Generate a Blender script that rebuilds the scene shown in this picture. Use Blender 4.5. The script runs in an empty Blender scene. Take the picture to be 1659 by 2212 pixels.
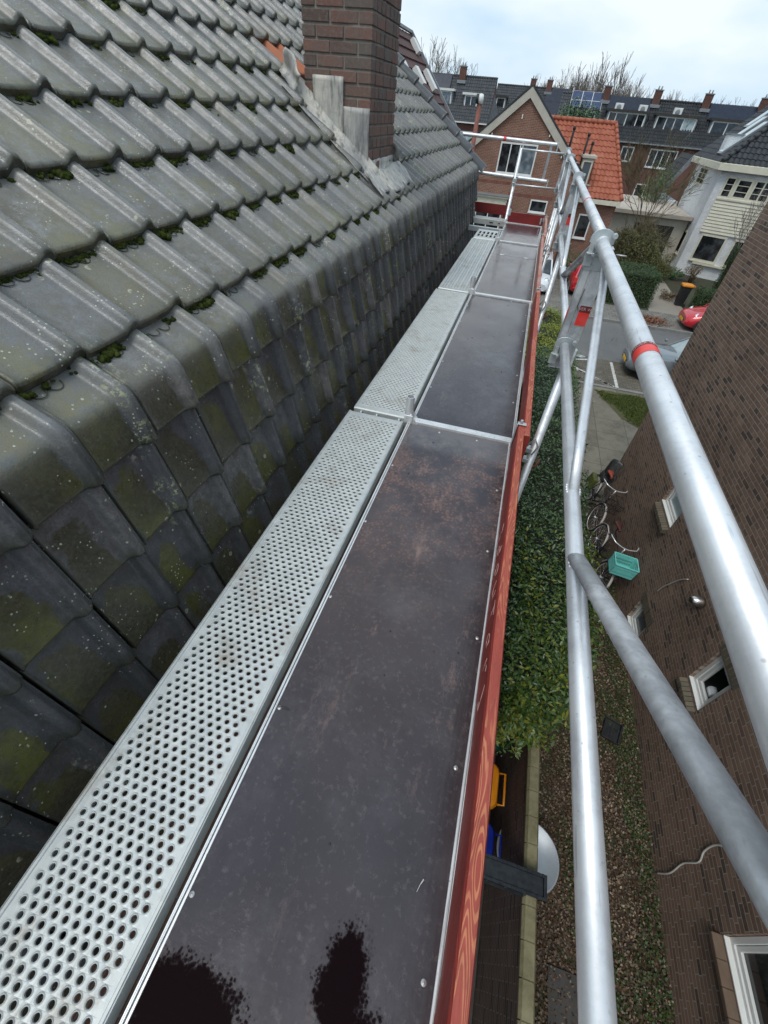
import bpy, math, random
import numpy as np
from mathutils import Matrix, Vector, noise

rnd = random.Random(7)
R = math.radians
sc = bpy.context.scene
COL = sc.collection
PI = math.pi
GZ = -5.45            # ground height; scaffold deck is at z = 0

# ------------------------------------------------------------------ camera
cam_d = bpy.data.cameras.new('camera'); cam = bpy.data.objects.new('camera', cam_d); COL.objects.link(cam)
cr = Vector((0.95715512, 0.28191485, 0.06616714)); cu = Vector((-0.24224048, 0.65431589, 0.71637299)); cf = Vector((-0.15866197, 0.70170844, -0.69457299))
m3 = Matrix((cr, cu, -cf)).transposed()
cam.matrix_world = Matrix.Translation((0, 0, 1.35)) @ m3.to_4x4()
cam_d.sensor_fit = 'VERTICAL'; cam_d.sensor_height = 36; cam_d.sensor_width = 27
cam_d.lens = 36 * 910.71 / 2212
cam_d.clip_start = 0.02; cam_d.clip_end = 2000
sc.camera = cam
sc.render.resolution_x = 768; sc.render.resolution_y = 1024

# ------------------------------------------------------------------ world + sun (overcast)
sc.view_settings.view_transform = 'Standard'; sc.view_settings.look = 'None'
sc.view_settings.exposure = 0.42; sc.view_settings.gamma = 1
SUN_EL, SUN_AZ = R(42), R(-60)
w = bpy.data.worlds.new("World"); sc.world = w; w.use_nodes = True
nt = w.node_tree; nt.nodes.clear()
N = nt.nodes.new; L = nt.links.new
sky = N('ShaderNodeTexSky'); sky.sky_type = 'NISHITA'; sky.sun_disc = False
sky.sun_elevation = SUN_EL; sky.sun_rotation = SUN_AZ; sky.air_density = 1.0; sky.dust_density = 2.0
mul = N('ShaderNodeVectorMath'); mul.operation = 'SCALE'; mul.inputs['Scale'].default_value = 0.10
L(sky.outputs[0], mul.inputs[0])
tc = N('ShaderNodeTexCoord'); mp = N('ShaderNodeMapping'); mp.inputs['Scale'].default_value = (1.0, 1.0, 2.6)
L(tc.outputs['Generated'], mp.inputs[0])
nz = N('ShaderNodeTexNoise'); nz.inputs['Scale'].default_value = 1.6; nz.inputs['Detail'].default_value = 5; nz.inputs['Roughness'].default_value = .5
L(mp.outputs[0], nz.inputs[0])
rp = N('ShaderNodeValToRGB')
rp.color_ramp.elements[0].position = .42; rp.color_ramp.elements[0].color = (.34, .50, .68, 1)
rp.color_ramp.elements[1].position = .60; rp.color_ramp.elements[1].color = (.74, .80, .84, 1)
e = rp.color_ramp.elements.new(.5); e.color = (.52, .66, .78, 1)
L(nz.outputs[0], rp.inputs[0])
mx = N('ShaderNodeMix'); mx.data_type = 'RGBA'; mx.inputs[0].default_value = .90
L(mul.outputs[0], mx.inputs[6]); L(rp.outputs[0], mx.inputs[7])
bg = N('ShaderNodeBackground'); bg.inputs[1].default_value = 1.0; L(mx.outputs[2], bg.inputs[0])
wo = N('ShaderNodeOutputWorld'); L(bg.outputs[0], wo.inputs[0])
sd = bpy.data.lights.new('sun', 'SUN'); sd.energy = 1.25; sd.angle = R(24); sd.color = (1, .97, .92)
so = bpy.data.objects.new('sun', sd); COL.objects.link(so)
sv = Vector((math.sin(SUN_AZ) * math.cos(SUN_EL), math.cos(SUN_AZ) * math.cos(SUN_EL), math.sin(SUN_EL)))
sv = Vector((-.20, -.42, .86)).normalized()
so.rotation_euler = (-sv).to_track_quat('-Z', 'Y').to_euler(); so.location = (0, 0, 30)
sky.sun_elevation = math.asin(sv.z); sky.sun_rotation = math.atan2(sv.x, sv.y)

# ------------------------------------------------------------------ objects and tags
MW = {}
def tag(o, label=None, cat=None, group=None, kind=None):
    if label: o['label'] = label
    if cat: o['category'] = cat
    if group: o['group'] = group
    if kind: o['kind'] = kind
    return o
def E(name, loc, label, cat, group=None, rz=0, rot=None):
    o = bpy.data.objects.new(name, None); COL.objects.link(o); o.empty_display_size = .1
    o.location = loc; o.rotation_euler = rot if rot else (0, 0, rz)
    MW[o.name] = Matrix.LocRotScale(Vector(loc), o.rotation_euler, None)
    return tag(o, label, cat, group)
def copy_tree(o, parent=None, loc=None, rz=None, label=None):
    c = o.copy(); COL.objects.link(c)
    if parent: c.parent = parent
    if loc is not None: c.location = loc
    if rz is not None: c.rotation_euler = (0, 0, rz)
    if label: c['label'] = label
    for ch in list(o.children): copy_tree(ch, c)
    return c

class MB:
    """collects shapes, builds ONE mesh"""
    def __init__(s): s.v = []; s.f = []; s.m = []; s.sm = []
    def add(s, vs, fs, mi=0, smooth=False):
        b = len(s.v); s.v.extend([tuple(p) for p in vs])
        for f in fs: s.f.append(tuple(i + b for i in f)); s.m.append(mi); s.sm.append(smooth)
        return s
    def box(s, a, b, mi=0, M=None):
        x0, y0, z0 = a; x1, y1, z1 = b
        vs = [Vector(p) for p in ((x0,y0,z0),(x1,y0,z0),(x1,y1,z0),(x0,y1,z0),(x0,y0,z1),(x1,y0,z1),(x1,y1,z1),(x0,y1,z1))]
        if M: vs = [M @ p for p in vs]
        return s.add(vs, [(0,3,2,1),(4,5,6,7),(0,1,5,4),(1,2,6,5),(2,3,7,6),(3,0,4,7)], mi)
    def beam(s, p0, p1, w, h, mi=0, up=(0,0,1), r0=None):
        p0 = Vector(p0); p1 = Vector(p1); d = (p1 - p0).normalized(); u = Vector(up)
        x = d.cross(u).normalized(); y = x.cross(d).normalized()
        vs = []
        for p in (p0, p1):
            for a, b in ((-1,-1),(1,-1),(1,1),(-1,1)): vs.append(p + x*a*w/2 + y*b*h/2)
        return s.add(vs, [(3,2,1,0),(4,5,6,7),(0,1,5,4),(1,2,6,5),(2,3,7,6),(3,0,4,7)], mi)
    def path(s, pts, r, seg=10, mi=0, cap=True, flat=1.0):
        pts = [Vector(p) for p in pts]; n = len(pts)
        rs = r if isinstance(r, (list, tuple)) else [r]*n
        d0 = (pts[1]-pts[0]).normalized(); a = Vector((0,0,1)) if abs(d0.z) < .9 else Vector((0,1,0))
        x = d0.cross(a).normalized(); vs = []
        for i, p in enumerate(pts):
            d = (pts[min(i+1,n-1)]-pts[max(i-1,0)]).normalized()
            x = (x - d*x.dot(d)).normalized(); y = d.cross(x)
            for k in range(seg):
                t = 2*PI*k/seg; vs.append(p + x*math.cos(t)*rs[i] + y*math.sin(t)*rs[i]*flat)
        fs = []
        for i in range(n-1):
            for k in range(seg):
                k2 = (k+1) % seg; fs.append((i*seg+k, i*seg+k2, (i+1)*seg+k2, (i+1)*seg+k))
        s.add(vs, fs, mi, True)
        if cap:
            b = len(s.v) - n*seg
            s.f.append(tuple(b+k for k in reversed(range(seg)))); s.m.append(mi); s.sm.append(False)
            s.f.append(tuple(b+(n-1)*seg+k for k in range(seg))); s.m.append(mi); s.sm.append(False)
        return s
    def tube(s, p0, p1, r, seg=16, mi=0, r2=None, cap=True):
        return s.path([p0, p1], [r, r if r2 is None else r2], seg, mi, cap)
    def pipe(s, p0, p1, r, t=.003, seg=20, mi=0):      # open hollow tube
        s.path([p0, p1], r, seg, mi, False); s.path([p1, p0], r-t, seg, mi, False)
        for q, o in ((p0, 0), (p1, 1)):
            q = Vector(q); d = (Vector(p1)-Vector(p0)).normalized(); a = Vector((0,0,1)) if abs(d.z) < .9 else Vector((0,1,0))
            x = d.cross(a).normalized(); y = d.cross(x); vs = []
            for k in range(seg):
                u = x*math.cos(2*PI*k/seg)+y*math.sin(2*PI*k/seg); vs += [q+u*r, q+u*(r-t)]
            s.add(vs, [(2*k, 2*((k+1)%seg), 2*((k+1)%seg)+1, 2*k+1) for k in range(seg)], mi)
        return s
    def prism(s, poly, axis, a, b, mi=0, M=None):
        ax = 'XYZ'.index(axis); n = len(poly); vs = []
        for c in (a, b):
            for p in poly:
                q = list(p); q.insert(ax, c); q = Vector(q)
                vs.append(M @ q if M else q)
        fs = [tuple(range(n))[::-1], tuple(range(n, 2*n))] + [(i, (i+1)%n, n+(i+1)%n, n+i) for i in range(n)]
        return s.add(vs, fs, mi)
    def lathe(s, prof, c=(0,0,0), seg=24, mi=0, M=None, smooth=True):
        vs = []; n = len(prof)
        for k in range(seg):
            t = 2*PI*k/seg
            for r, z in prof:
                q = Vector((c[0]+r*math.cos(t), c[1]+r*math.sin(t), c[2]+z)); vs.append(M @ q if M else q)
        fs = [(k*n+i, ((k+1)%seg)*n+i, ((k+1)%seg)*n+i+1, k*n+i+1) for k in range(seg) for i in range(n-1)]
        return s.add(vs, fs, mi, smooth)
    def grid(s, rows, mi=0, smooth=True, closed=False):
        n = len(rows[0]); vs = [p for r in rows for p in r]; fs = []
        for i in range(len(rows)-1):
            for j in range(n if closed else n-1):
                k = (j+1) % n; fs.append((i*n+j, i*n+k, (i+1)*n+k, (i+1)*n+j))
        return s.add(vs, fs, mi, smooth)
    def quad(s, a, b, c, d, mi=0): return s.add([a,b,c,d], [(0,1,2,3)], mi)
    def torus(s, c, axis, R_, r, seg=40, ss=8, mi=0, a0=0, a1=2*PI):
        ax = Vector(axis).normalized(); h = Vector((0,0,1)) if abs(ax.z) < .9 else Vector((0,1,0))
        x = ax.cross(h).normalized(); y = ax.cross(x); c = Vector(c); rows = []
        full = abs(a1-a0-2*PI) < 1e-6
        for k in range(seg+1):
            t = a0+(a1-a0)*k/seg; u = x*math.cos(t)+y*math.sin(t); rows.append([c+u*(R_+r*math.cos(q*2*PI/ss))+ax*r*math.sin(q*2*PI/ss) for q in range(ss)])
        return s.grid(rows, mi, True, True)
    def cut(s):
        if not hasattr(s, 'cuts'): s.cuts = []
        s.cuts.append((len(s.v), len(s.f))); return s
    def smooth(s, pts, r, seg=8, n=6, **k):
        P = [Vector(p) for p in pts]; P = [P[0]*2-P[1]]+P+[P[-1]*2-P[-2]]; out = []
        for i in range(1, len(P)-2):
            for j in range(n):
                t = j/n; a, b, c, d = P[i-1:i+3]
                out.append(.5*((2*b)+(c-a)*t+(2*a-5*b+4*c-d)*t*t+(3*b-a-3*c+d)*t**3))
        out.append(P[-2]); return s.path(out, r, seg, **k)
    def build_each(s, name, mats, parent=None, bevel=None, bseg=2):
        cs = [(0, 0)]+getattr(s, 'cuts', [])+[(len(s.v), len(s.f))]; out = []
        for (v0, f0), (v1, f1) in zip(cs, cs[1:]):
            if f1 <= f0: continue
            b = MB(); b.v = s.v[v0:v1]; b.f = [tuple(i-v0 for i in f) for f in s.f[f0:f1]]; b.m = s.m[f0:f1]; b.sm = s.sm[f0:f1]
            out.append(b.build(name, mats, parent, bevel, bseg))
        return out
    def build(s, name, mats, parent=None, bevel=None, bseg=2, world=True, **tags):
        me = bpy.data.meshes.new(name); vs = s.v
        if parent is not None and world:
            Mi = MW[parent.name].inverted(); vs = [tuple(Mi @ Vector(p)) for p in vs]
        me.from_pydata(vs, [], s.f)
        if not isinstance(mats, (list, tuple)): mats = [mats]
        for m in mats: me.materials.append(m)
        me.polygons.foreach_set('material_index', s.m); me.polygons.foreach_set('use_smooth', s.sm)
        me.update()
        o = bpy.data.objects.new(name, me); COL.objects.link(o)
        if parent is not None:
            o.parent = parent; MW[o.name] = MW[parent.name]
        else: MW[o.name] = Matrix.Identity(4)
        if bevel:
            b = o.modifiers.new('bevel', 'BEVEL'); b.width = bevel; b.segments = bseg; b.limit_method = 'ANGLE'; b.angle_limit = R(40)
        return tag(o, **tags)

def np_mesh(name, V, F, mat, parent=None, smooth=False, attr=None, **tags):
    """V (n,3), F (m,k) arrays"""
    V = np.asarray(V, np.float32); F = np.asarray(F, np.int32); k = F.shape[1]
    if parent is not None:
        Mi = np.array(MW[parent.name].inverted()); V = (V @ Mi[:3,:3].T + Mi[:3,3]).astype(np.float32)
    me = bpy.data.meshes.new(name); me.vertices.add(len(V)); me.vertices.foreach_set('co', V.ravel())
    me.loops.add(F.size); me.loops.foreach_set('vertex_index', F.ravel())
    me.polygons.add(len(F)); me.polygons.foreach_set('loop_start', np.arange(0, F.size, k, dtype=np.int32))
    if smooth: me.polygons.foreach_set('use_smooth', np.ones(len(F), bool))
    me.materials.append(mat); me.update(calc_edges=True); me.validate()
    if attr is not None:
        a = me.color_attributes.new('mask', 'FLOAT_COLOR', 'POINT'); a.data.foreach_set('color', np.asarray(attr, np.float32).ravel())
    o = bpy.data.objects.new(name, me); COL.objects.link(o)
    if parent is not None: o.parent = parent; MW[o.name] = MW[parent.name]
    else: MW[o.name] = Matrix.Identity(4)
    return tag(o, **tags)

# ------------------------------------------------------------------ materials
class G:
    """small node-graph helper"""
    def __init__(s, name):
        s.m = bpy.data.materials.new(name); s.m.use_nodes = True; s.t = s.m.node_tree
        s.b = s.t.nodes['Principled BSDF']; s.tc = s.n('ShaderNodeTexCoord'); s.geo = s.n('ShaderNodeNewGeometry')
        s.obj = s.tc.outputs['Object']; s.rand = s.geo.outputs['Random Per Island']
    def n(s, t): return s.t.nodes.new(t)
    def l(s, a, b): s.t.links.new(a, b)
    def put(s, sock, v):
        if hasattr(v, 'links'): s.l(v, sock)
        elif isinstance(v, (tuple, list)) and len(v) == 3 and sock.type == 'RGBA': sock.default_value = (*v, 1)
        elif isinstance(v, (int, float)) and sock.type == 'RGBA': sock.default_value = (v, v, v, 1)
        else: sock.default_value = v
    def noise(s, scale=5, detail=4, rough=.55, co=None, sc3=None, dist=0):
        n = s.n('ShaderNodeTexNoise'); n.inputs['Scale'].default_value = scale; n.inputs['Detail'].default_value = detail
        n.inputs['Roughness'].default_value = rough; n.inputs['Distortion'].default_value = dist
        co = co or s.obj
        if sc3: co = s.map(co, sc3)
        s.l(co, n.inputs[0]); return n.outputs[0]
    def map(s, co, sc3=(1,1,1), loc=(0,0,0), rot=(0,0,0)):
        m = s.n('ShaderNodeMapping'); m.inputs['Scale'].default_value = sc3; m.inputs['Location'].default_value = loc; m.inputs['Rotation'].default_value = rot
        s.l(co, m.inputs[0]); return m.outputs[0]
    def voro(s, scale, feat='F1', co=None, out=0, rnd_=1):
        n = s.n('ShaderNodeTexVoronoi'); n.feature = feat; n.inputs['Scale'].default_value = scale; n.inputs['Randomness'].default_value = rnd_
        s.l(co or s.obj, n.inputs[0]); return n.outputs[out]
    def ramp(s, v, stops):
        n = s.n('ShaderNodeValToRGB'); cr = n.color_ramp
        while len(cr.elements) < len(stops): cr.elements.new(.5)
        for e, (p, c) in zip(cr.elements, stops):
            e.position = p; e.color = (c, c, c, 1) if not isinstance(c, (tuple, list)) else (*c, 1)
        s.l(v, n.inputs[0]); return n.outputs[0]
    def mix(s, f, a, b, mode='MIX'):
        n = s.n('ShaderNodeMix'); n.data_type = 'RGBA'; n.blend_type = mode; n.clamp_factor = True
        s.put(n.inputs[0], f); s.put(n.inputs[6], a); s.put(n.inputs[7], b); return n.outputs[2]
    def math(s, op, a, b=0.0, c=None):
        n = s.n('ShaderNodeMath'); n.operation = op; s.put(n.inputs[0], a); s.put(n.inputs[1], b)
        if c is not None: s.put(n.inputs[2], c)
        return n.outputs[0]
    def attr(s, name='mask'):
        n = s.n('ShaderNodeVertexColor'); n.layer_name = name; q = s.n('ShaderNodeSeparateColor'); s.l(n.outputs[0], q.inputs[0]); return q.outputs
    def xyz(s, co=None):
        q = s.n('ShaderNodeSeparateXYZ'); s.l(co or s.obj, q.inputs[0]); return q.outputs
    def comb(s, x, y, z=0.0):
        q = s.n('ShaderNodeCombineXYZ'); s.put(q.inputs[0], x); s.put(q.inputs[1], y); s.put(q.inputs[2], z); return q.outputs[0]
    def bump(s, h, strength=.3, dist=.01, prev=None):
        n = s.n('ShaderNodeBump'); n.inputs['Strength'].default_value = strength; n.inputs['Distance'].default_value = dist
        s.l(h, n.inputs['Height'])
        if prev: s.l(prev, n.inputs['Normal'])
        return n.outputs[0]
    def out(s, col=None, rough=None, metal=None, nrm=None, spec=None, trans=None):
        b = s.b.inputs
        if col is not None: s.put(b['Base Color'], col)
        if rough is not None: s.put(b['Roughness'], rough)
        if metal is not None: s.put(b['Metallic'], metal)
        if spec is not None: s.put(b['Specular IOR Level'], spec)
        if nrm is not None: s.l(nrm, b['Normal'])
        return s.m

def simple(name, c1, c2=None, scale=8, rough=.6, metal=0, bump=0, bscale=40, bdist=.005, spec=None, sc3=None):
    g = G(name); n = g.noise(scale, 5, .6, sc3=sc3)
    col = g.mix(g.ramp(n, [(.3, 0), (.7, 1)]), c1, c2) if c2 else c1
    nr = g.bump(g.noise(bscale, 4), bump, bdist) if bump else None
    return g.out(col, rough, metal, nr, spec)

def brick_mat(name, c1, c2, mortar, bw=.22, bh=.0625, ms=.006, dark=None, squash=1.0, sqf=2, rough=.85, var=.5, bumpd=.004, xz=None):
    g = G(name); P = g.xyz(); Nn = g.xyz(g.geo.outputs['Normal'])
    st = g.math('GREATER_THAN', g.math('ABSOLUTE', Nn[0]), .7)
    # object normals of rotated things: use object-space position only
    u = g.math('ADD', g.math('MULTIPLY', P[1], st), g.math('MULTIPLY', P[0], g.math('SUBTRACT', 1.0, st)))
    if xz == 'x': u = P[0]
    if xz == 'y': u = P[1]
    co = g.comb(u, P[2])
    b = g.n('ShaderNodeTexBrick'); g.l(co, b.inputs[0]); b.offset = .5; b.squash = squash; b.squash_frequency = sqf
    b.inputs['Scale'].default_value = 1; b.inputs['Mortar Size'].default_value = ms; b.inputs['Mortar Smooth'].default_value = .25
    b.inputs['Brick Width'].default_value = bw; b.inputs['Row Height'].default_value = bh; b.inputs['Bias'].default_value = 0
    b.inputs[1].default_value = (0,0,0,1); b.inputs[2].default_value = (1,1,1,1); b.inputs[3].default_value = (0,0,0,1)
    tone = b.outputs[0]; fac = b.outputs[1]
    stops = [(0, c1), (.55, c2)]
    if dark: stops = [(0, dark), (.10, dark), (.12, c1), (.6, c2), (.94, c2), (.96, tuple(min(1, x*1.35) for x in c2))]
    col = g.ramp(tone, stops)
    col = g.mix(g.ramp(g.noise(3.0, 6, .7), [(.3, .0), (.75, var)]), col, tuple(x*.45 for x in c2))
    col = g.mix(g.ramp(g.noise(60, 3), [(.3, 0), (.8, .35)]), col, tuple(min(1, x*1.5) for x in c2))
    col = g.mix(fac, col, mortar)
    col = g.mix(g.ramp(g.noise(.7, 6, .7), [(.45, 0), (.65, .35)]), col, tuple(x*.5 for x in c1)); col = g.mix(g.ramp(g.noise(1.3, 7, .8), [(.60, 0), (.70, .25)]), col, tuple(min(1, x*1.6) for x in c2))
    nr = g.bump(g.mix(.25, g.ramp(fac, [(0, 1), (1, 0)]), g.noise(45, 4)), 1.0, bumpd*1.8)
    return g.out(col, rough, 0, nr, .3)

def tube_metal(name, base=(.74,.75,.76), rough=.40, metal=.62, grime=.42):
    g = G(name)
    n1 = g.noise(16, 7, .72); n2 = g.noise(60, 4, .6, sc3=(1,.2,1)); n3 = g.noise(5, 5, .7)
    col = g.mix(g.ramp(n1, [(.38, 0), (.66, grime)]), base, tuple(x*.55 for x in base))
    col = g.mix(g.ramp(n3, [(.44, 0), (.60, .65)]), col, (.86,.87,.87))
    col = g.mix(g.ramp(g.noise(3.1, 7, .8), [(.54, 0), (.66, .40)]), col, tuple(x*.5 for x in base))
    col = g.mix(g.ramp(g.noise(110, 2, .5, sc3=(1,.06,1)), [(.66, 0), (.72, .5)]), col, (.28,.28,.29))
    col = g.mix(g.ramp(g.noise(45, 6, .8), [(.60, 0), (.72, .5)]), col, (.30,.31,.32))
    col = g.mix(g.ramp(n2, [(.5, 0), (.8, .3)]), col, (.82,.84,.86))
    sp = g.voro(38); col = g.mix(g.ramp(sp, [(.0, .7), (.07, .5), (.10, 0)]), col, (.32,.32,.32))
    ro = g.ramp(n1, [(.3, rough-.06), (.75, rough+.16)])
    nr = g.bump(g.noise(22, 5, .6), .10, .004)
    return g.out(col, ro, metal, nr)
def galv(name, base=(.50,.52,.505), metal=.35):
    g = G(name)
    n1 = g.noise(14, 6, .7); v = g.voro(70, out=1)
    bw = g.n('ShaderNodeRGBToBW'); g.l(v, bw.inputs[0])
    col = g.mix(g.ramp(n1, [(.3, 0), (.7, .8)]), base, (.66,.68,.66))
    col = g.mix(g.ramp(bw.outputs[0], [(.2, 0), (.9, .25)]), col, (.36,.42,.44))
    col = g.mix(g.ramp(g.noise(5, 6, .75), [(.54, 0), (.72, .75)]), col, (.34,.29,.23))
    nr = g.bump(g.noise(30, 5), .15, .003)
    return g.out(col, g.ramp(n1, [(.3, .42), (.7, .62)]), metal, nr)

M = {}
M['alu'] = tube_metal('scaffold_alu')
M['alu_box'] = tube_metal('scaffold_alu_box', (.46,.47,.48), .45, .55, .5)
M['galv'] = galv('galvanised_sheet')
M['galv_fit'] = galv('galvanised_fitting', (.50,.55,.57), .7)
M['edge'] = tube_metal('deck_edge_alu', (.74,.75,.75), .40, .55, .3)
M['black'] = simple('black_plastic', (.012,.012,.014), (.03,.03,.032), 10, .45)
M['rubber'] = simple('rubber', (.015,.015,.015), (.03,.03,.03), 20, .75)
M['white'] = simple('white_paint', (.74,.74,.71), (.66,.66,.62), 3, .45)
M['cream'] = simple('cream_paint', (.66,.63,.50), (.56,.53,.42), 3, .5)
M['beige'] = simple('beige_trim', (.50,.46,.38), (.42,.39,.32), 3, .55)
M['zinc'] = simple('zinc', (.28,.30,.31), (.20,.21,.22), 6, .5, .3)
M['plaque'] = simple('dark_glass_mask', (.02,.02,.02))
def glass(name, c, c2=None, rough=.06):
    g = G(name); n = g.noise(2.3, 2, .5)
    col = g.mix(g.ramp(n, [(.45, 0), (.6, 1)]), c, c2 or tuple(min(1, x*2.2+.01) for x in c))
    return g.out(col, rough, 0, None, .8)
M['glass'] = glass('window_glass', (.012,.014,.016), (.05,.055,.06))
M['glass_pale'] = glass('window_glass_blind', (.42,.50,.52), (.30,.38,.40), .15)
M['glass_grey'] = glass('window_glass_curtain', (.10,.12,.14), (.22,.25,.27), .12)
# ================================================================== foreground tiled house
K0 = np.array([-1.035, .672]); A_UP = R(36)
UPV = np.array([-math.cos(A_UP), math.sin(A_UP)]); DNV = np.array([.107, -.9943])
Y_END = 9.02; TW = .2255; EXPO = .295
def rpath(s):
    """s array -> (x,z) and outward normal (x,z)"""
    s = np.asarray(s, float); b = .011
    p = np.where(s[..., None] >= 0, K0 + s[..., None]*UPV, K0 - s[..., None]*DNV)
    t = np.clip((s+b)/(2*b), 0, 1)[..., None]
    pb = (1-t)**2*(K0+b*DNV)+2*t*(1-t)*K0+t*t*(K0+b*UPV)
    inb = (np.abs(s) < b)[..., None]
    p = np.where(inb, pb, p)
    tang = np.where(inb, 2*(1-t)*(-b*DNV)+2*t*(b*UPV), np.where(s[..., None] >= 0, UPV, -DNV))
    tang = tang/np.linalg.norm(tang, axis=-1, keepdims=True)
    nrm = np.stack([tang[..., 1], -tang[..., 0]], -1)
    return p, nrm
def prof(t):
    ss = lambda a, b, x: (lambda q: q*q*(3-2*q))(np.clip((x-a)/(b-a), 0, 1))
    return -.003*np.sin(np.clip(t/.62, 0, 1)*PI) + .032*ss(.71, .84, t) - .020*ss(.90, 1.0, t) + .007*(1-ss(0, .06, t))
house = E('tiled_house', (-3.2, 3, GZ), 'large house with mossy grey roof tiles and a steep tiled face beside the scaffold', 'house')
hy0 = -2.7; ncol = int((Y_END-hy0)/TW)+1; hy0 = Y_END-ncol*TW
rows = [(-.14, .265)] + [(.125+EXPO*k, EXPO) for k in range(15)] + [(-.14-.283*(k+1), .283) for k in range(5)]
tt = np.array([0, .03, .06, .2, .37, .54, .67, .71, .735, .76, .785, .81, .84, .90, .93, .955, .98, 1.0])
Vt = []; Ft = []; At = []; base = 0; rng = np.random.RandomState(3)
orange_V = []; orange_F = []; obase = 0
CH = (-1.87, -1.345, 4.2, 4.92)      # chimney footprint
def in_chim(s, y):                    # tiles cut away round the chimney
    x = K0[0]+s*UPV[0]
    return s > .3 and CH[0]+.05 < x < CH[1]+.0 and CH[2]+.02 < y < CH[3]-.02
for ri, (s0, ex) in enumerate(rows):
    Lg = ex+.055; knee = ri == 0
    ns = [0, .0015, .004, .009, .016] + ([.06]+list(np.linspace(.115, .165, 8))+[.20, .25, Lg] if knee else list(np.linspace(.06, Lg, 6)))
    ns = np.array(ns)
    for c in range(ncol):
        y0 = hy0+c*TW
        if in_chim(s0+ex*.5, y0+TW/2): continue
        ds = rng.normal(0, .0035); dy = rng.normal(0, .0022); tw = rng.normal(0, .003); lf = abs(rng.normal(0, .0035))
        S = s0+ds+ns; p, nr = rpath(S)
        lift = .042*(1-np.clip(ns/Lg, 0, 1))+.004+lf
        nose = np.where(ns < .014, .010*(1-ns/.014)**2.2, 0)
        hh = prof(tt)[None, :]+lift[:, None]-nose[:, None]+tw*(tt[None, :]-.5)
        Y = y0+dy+.004+tt[None, :]*(TW-.009)+np.zeros((len(ns), 1))
        X = p[:, 0][:, None]+nr[:, 0][:, None]*hh; Z = p[:, 1][:, None]+nr[:, 1][:, None]*hh
        top = np.stack([X, Y, Z], -1)
        # front underside strip and side strip (far edge)
        h2 = hh[0]-.027; fr = np.stack([p[0,0]+nr[0,0]*h2, Y[0], p[0,1]+nr[0,1]*h2], -1)
        h3 = hh[:, -1]-.034; sd_ = np.stack([p[:,0]+nr[:,0]*h3, Y[:, -1]+.001, p[:,1]+nr[:,1]*h3], -1)
        h4 = hh[:, 0]-.022; sn_ = np.stack([p[:,0]+nr[:,0]*h4, Y[:, 0]-.001, p[:,1]+nr[:,1]*h4], -1)
        n_s, n_t = len(ns), len(tt); V = np.concatenate([top.reshape(-1, 3), fr, sd_, sn_, top[0], top[:, -1]])
        F = []
        for i in range(n_s-1):
            for j in range(n_t-1): F.append((i*n_t+j, i*n_t+j+1, (i+1)*n_t+j+1, (i+1)*n_t+j))
        o = n_s*n_t
        o4 = o+n_t+2*n_s
        for j in range(n_t-1): F.append((o+j, o+j+1, o4+j+1, o4+j))
        o2 = o+n_t
        for i in range(n_s-1): F.append((o2+n_s*2+n_t+i, o2+i, o2+i+1, o2+n_s*2+n_t+i+1))
        o3 = o2+n_s
        for i in range(n_s-1): F.append((o3+i, i*n_t, (i+1)*n_t, o3+i+1))
        F = np.array(F)
        # masks: R steep face amount, G algae in the pan, B nearness to the lower edge
        sl = np.clip(ns/ex, 0, 1)
        Rm = np.clip((-S+.02)/.06, 0, 1)[:, None]+0*tt[None, :]
        alg = rng.uniform(.55, 1.15)*np.clip(1.5-sl*1.25, 0, 1)[:, None]*np.clip(1.45-np.abs(tt-.33)/.34, 0, 1)[None, :]
        Bm = np.maximum(np.clip(1-ns/.055, 0, 1)[:, None]+0*tt[None, :], np.clip(1-tt/.05, 0, .8)[None, :]+0*ns[:, None])
        A = np.stack([Rm, alg, Bm, np.ones_like(alg)], -1).reshape(-1, 4)
        A0 = A; A = np.concatenate([A, A[:n_t], np.tile(A[:1], (n_s, 1)), np.tile(A[:1], (n_s, 1)), A0[:n_t], A0[n_t-1::n_t]])
        isor = ri >= 4 and abs(s0-(.125+EXPO*4)) < .16 and 4.05-.0 < y0 < 4.2+.3
        isor = (ri == 5 and 4.12 < y0 < 4.57)
        if isor:
            orange_V.append(V); orange_F.append(F+obase); obase += len(V)
        else:
            Vt.append(V); Ft.append(F+base); At.append(A); base += len(V)
        # raised drainage loops near the top of each exposed tile
        if -.6 < y0 < 5.2 and s0 > -.2 and s0 < 1.4:
            for tc_ in (.2, .43):
                ang = np.linspace(-.15*PI, 1.15*PI, 9) if not knee else np.linspace(0, PI, 9)
                sc_ = s0+ex-.012-.022*np.sin(ang); yc_ = y0+TW*tc_+.021*np.cos(ang)
                pp, nn = rpath(sc_); hc = .004+.042*(1-(sc_-s0)/Lg)+lf
                ctr = np.stack([pp[:,0]+nn[:,0]*hc, yc_, pp[:,1]+nn[:,1]*hc], -1)
                rad = .0021; ring = []
                for q in range(5):
                    th = 2*PI*q/5
                    off = np.stack([nn[:,0]*math.sin(th)*rad, (yc_*0)+math.cos(th)*rad, nn[:,1]*math.sin(th)*rad], -1); ring.append(ctr+off)
                V = np.stack(ring, 1).reshape(-1, 3); F = np.array([(i*5+q, i*5+(q+1)%5, (i+1)*5+(q+1)%5, (i+1)*5+q) for i in range(8) for q in range(5)])
                Vt.append(V); Ft.append(F+base); At.append(np.tile([[.6, .0, .9, 1]], (len(V), 1))); base += len(V)

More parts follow.
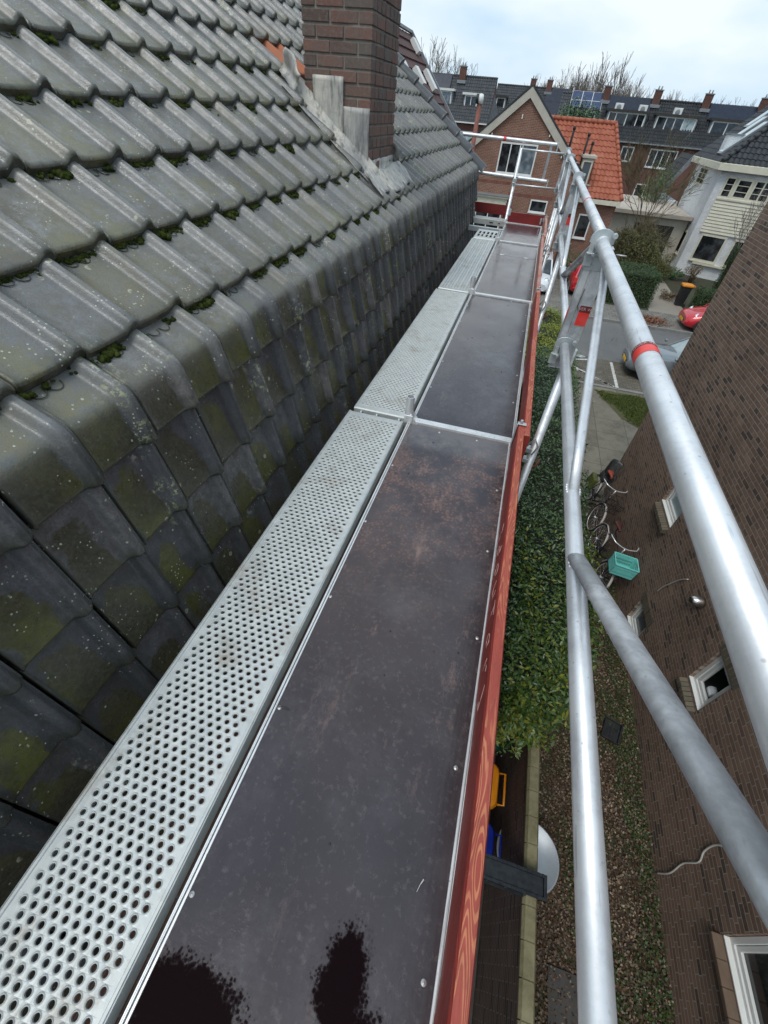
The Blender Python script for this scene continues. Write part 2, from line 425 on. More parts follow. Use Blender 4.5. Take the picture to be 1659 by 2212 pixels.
g = G('concrete_roof_tile'); a = g.attr(); P = g.xyz()
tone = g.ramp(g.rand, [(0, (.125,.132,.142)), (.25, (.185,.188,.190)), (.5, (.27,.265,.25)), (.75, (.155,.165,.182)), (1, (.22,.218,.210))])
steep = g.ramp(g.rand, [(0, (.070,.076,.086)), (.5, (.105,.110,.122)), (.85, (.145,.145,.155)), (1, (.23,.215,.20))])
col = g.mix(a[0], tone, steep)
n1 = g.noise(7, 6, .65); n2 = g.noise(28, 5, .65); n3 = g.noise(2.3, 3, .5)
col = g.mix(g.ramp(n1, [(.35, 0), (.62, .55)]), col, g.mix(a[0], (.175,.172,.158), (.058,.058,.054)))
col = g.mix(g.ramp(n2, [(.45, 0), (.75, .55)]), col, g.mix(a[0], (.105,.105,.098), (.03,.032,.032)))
# dirt and algae along the lower edge
grn = g.noise(150, 4, .8); col = g.mix(g.ramp(grn, [(.42, .0), (.62, .42)]), col, g.mix(a[0], (.10,.098,.09), (.028,.028,.026))); col = g.mix(g.ramp(g.noise(230, 3, .8), [(.58, 0), (.74, .40)]), col, g.mix(a[0], (.42,.41,.37), (.20,.20,.18)))
pat = g.math('MULTIPLY', g.ramp(g.noise(2.6, 3, .6), [(.60, 0), (.66, 1)]), g.ramp(g.noise(38, 5, .8), [(.54, 0), (.58, .8)])); col = g.mix(pat, col, g.mix(g.ramp(g.noise(6, 2), [(.45, 0), (.55, 1)]), (.50,.50,.42), (.44,.46,.24)))
sp_ = g.voro(24); col = g.mix(g.math('MULTIPLY', g.ramp(sp_, [(.05, 1), (.075, 0)]), g.ramp(g.noise(5, 3), [(.50, 0), (.56, .85)])), col, (.020,.026,.012))
edge = g.math('MULTIPLY', a[2], g.ramp(n2, [(.25, .4), (.6, 1)]))
col = g.mix(g.math('MULTIPLY', edge, .9), col, (.028,.034,.014))
# algae patches with a clear outline in the pan of the steep tiles
am = g.math('ADD', a[1], g.math('MULTIPLY', g.math('SUBTRACT', g.noise(9, 4, .6), .5), 1.1))
am = g.ramp(am, [(.42, 0), (.50, 1)])
green = g.mix(g.ramp(n3, [(.46, 0), (.60, 1)]), (.055,.053,.032), (.105,.115,.018)); green = g.mix(g.ramp(g.noise(18, 5, .7), [(.4, 0), (.65, .7)]), green, (.030,.034,.022))
green = g.mix(g.ramp(g.noise(90, 3), [(.4, 0), (.7, .5)]), green, (.13,.125,.085))
col = g.mix(g.math('MULTIPLY', am, g.math('MULTIPLY', a[0], .95)), col, green)
pan = g.math('MULTIPLY', g.ramp(a[1], [(.15, .10), (.7, 1)]), g.ramp(g.noise(13, 8, .85), [(.42, 0), (.54, 1)]))
col = g.mix(g.math('MULTIPLY', pan, g.math('SUBTRACT', 1.0, a[0])), col, g.mix(g.ramp(n3, [(.4, 0), (.6, 1)]), (.125,.112,.082), (.175,.165,.085)))
am2 = g.math('MULTIPLY', g.ramp(g.noise(3.1, 5, .7), [(.50, 0), (.64, .45)]), g.math('SUBTRACT', 1.0, a[0]))
col = g.mix(am2, col, (.17,.155,.10))
# lichen: pale and yellow rosettes of different size
for scl, th, cc, ms_ in ((30, .10, (.56,.57,.48), 0.0), (13, .11, (.46,.46,.32), .3), (70, .16, (.62,.62,.52), .1)):
    v = g.voro(scl); keep = g.ramp(g.noise(4.2+scl*.07, 4, .7), [(.55, 0), (.58, 1)])
    sp = g.ramp(v, [(0, 1 if not ms_ else .35), (th*.55, .55), (th, .9), (th*1.25, 0)])
    col = g.mix(g.math('MULTIPLY', sp, keep), col, cc)
nr = g.bump(g.noise(170, 4, .7), .55, .002); nr = g.bump(n1, .35, .008, nr); 
M['tile'] = g.out(col, g.ramp(n2, [(.3, .18), (.7, .46)]), 0, nr, .65)
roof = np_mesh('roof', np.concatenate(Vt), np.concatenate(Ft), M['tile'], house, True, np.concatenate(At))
for p_ in (): pass
M['tile_orange'] = simple('terracotta_tile', (.50,.17,.08), (.40,.15,.08), 9, .7, 0, .2)
if orange_V:
    oo = np_mesh('terracotta_tiles', np.concatenate(orange_V), np.concatenate(orange_F), M['tile_orange'], roof, True); oo['label'] = 'terracotta replacement tiles by chimney'
# the sheathing under the tiles and the body of the house
M['dark_wood'] = simple('dark_timber', (.03,.025,.02), (.05,.045,.04), 6, .8)
M['brick_house'] = brick_mat('brown_wall_brick', (.17,.085,.06), (.25,.13,.09), (.30,.28,.24))
b = MB()
def rp_(s, off):
    p, n_ = rpath(np.array([s])); return (float(p[0,0]+n_[0,0]*off), float(p[0,1]+n_[0,1]*off))
poly = [rp_(-1.5, -.03), rp_(-.05, -.03), rp_(0, -.03), rp_(.05, -.03), rp_(4.6, -.03), (rp_(4.6, -.03)[0]-3.2, rp_(-1.5, 0)[1]), (-6.0, rp_(-1.5, -.03)[1])]
poly = [(x, z) for x, z in poly]
b.prism(poly, 'Y', hy0, Y_END-.01)
b.build('roof_underlay', M['dark_wood'], house)
b = MB(); b.box((-6.4, hy0-.1, GZ), (-.95, Y_END-.16, -.84)); b.build('wall', M['brick_house'], house)
# verge: half-round caps climbing the far edge + dark end face
M['cap'] = simple('verge_tile', (.060,.066,.072), (.10,.108,.112), 9, .42, 0, .3, 60, .003)
b = MB(); prevs = None
for k in range(15):
    s_a, s_b = -.08+k*.31, -.08+k*.31+.345
    pa, pb = rp_(s_a, .098), rp_(s_b, .070)
    if k == 0: pa = (rp_(0, .08)[0]+.07, rp_(0, .08)[1]-.045)
    ra, rb = .092, .074
    rows_ = []
    for (q, r_) in ((pa, ra), ((pa[0]*.93+pb[0]*.07, pa[1]*.93+pb[1]*.07), ra*1.0), (pb, rb)):
        ring = []
        for j in range(11):
            t = PI*(-.06+1.12*j/10); ny, nn = math.cos(t)*r_, math.sin(t)*r_
            nx, nz_ = math.sin(A_UP), math.cos(A_UP)
            ring.append((q[0]+nx*nn-nx*.02, Y_END+.045-ny, q[1]+nz_*nn-nz_*.02))
        rows_.append(ring)
    b.grid(rows_)
    c0 = len(b.v)-33
    b.f.append(tuple(c0+i for i in range(11))); b.m.append(0); b.sm.append(False)
b.build('verge_caps', M['cap'], roof)
b = MB()
b.prism([rp_(-1.2, .035), rp_(-.05, .05), rp_(0, .07), rp_(.05, .08), rp_(4.55, .08), (rp_(4.55, 0)[0], rp_(4.55, 0)[1]-.16), (rp_(0, 0)[0]-.16, rp_(0, 0)[1]-.14), (rp_(-1.2, 0)[0]-.14, rp_(-1.2, 0)[1])], 'Y', Y_END+.004, Y_END+.03)
b.build('verge_board', M['dark_wood'], roof)

# moss cushions
def ico():
    t = (1+5**.5)/2
    v = [(-1,t,0),(1,t,0),(-1,-t,0),(1,-t,0),(0,-1,t),(0,1,t),(0,-1,-t),(0,1,-t),(t,0,-1),(t,0,1),(-t,0,-1),(-t,0,1)]
    v = [np.array(p)/np.linalg.norm(p) for p in v]
    f = [(0,11,5),(0,5,1),(0,1,7),(0,7,10),(0,10,11),(1,5,9),(5,11,4),(11,10,2),(10,7,6),(7,1,8),(3,9,4),(3,4,2),(3,2,6),(3,6,8),(3,8,9),(4,9,5),(2,4,11),(6,2,10),(8,6,7),(9,8,1)]
    cache = {}; F = []
    def mid(a, b_):
        k = (min(a,b_), max(a,b_))
        if k not in cache: q = v[a]+v[b_]; v.append(q/np.linalg.norm(q)); cache[k] = len(v)-1
        return cache[k]
    for a_, b_, c_ in f:
        x, y, z = mid(a_,b_), mid(b_,c_), mid(c_,a_); F += [(a_,x,z),(b_,y,x),(c_,z,y),(x,y,z)]
    return np.array(v), np.array(F)
IV, IF = ico()
def blobs(name, items, mat, parent=None, jit=.25, smooth=True, seed=1, **tags):
    r_ = np.random.RandomState(seed); Vs = []; Fs = []; b_ = 0
    for (x, y, z, rx, ry, rz_) in items:
        V = IV*(1+r_.uniform(-jit, jit, (len(IV), 1)))*np.array([rx, ry, rz_])+np.array([x, y, z]); Vs.append(V); Fs.append(IF+b_); b_ += len(V)
    return np_mesh(name, np.concatenate(Vs), np.concatenate(Fs), mat, parent, smooth, **tags)
g = G('moss'); M['moss'] = g.out(g.mix(g.ramp(g.noise(30, 4), [(.35, 0), (.65, 1)]), (.022,.034,.007), (.070,.085,.018)), .95, 0, g.bump(g.noise(400, 3), 1, .004), .1)
it = []
r2 = random.Random(5)
def moss_at(s, y, n, size, off=.012):
    for _ in range(n):
        ss_ = s+r2.gauss(0, size*.5); yy = y+r2.gauss(0, size*1.1); q = rp_(ss_, off+r2.uniform(0, size*.25)); r_ = size*r2.uniform(.32, .70)
        it.append((q[0], yy, q[1], r_, r_, r_*.9))
for k in range(6):
    s = .125+EXPO*k-.012
    for _ in range(46 if k < 4 else 26):
        y = r2.uniform(-.4, 4.2); moss_at(s, y, r2.randint(4, 12), r2.uniform(.008, .018), .017)
    for _ in range(4):
        c = r2.randint(4, 28); moss_at(s, hy0+c*TW+TW*r2.uniform(.1,.6), 22, .021, .016)
for k in range(4):
    y = -.4
    while y < 4.6:
        if noise.noise(Vector((y*1.6, k*7.1, 0))) > (-.02 if k < 2 else .16): moss_at(.125+EXPO*k-.008, y, 4, .0125, .014)
        y += .013
for _ in range(60):
    y = r2.uniform(-.4, 5.2); s = r2.choice([-.13, -.42, -.70]); moss_at(s, y, 4, .010, .02)
for _ in range(34):
    moss_at(r2.uniform(-.1, 1.5), r2.uniform(-.3, 4), 5, r2.uniform(.007, .015), .016)
blobs('moss', it, M['moss'], roof, kind='stuff')

# ------------------------------------------------------------------ chimney of single bricks
g = G('chimney_brick'); 
c_ = g.ramp(g.rand, [(0, (.11,.080,.068)), (.3, (.185,.100,.080)), (.6, (.23,.120,.095)), (.85, (.16,.105,.085)), (1, (.14,.115,.10))])
c_ = g.mix(g.ramp(g.noise(6, 6, .7), [(.40, 0), (.66, .7)]), c_, (.145,.125,.108))
c_ = g.mix(g.ramp(g.noise(40, 5, .7), [(.5, 0), (.8, .7)]), c_, (.26,.22,.19))
M['chbrick'] = g.out(c_, .85, 0, g.bump(g.noise(70, 5, .7), .6, .006), .25)
M['mortar'] = simple('old_mortar', (.15,.135,.115), (.29,.27,.23), 12, .95, 0, .6, 60, .006)
x0, x1, y0, y1 = CH
b = MB(); b.box((x0+.008, y0+.008, .5), (x1-.008, y1-.008, 3.2)); core = b.build('chimney', M['mortar'], roof)
b = MB(); z = .72; k = 0; bl = .208; bh_ = .072; off_ = .0
def cbrick(xa, xb, ya, yb, z):
    j = lambda: r2.gauss(0, .0016)
    M_ = Matrix.Translation(((xa+xb)/2+j(), (ya+yb)/2+j(), z+bh_/2-.004)) @ Matrix.Rotation(r2.gauss(0, .006), 4, 'Z')
    hx, hy_, hz = (xb-xa)/2, (yb-ya)/2, (bh_-.013)/2
    b.box((-hx, -hy_, -hz), (hx, hy_, hz), 0, M_)
jt = .011
while z < 3.15:
    grow = .0
    if k % 2 == 0:
        fx = [x0, x0+.21, x0+.21*2, x1]; fy = [y0+.10, y0+.31, y0+.52, y1]
    else:
        fx = [x0, x0+.105, x0+.315, x1]; fy = [y0+.21 if 0 else y0+.205, y0+.415, y0+.62, y1]
    for i in range(3):
        cbrick(fx[i]+jt/2 if i else fx[i], fx[i+1]-jt/2 if i < 2 else fx[i+1], y0, y0+.1, z)
        cbrick(fx[i]+jt/2 if i else fx[i], fx[i+1]-jt/2 if i < 2 else fx[i+1], y1-.1, y1, z)
    fy2 = [y0+.105]+fy[1:]
    st = y0+.105 if k % 2 else y0+.105
    ys = [st, st+.10, st+.205, st+.31, st+.415, y1-.105] if k % 2 else [st, st+.205, st+.41, y1-.105]
    for i in range(len(ys)-1):
        if ys[i+1]-ys[i] < .03: continue
        cbrick(x1-.1, x1+.0012, ys[i]+jt/2, ys[i+1]-jt/2, z)
        cbrick(x0-.0012, x0+.1, ys[i]+jt/2, ys[i+1]-jt/2, z)
    z += bh_; k += 1
b.build('bricks', M['chbrick'], roof, .004, 2)
# lead flashing
g = G('lead'); n = g.noise(5, 6, .65, sc3=(1,1,.25)); n2 = g.noise(22, 5, .7, sc3=(1,1,.2))
c_ = g.ramp(n, [(.3, (.20,.20,.20)), (.45, (.40,.39,.36)), (.60, (.58,.55,.47)), (.8, (.30,.30,.30))])
c_ = g.mix(g.ramp(n2, [(.5, 0), (.72, .85)]), c_, (.055,.06,.065))
c_ = g.mix(g.ramp(g.noise(9, 5), [(.6, 0), (.75, .6)]), c_, (.50,.52,.50))
M['lead'] = g.out(c_, .6, .05, g.bump(g.noise(14, 5, .7), .5, .012))
def sheet(b, f, nu, nv, amp=.006, seed=0):
    rows_ = []
    for i in range(nu+1):
        row = []
        for j in range(nv+1):
            p = Vector(f(i/nu, j/nv)); n_ = noise.noise_vector(p*9+Vector((seed, 0, 0)))*amp; row.append(p+n_)
        rows_.append(row)
    b.grid(rows_)
b = MB()
def front_sheet(xa, xb, zt):     # stepped sheet standing on the front face of the chimney
    zb = lambda x: float(K0[1]+(K0[0]-x)*math.tan(A_UP))+.03
    sheet(b, lambda u, v: (xa+(xb-xa)*u, y0-.006-.004*u, zb(xa+(xb-xa)*u)*(1-v)+zt*v), 8, 10, .003, 2)
    b.box((xa, y0-.003, zt-.012), (xb, y0+.004, zt+.001))
front_sheet(-1.80, -1.555, 1.47); front_sheet(-1.56, -1.345, 1.312)
# soaker gutter along the front foot
def soak(u, v):
    s = .33+u*.85; off = .045+.045*max(0, v-.55)*2-.018*math.sin(v*PI)
    q = rp_(s, off); return (q[0], y0-.21+.21*v, q[1]+(.03 if v > .95 else 0))
sheet(b, soak, 22, 8, .007, 5)
def crumple(u, v):
    q = rp_(1.12+u*.2, .05+.13*v); return (q[0], y0-.11+.10*u+.03*math.sin(v*5), q[1])
sheet(b, crumple, 8, 8, .030, 8)
# apron on the low side
def apron(u, v):
    # v 0 on the chimney, 1 on the tiles
    y = y0-.24+u*(y1-y0+.32)
    if v < .25: return (x1+.004, min(max(y, y0-.02), y1+.02), .92+.09*(1-v/.25))
    w_ = (v-.25)/.75; q = rp_(.385-.215*w_+.02*math.sin(u*9), .058+.004*math.sin(u*PI*5)*w_+.03*(1-w_)); return (q[0], y+.02*w_, q[1])
sheet(b, apron, 30, 10, .010, 3)
def side(u, v):
    s = .40+u*.75; q = rp_(s, .05+.12*v); return (q[0], y1+.05*(1-v)+.006, q[1])
sheet(b, side, 20, 4, .004, 9)
so_ = b.build('lead_flashing', M['lead'], roof)
md = so_.modifiers.new('thick', 'SOLIDIFY'); md.thickness = .004
# ================================================================== scaffold
def sk(y): return .005*(y-1)
BAYS = [(-.46, 2.165), (2.185, 4.79), (4.81, 7.475), (7.495, 9.09)]
DX0, DX1 = -.392, .212          # plywood deck, at Y = 1
PX0, PX1 = -.757, -.416         # steel plank
# film-faced plywood
def deck_mat(name, near):
    g = G(name); P = g.xyz()
    base = g.mix(g.ramp(g.noise(2.2, 4, .6), [(.35, 0), (.65, 1)]), (.036,.025,.027), (.052,.041,.045))
    dust = g.ramp(g.noise(3.6, 7, .72), [(.48, 0), (.74, .45)]); base = g.mix(dust, base, (.115,.105,.11))
    fine = g.ramp(g.noise(55, 4, .7), [(.55, 0), (.80, .5)]); base = g.mix(fine, base, (.17,.15,.15))
    n5 = g.noise(6, 7, .75)
    if near:
        ym = g.ramp(P[1], [(.0, 0), (1, 1)])
        yy = g.math('DIVIDE', P[1], 2.62)            # 0 near .. 1 far
        worn = g.math('MULTIPLY', g.ramp(yy, [(.45, 0), (.80, 1), (.955, 1), (.975, .2)]), g.ramp(n5, [(.44, 0), (.60, 1)]))
        worn = g.math('MULTIPLY', worn, g.ramp(g.voro(75, co=g.map(g.obj, (1,.8,1))), [(.15, 1), (.55, .25)]))
        base = g.mix(g.math('MULTIPLY', worn, .72), base, (.30,.165,.125))
        band = g.ramp(yy, [(.90, 0), (.93, .75), (1.0, .75)]); base = g.mix(g.math('MULTIPLY', band, g.ramp(n5, [(.3, .3), (.5, 1)])), base, (.15,.14,.14))
        scuff = g.math('MULTIPLY', g.ramp(g.noise(4.2, 7, .8, sc3=(1.6,.7,1)), [(.58, 0), (.70, 1)]), g.ramp(yy, [(.25, .35), (.5, 1)])); base = g.mix(g.math('MULTIPLY', scuff, .45), base, (.34,.22,.18))
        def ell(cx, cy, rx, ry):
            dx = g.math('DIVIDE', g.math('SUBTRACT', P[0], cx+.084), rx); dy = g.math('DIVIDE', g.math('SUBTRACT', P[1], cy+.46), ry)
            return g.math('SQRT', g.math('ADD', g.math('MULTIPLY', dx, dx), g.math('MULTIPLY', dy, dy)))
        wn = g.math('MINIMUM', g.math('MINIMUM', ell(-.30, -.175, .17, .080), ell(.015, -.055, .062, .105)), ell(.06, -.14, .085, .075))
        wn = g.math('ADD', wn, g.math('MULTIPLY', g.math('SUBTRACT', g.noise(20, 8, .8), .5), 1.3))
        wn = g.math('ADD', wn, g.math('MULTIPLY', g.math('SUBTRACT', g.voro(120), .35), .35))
        reflecting = g.ramp(g.math('MULTIPLY', wn, .5), [(.38, 1), (.44, .88), (.50, .22), (.56, 0)])
        base = g.mix(reflecting, base, (.006,.002,.003))  # dark reflection of the person behind the camera, painted into the film colour
    else:
        base = g.mix(g.ramp(g.noise(1.3, 5, .7), [(.50, 0), (.66, .7)]), base, (.12,.12,.13))
        base = g.mix(g.ramp(g.noise(2.6, 5, .8, sc3=(2,.5,1)), [(.60, 0), (.72, .6)]), base, (.17,.155,.14))
    # round pimples of the anti-slip film in a honeycomb
    v = g.voro(62, co=g.map(g.obj, (1, 1, 1)), rnd_=.25); drops = g.voro(150)
    nr = g.bump(g.ramp(v, [(.25, 1), (.62, 0)]), .055 if near else .03, .001)
    nr = g.bump(g.math('MULTIPLY', g.ramp(drops, [(.1, 1), (.4, 0)]), g.ramp(g.noise(3, 4), [(.50, 0), (.62, 1)])), .14, .001, nr)
    ro = g.ramp(g.noise(3.0, 6, .65), [(.35, .10), (.6, .20), (.75, .34)])
    if near: ro = g.mix(worn, ro, .6); ro = g.mix(reflecting, ro, .5)
    return g.out(base, ro, 0, nr, g.math('SUBTRACT', .55, g.math('MULTIPLY', reflecting, .52)) if near else .55)  # gloss also cut inside the painted reflection
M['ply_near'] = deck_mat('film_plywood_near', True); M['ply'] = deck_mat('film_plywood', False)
M['screw'] = simple('screw_head', (.62,.62,.60), (.45,.44,.42), 40, .4, .6)
labels = ['plywood platform nearest the camera, stained with reddish worn patches near its far end', 'clean damp plywood platform, second from the camera, with a few dark specks',
          'plywood platform with a hinged hatch line, third from the camera', 'short plywood platform against the red end boards']
for i, (ya, yb) in enumerate(BAYS):
    o_ = sk((ya+yb)/2); xa, xb = DX0+o_, DX1+.012+o_
    t = E('scaffold_deck', ((xa+xb)/2, ya, -.07), labels[i], 'scaffold deck', 'plywood scaffold platforms')
    b = MB(); 
    if i == 2:
        b.box((xa+.016, ya+.03, -.014), (xb-.016, 6.655, -.002)); b.box((xa+.016, 6.662, -.014), (xb-.016, yb-.01, -.002))
    else: b.box((xa+.016, ya+.03, -.014), (xb-.016, yb-.01, -.002))
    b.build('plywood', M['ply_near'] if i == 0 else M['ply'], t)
    b = MB()
    for xx, sg in ((xa, 1), (xb, -1)):
        # extruded edge: two narrow ridges with a groove
        b.box((xx, ya+.02, -.075), (xx+sg*.004, yb, .001))
        b.box((xx+sg*.004, ya+.02, -.004), (xx+sg*.0075, yb, .0015)); b.box((xx+sg*.0075, ya+.02, -.010), (xx+sg*.0105, yb, -.006)); b.box((xx+sg*.0105, ya+.02, -.004), (xx+sg*.0165, yb, .0005))
    b.build('edge_profile', M['edge'], t, .0008, 1)
    b = MB(); sy = ya+.455
    while sy < yb-.05:
        for xx in (xa+.025, xb-.040):
            b.lathe([(.0001, .0012), (.0018, .0010), (.002, .0002), (.0058, .0008), (.0064, -.0002), (.0066, -.002)], (xx+r2.gauss(0,.003), sy+r2.gauss(0,.006), 0), 14); b.cut()
        sy += .43 if i == 0 else .44
    for xx in (xa+.2, xa+.42): b.lathe([(.0001, .0012), (.0018, .0010), (.002, .0002), (.0058, .0008), (.0066, -.002)], (xx, yb-.05, 0), 14); b.cut()
    b.build_each('screw', M['screw'], t)
    if i == 2:
        b = MB()
        for xx in (xa+.15, xa+.47):
            b.box((xx-.03, 6.652, -.003), (xx+.03, 6.668, .0015)); b.tube((xx-.032, 6.66, .003), (xx+.032, 6.66, .003), .004, 8)
        b.build('hatch_hinge', M['edge'], t, .001, 1)
    # crossbar profile at the far end of the bay
    b = MB(); yy = yb+.01
    if i < 3:
        b.box((xa-.004, yy-.022, -.05), (xb+.035, yy+.024, .012)); b.box((xa+.0, yy-.010, .012), (xb+.03, yy+.012, .0145))
        b.build('end_profile', M['edge'], t, .003, 2)
    else:
        b.box((xa, yy-.02, -.05), (xb+.005, yy+.0, .008)); b.build('end_profile', M['edge'], t, .003, 2)
# specks and litter on the boards
b = MB()
for _ in range(46):
    bi = r2.choice([1, 1, 2, 2, 0]); ya, yb = BAYS[bi]; x = r2.uniform(DX0+.06, DX1-.04); y = r2.uniform(ya+.1, yb-.1); s = r2.uniform(.0015, .005)
    b.lathe([(.0001, s*.5), (s*.7, s*.35), (s, -.001)], (x, y, 0), 6)
tag(b.build('grit', simple('grit', (.02,.02,.02), (.08,.06,.04), 30, .8)), 'small dark grit and moss crumbs scattered on the plywood platforms', 'grit', kind='stuff')
b = MB(); b.path([(.135, .135, .002), (.140, .15, .004), (.146, .162, .006)], [.0004, .0007, .0020], 6)
tag(b.build('feather', M['white']), 'tiny white feather lying on the nearest platform by its right edge', 'feather')
b = MB(); b.path([(-.37, .425, .003), (-.355, .43, .006), (-.335, .428, .003)], [.001, .0014, .0008], 6)
tag(b.build('twig', M['dark_wood']), 'short dark twig on the nearest platform beside its left edge', 'twig')

# perforated steel planks: real holes with raised rims
def perf_plank(b, x0, x1, y0, y1, kind):
    zt = .0
    if kind == 'hole':
        nc = 10; a = .0284; m0 = (x1-x0-(nc+.5)*a)/2
        X0 = x0+m0; pitch = .0216; n = int((y1-y0-.10)/pitch); Y0 = y0+(y1-y0-n*pitch)/2
        K = 12; r_ = .0070; XE = X0+(nc+.5)*a
        for k in range(n):
            off = a/2 if k % 2 else 0; ya_ = Y0+pitch*k; yb_ = ya_+pitch
            for c in range(nc):
                cx, cy = X0+a*(c+.5)+off, ya_+pitch/2
                vs = []
                for q in range(K):
                    t = 2*PI*(q+.5)/K; cs, sn = math.cos(t), math.sin(t); mm = max(abs(cs)/(a/2), abs(sn)/(pitch/2))
                    vs.append((cx+math.copysign(a/2, cs), cy+math.copysign(pitch/2, sn), zt) if q % 3 == 1 else (cx+cs/mm, cy+sn/mm, zt))
                for rr, zz in ((.0105, zt+.0004), (.0086, zt+.0022), (r_, zt+.0010), (r_, zt-.006)):
                    for q in range(K):
                        t = 2*PI*(q+.5)/K; vs.append((cx+math.cos(t)*rr, cy+math.sin(t)*rr, zz))
                # corners of the cell
                fs = [(l*K+q, l*K+(q+1)%K, (l+1)*K+(q+1)%K, (l+1)*K+q) for l in range(4) for q in range(K)]
                b.add(vs, fs, 0, False)
                b.box((cx-a/2, ya_, zt-.0012), (cx-a/2+.0022, ya_+.0022, zt-.0001)) if 0 else None
            if off: b.quad((X0, ya_, zt), (X0+off, ya_, zt), (X0+off, yb_, zt), (X0, yb_, zt))
            else: b.quad((XE-a/2, ya_, zt), (XE, ya_, zt), (XE, yb_, zt), (XE-a/2, yb_, zt))
        for ye0, ye1 in ((y0+.012, Y0), (Y0+n*pitch, y1-.012)): b.quad((X0, ye0, zt), (XE, ye0, zt), (XE, ye1, zt), (X0, ye1, zt))
        lx, rx = X0, XE
    else:
        nr_ = 5; wv = (x1-x0-.03)/nr_; X0 = x0+.015; pitch = .026 if kind == 'slot' else .22; n = int((y1-y0-.08)/pitch); Y0 = y0+(y1-y0-n*pitch)/2
        for c in range(nr_):
            xa = X0+c*wv; rib = wv*.2
            b.box((xa, Y0, zt-.002), (xa+rib, Y0+n*pitch, zt+.004))
            xs, xe = xa+rib, xa+wv
            half = 2 if kind == 'slot' else 1
            for h_ in range(half):
                sa = xs+(xe-xs)*h_/half; sb = xs+(xe-xs)*(h_+1)/half
                for k in range(n):
                    yo = Y0+k*pitch+(pitch/2 if h_ else 0)-(pitch/4 if half == 2 else 0); m_ = .18
                    u0, u1 = sa+(sb-sa)*m_, sb-(sb-sa)*m_; v0, v1 = yo+pitch*(.22 if kind == 'slot' else .08), yo+pitch*(.68 if kind == 'slot' else .92)
                    sh = .004 if kind == 'slot' else 0
                    vs = [(sa,yo,zt),(sb,yo,zt),(sb,yo+pitch,zt),(sa,yo+pitch,zt),(u0,v0,zt+.001),(u1,v0+sh,zt+.001),(u1,v1+sh,zt+.001),(u0,v1,zt+.001),(u0,v0,zt-.006),(u1,v0+sh,zt-.006),(u1,v1+sh,zt-.006),(u0,v1,zt-.006)]
                    b.add(vs, [(0,1,5,4),(1,2,6,5),(2,3,7,6),(3,0,4,7),(4,5,9,8),(5,6,10,9),(6,7,11,10),(7,4,8,11)])
        b.quad((X0, y0+.012, zt), (x1-.015, y0+.012, zt), (x1-.015, Y0+.0, zt), (X0, Y0, zt)); b.quad((X0, Y0+n*pitch, zt), (x1-.015, Y0+n*pitch, zt), (x1-.015, y1-.012, zt), (X0, y1-.012, zt))
        lx, rx = X0, x1-.015
    # folded rims left and right: flat, groove, rounded edge, skirt
    for sx, e0, e1 in ((-1, lx, x0), (1, rx, x1)):
        prof_ = [(e0, 0), (e0+(e1-e0)*.35, 0), (e0+(e1-e0)*.45, .0035), (e0+(e1-e0)*.75, .0035), (e0+(e1-e0)*.80, -.001), (e0+(e1-e0)*.86, .003), (e0+(e1-e0)*.97, .002), (e1, -.004), (e1, -.055), (e1-sx*.02, -.062)]
        b.grid([[(x, y0+.012, zt+z) for x, z in prof_], [(x, y1-.012, zt+z) for x, z in prof_]], 0, False)
    # end plates
    for ye, sg in ((y0+.012, -1), (y1-.012, 1)):
        b.add([(x0, ye, zt+.001), (x1, ye, zt+.001), (x1, ye+sg*.006, zt-.006), (x0, ye+sg*.006, zt-.006), (x1, ye+sg*.006, zt-.06), (x0, ye+sg*.006, zt-.06)], [(0,1,2,3), (3,2,4,5)])
kinds = ['hole', 'hole', 'slot', 'oval']
pl_lab = ['galvanised steel plank with round holes running out of the frame at bottom left', 'galvanised steel plank with round holes, second from the camera, beside the tiles',
          'ribbed steel plank with fine slots, third from the camera', 'short ribbed steel plank with long slots near the far end of the walkway']
M['under'] = simple('plank_shadow_side', (.10,.11,.11), (.14,.15,.15), 8, .6, .5)
for i, (ya, yb) in enumerate(BAYS):
    o_ = sk((ya+yb)/2)
    if i == 3: yb = 8.22
    t = E('steel_plank', ((PX0+PX1)/2+o_, ya, -.06), pl_lab[i], 'scaffold plank', 'steel planks along the roof')
    b = MB(); perf_plank(b, PX0+o_, PX1+o_, ya, yb-.01, kinds[i]); b.build('tread', M['galv'], t)
    b = MB()
    for xx in (PX0+o_+.05, PX0+o_+.15, PX1+o_-.05):
        for ye, sg in ((ya+.006, -1), (yb-.016, 1)):
            b.path([(xx, ye, -.02), (xx, ye+sg*.012, -.016), (xx, ye+sg*.018, -.03)], .009, 8); b.cut()
    b.build_each('hook', M['galv_fit'], t)
# crosswise plank at the end, running behind the roof corner
t = E('steel_plank', (-.7, 8.95, -.03), 'slotted steel plank laid crosswise at the far end behind the roof corner', 'scaffold plank')
b = MB(); b2 = MB(); perf_plank(b2, 8.84, 9.08, -1.5, -.345, 'slot')
b2.v = [(y, 8.84+9.08-x, z+.045) for x, y, z in b2.v]; b2.f = [tuple(reversed(f)) for f in b2.f]; b2.build('tread', M['galv'], t)
b = MB(); b.box((-1.5, 8.835, -.03), (-.345, 8.84, .045)); b.box((-.62, 8.83, .0), (-.56, 8.836, .016), 1); b.box((-.47, 8.83, .004), (-.44, 8.836, .016), 1)
b.tube((-.35, 8.9, .02), (-.32, 8.9, .02), .012, 10); b.tube((-.35, 8.98, .02), (-.32, 8.98, .02), .012, 10); b.build('side_rail', [M['galv'], M['black']], t, .001, 1)
t = E('ledger_bracket', (-.55, 8.3, -.1), 'galvanised cross rail ahead of the short slotted plank', 'scaffold bracket')
b = MB(); b.box((-.90, 8.27, -.05), (-.34, 8.32, .02)); b.build('rail', M['galv_fit'], t, .003)
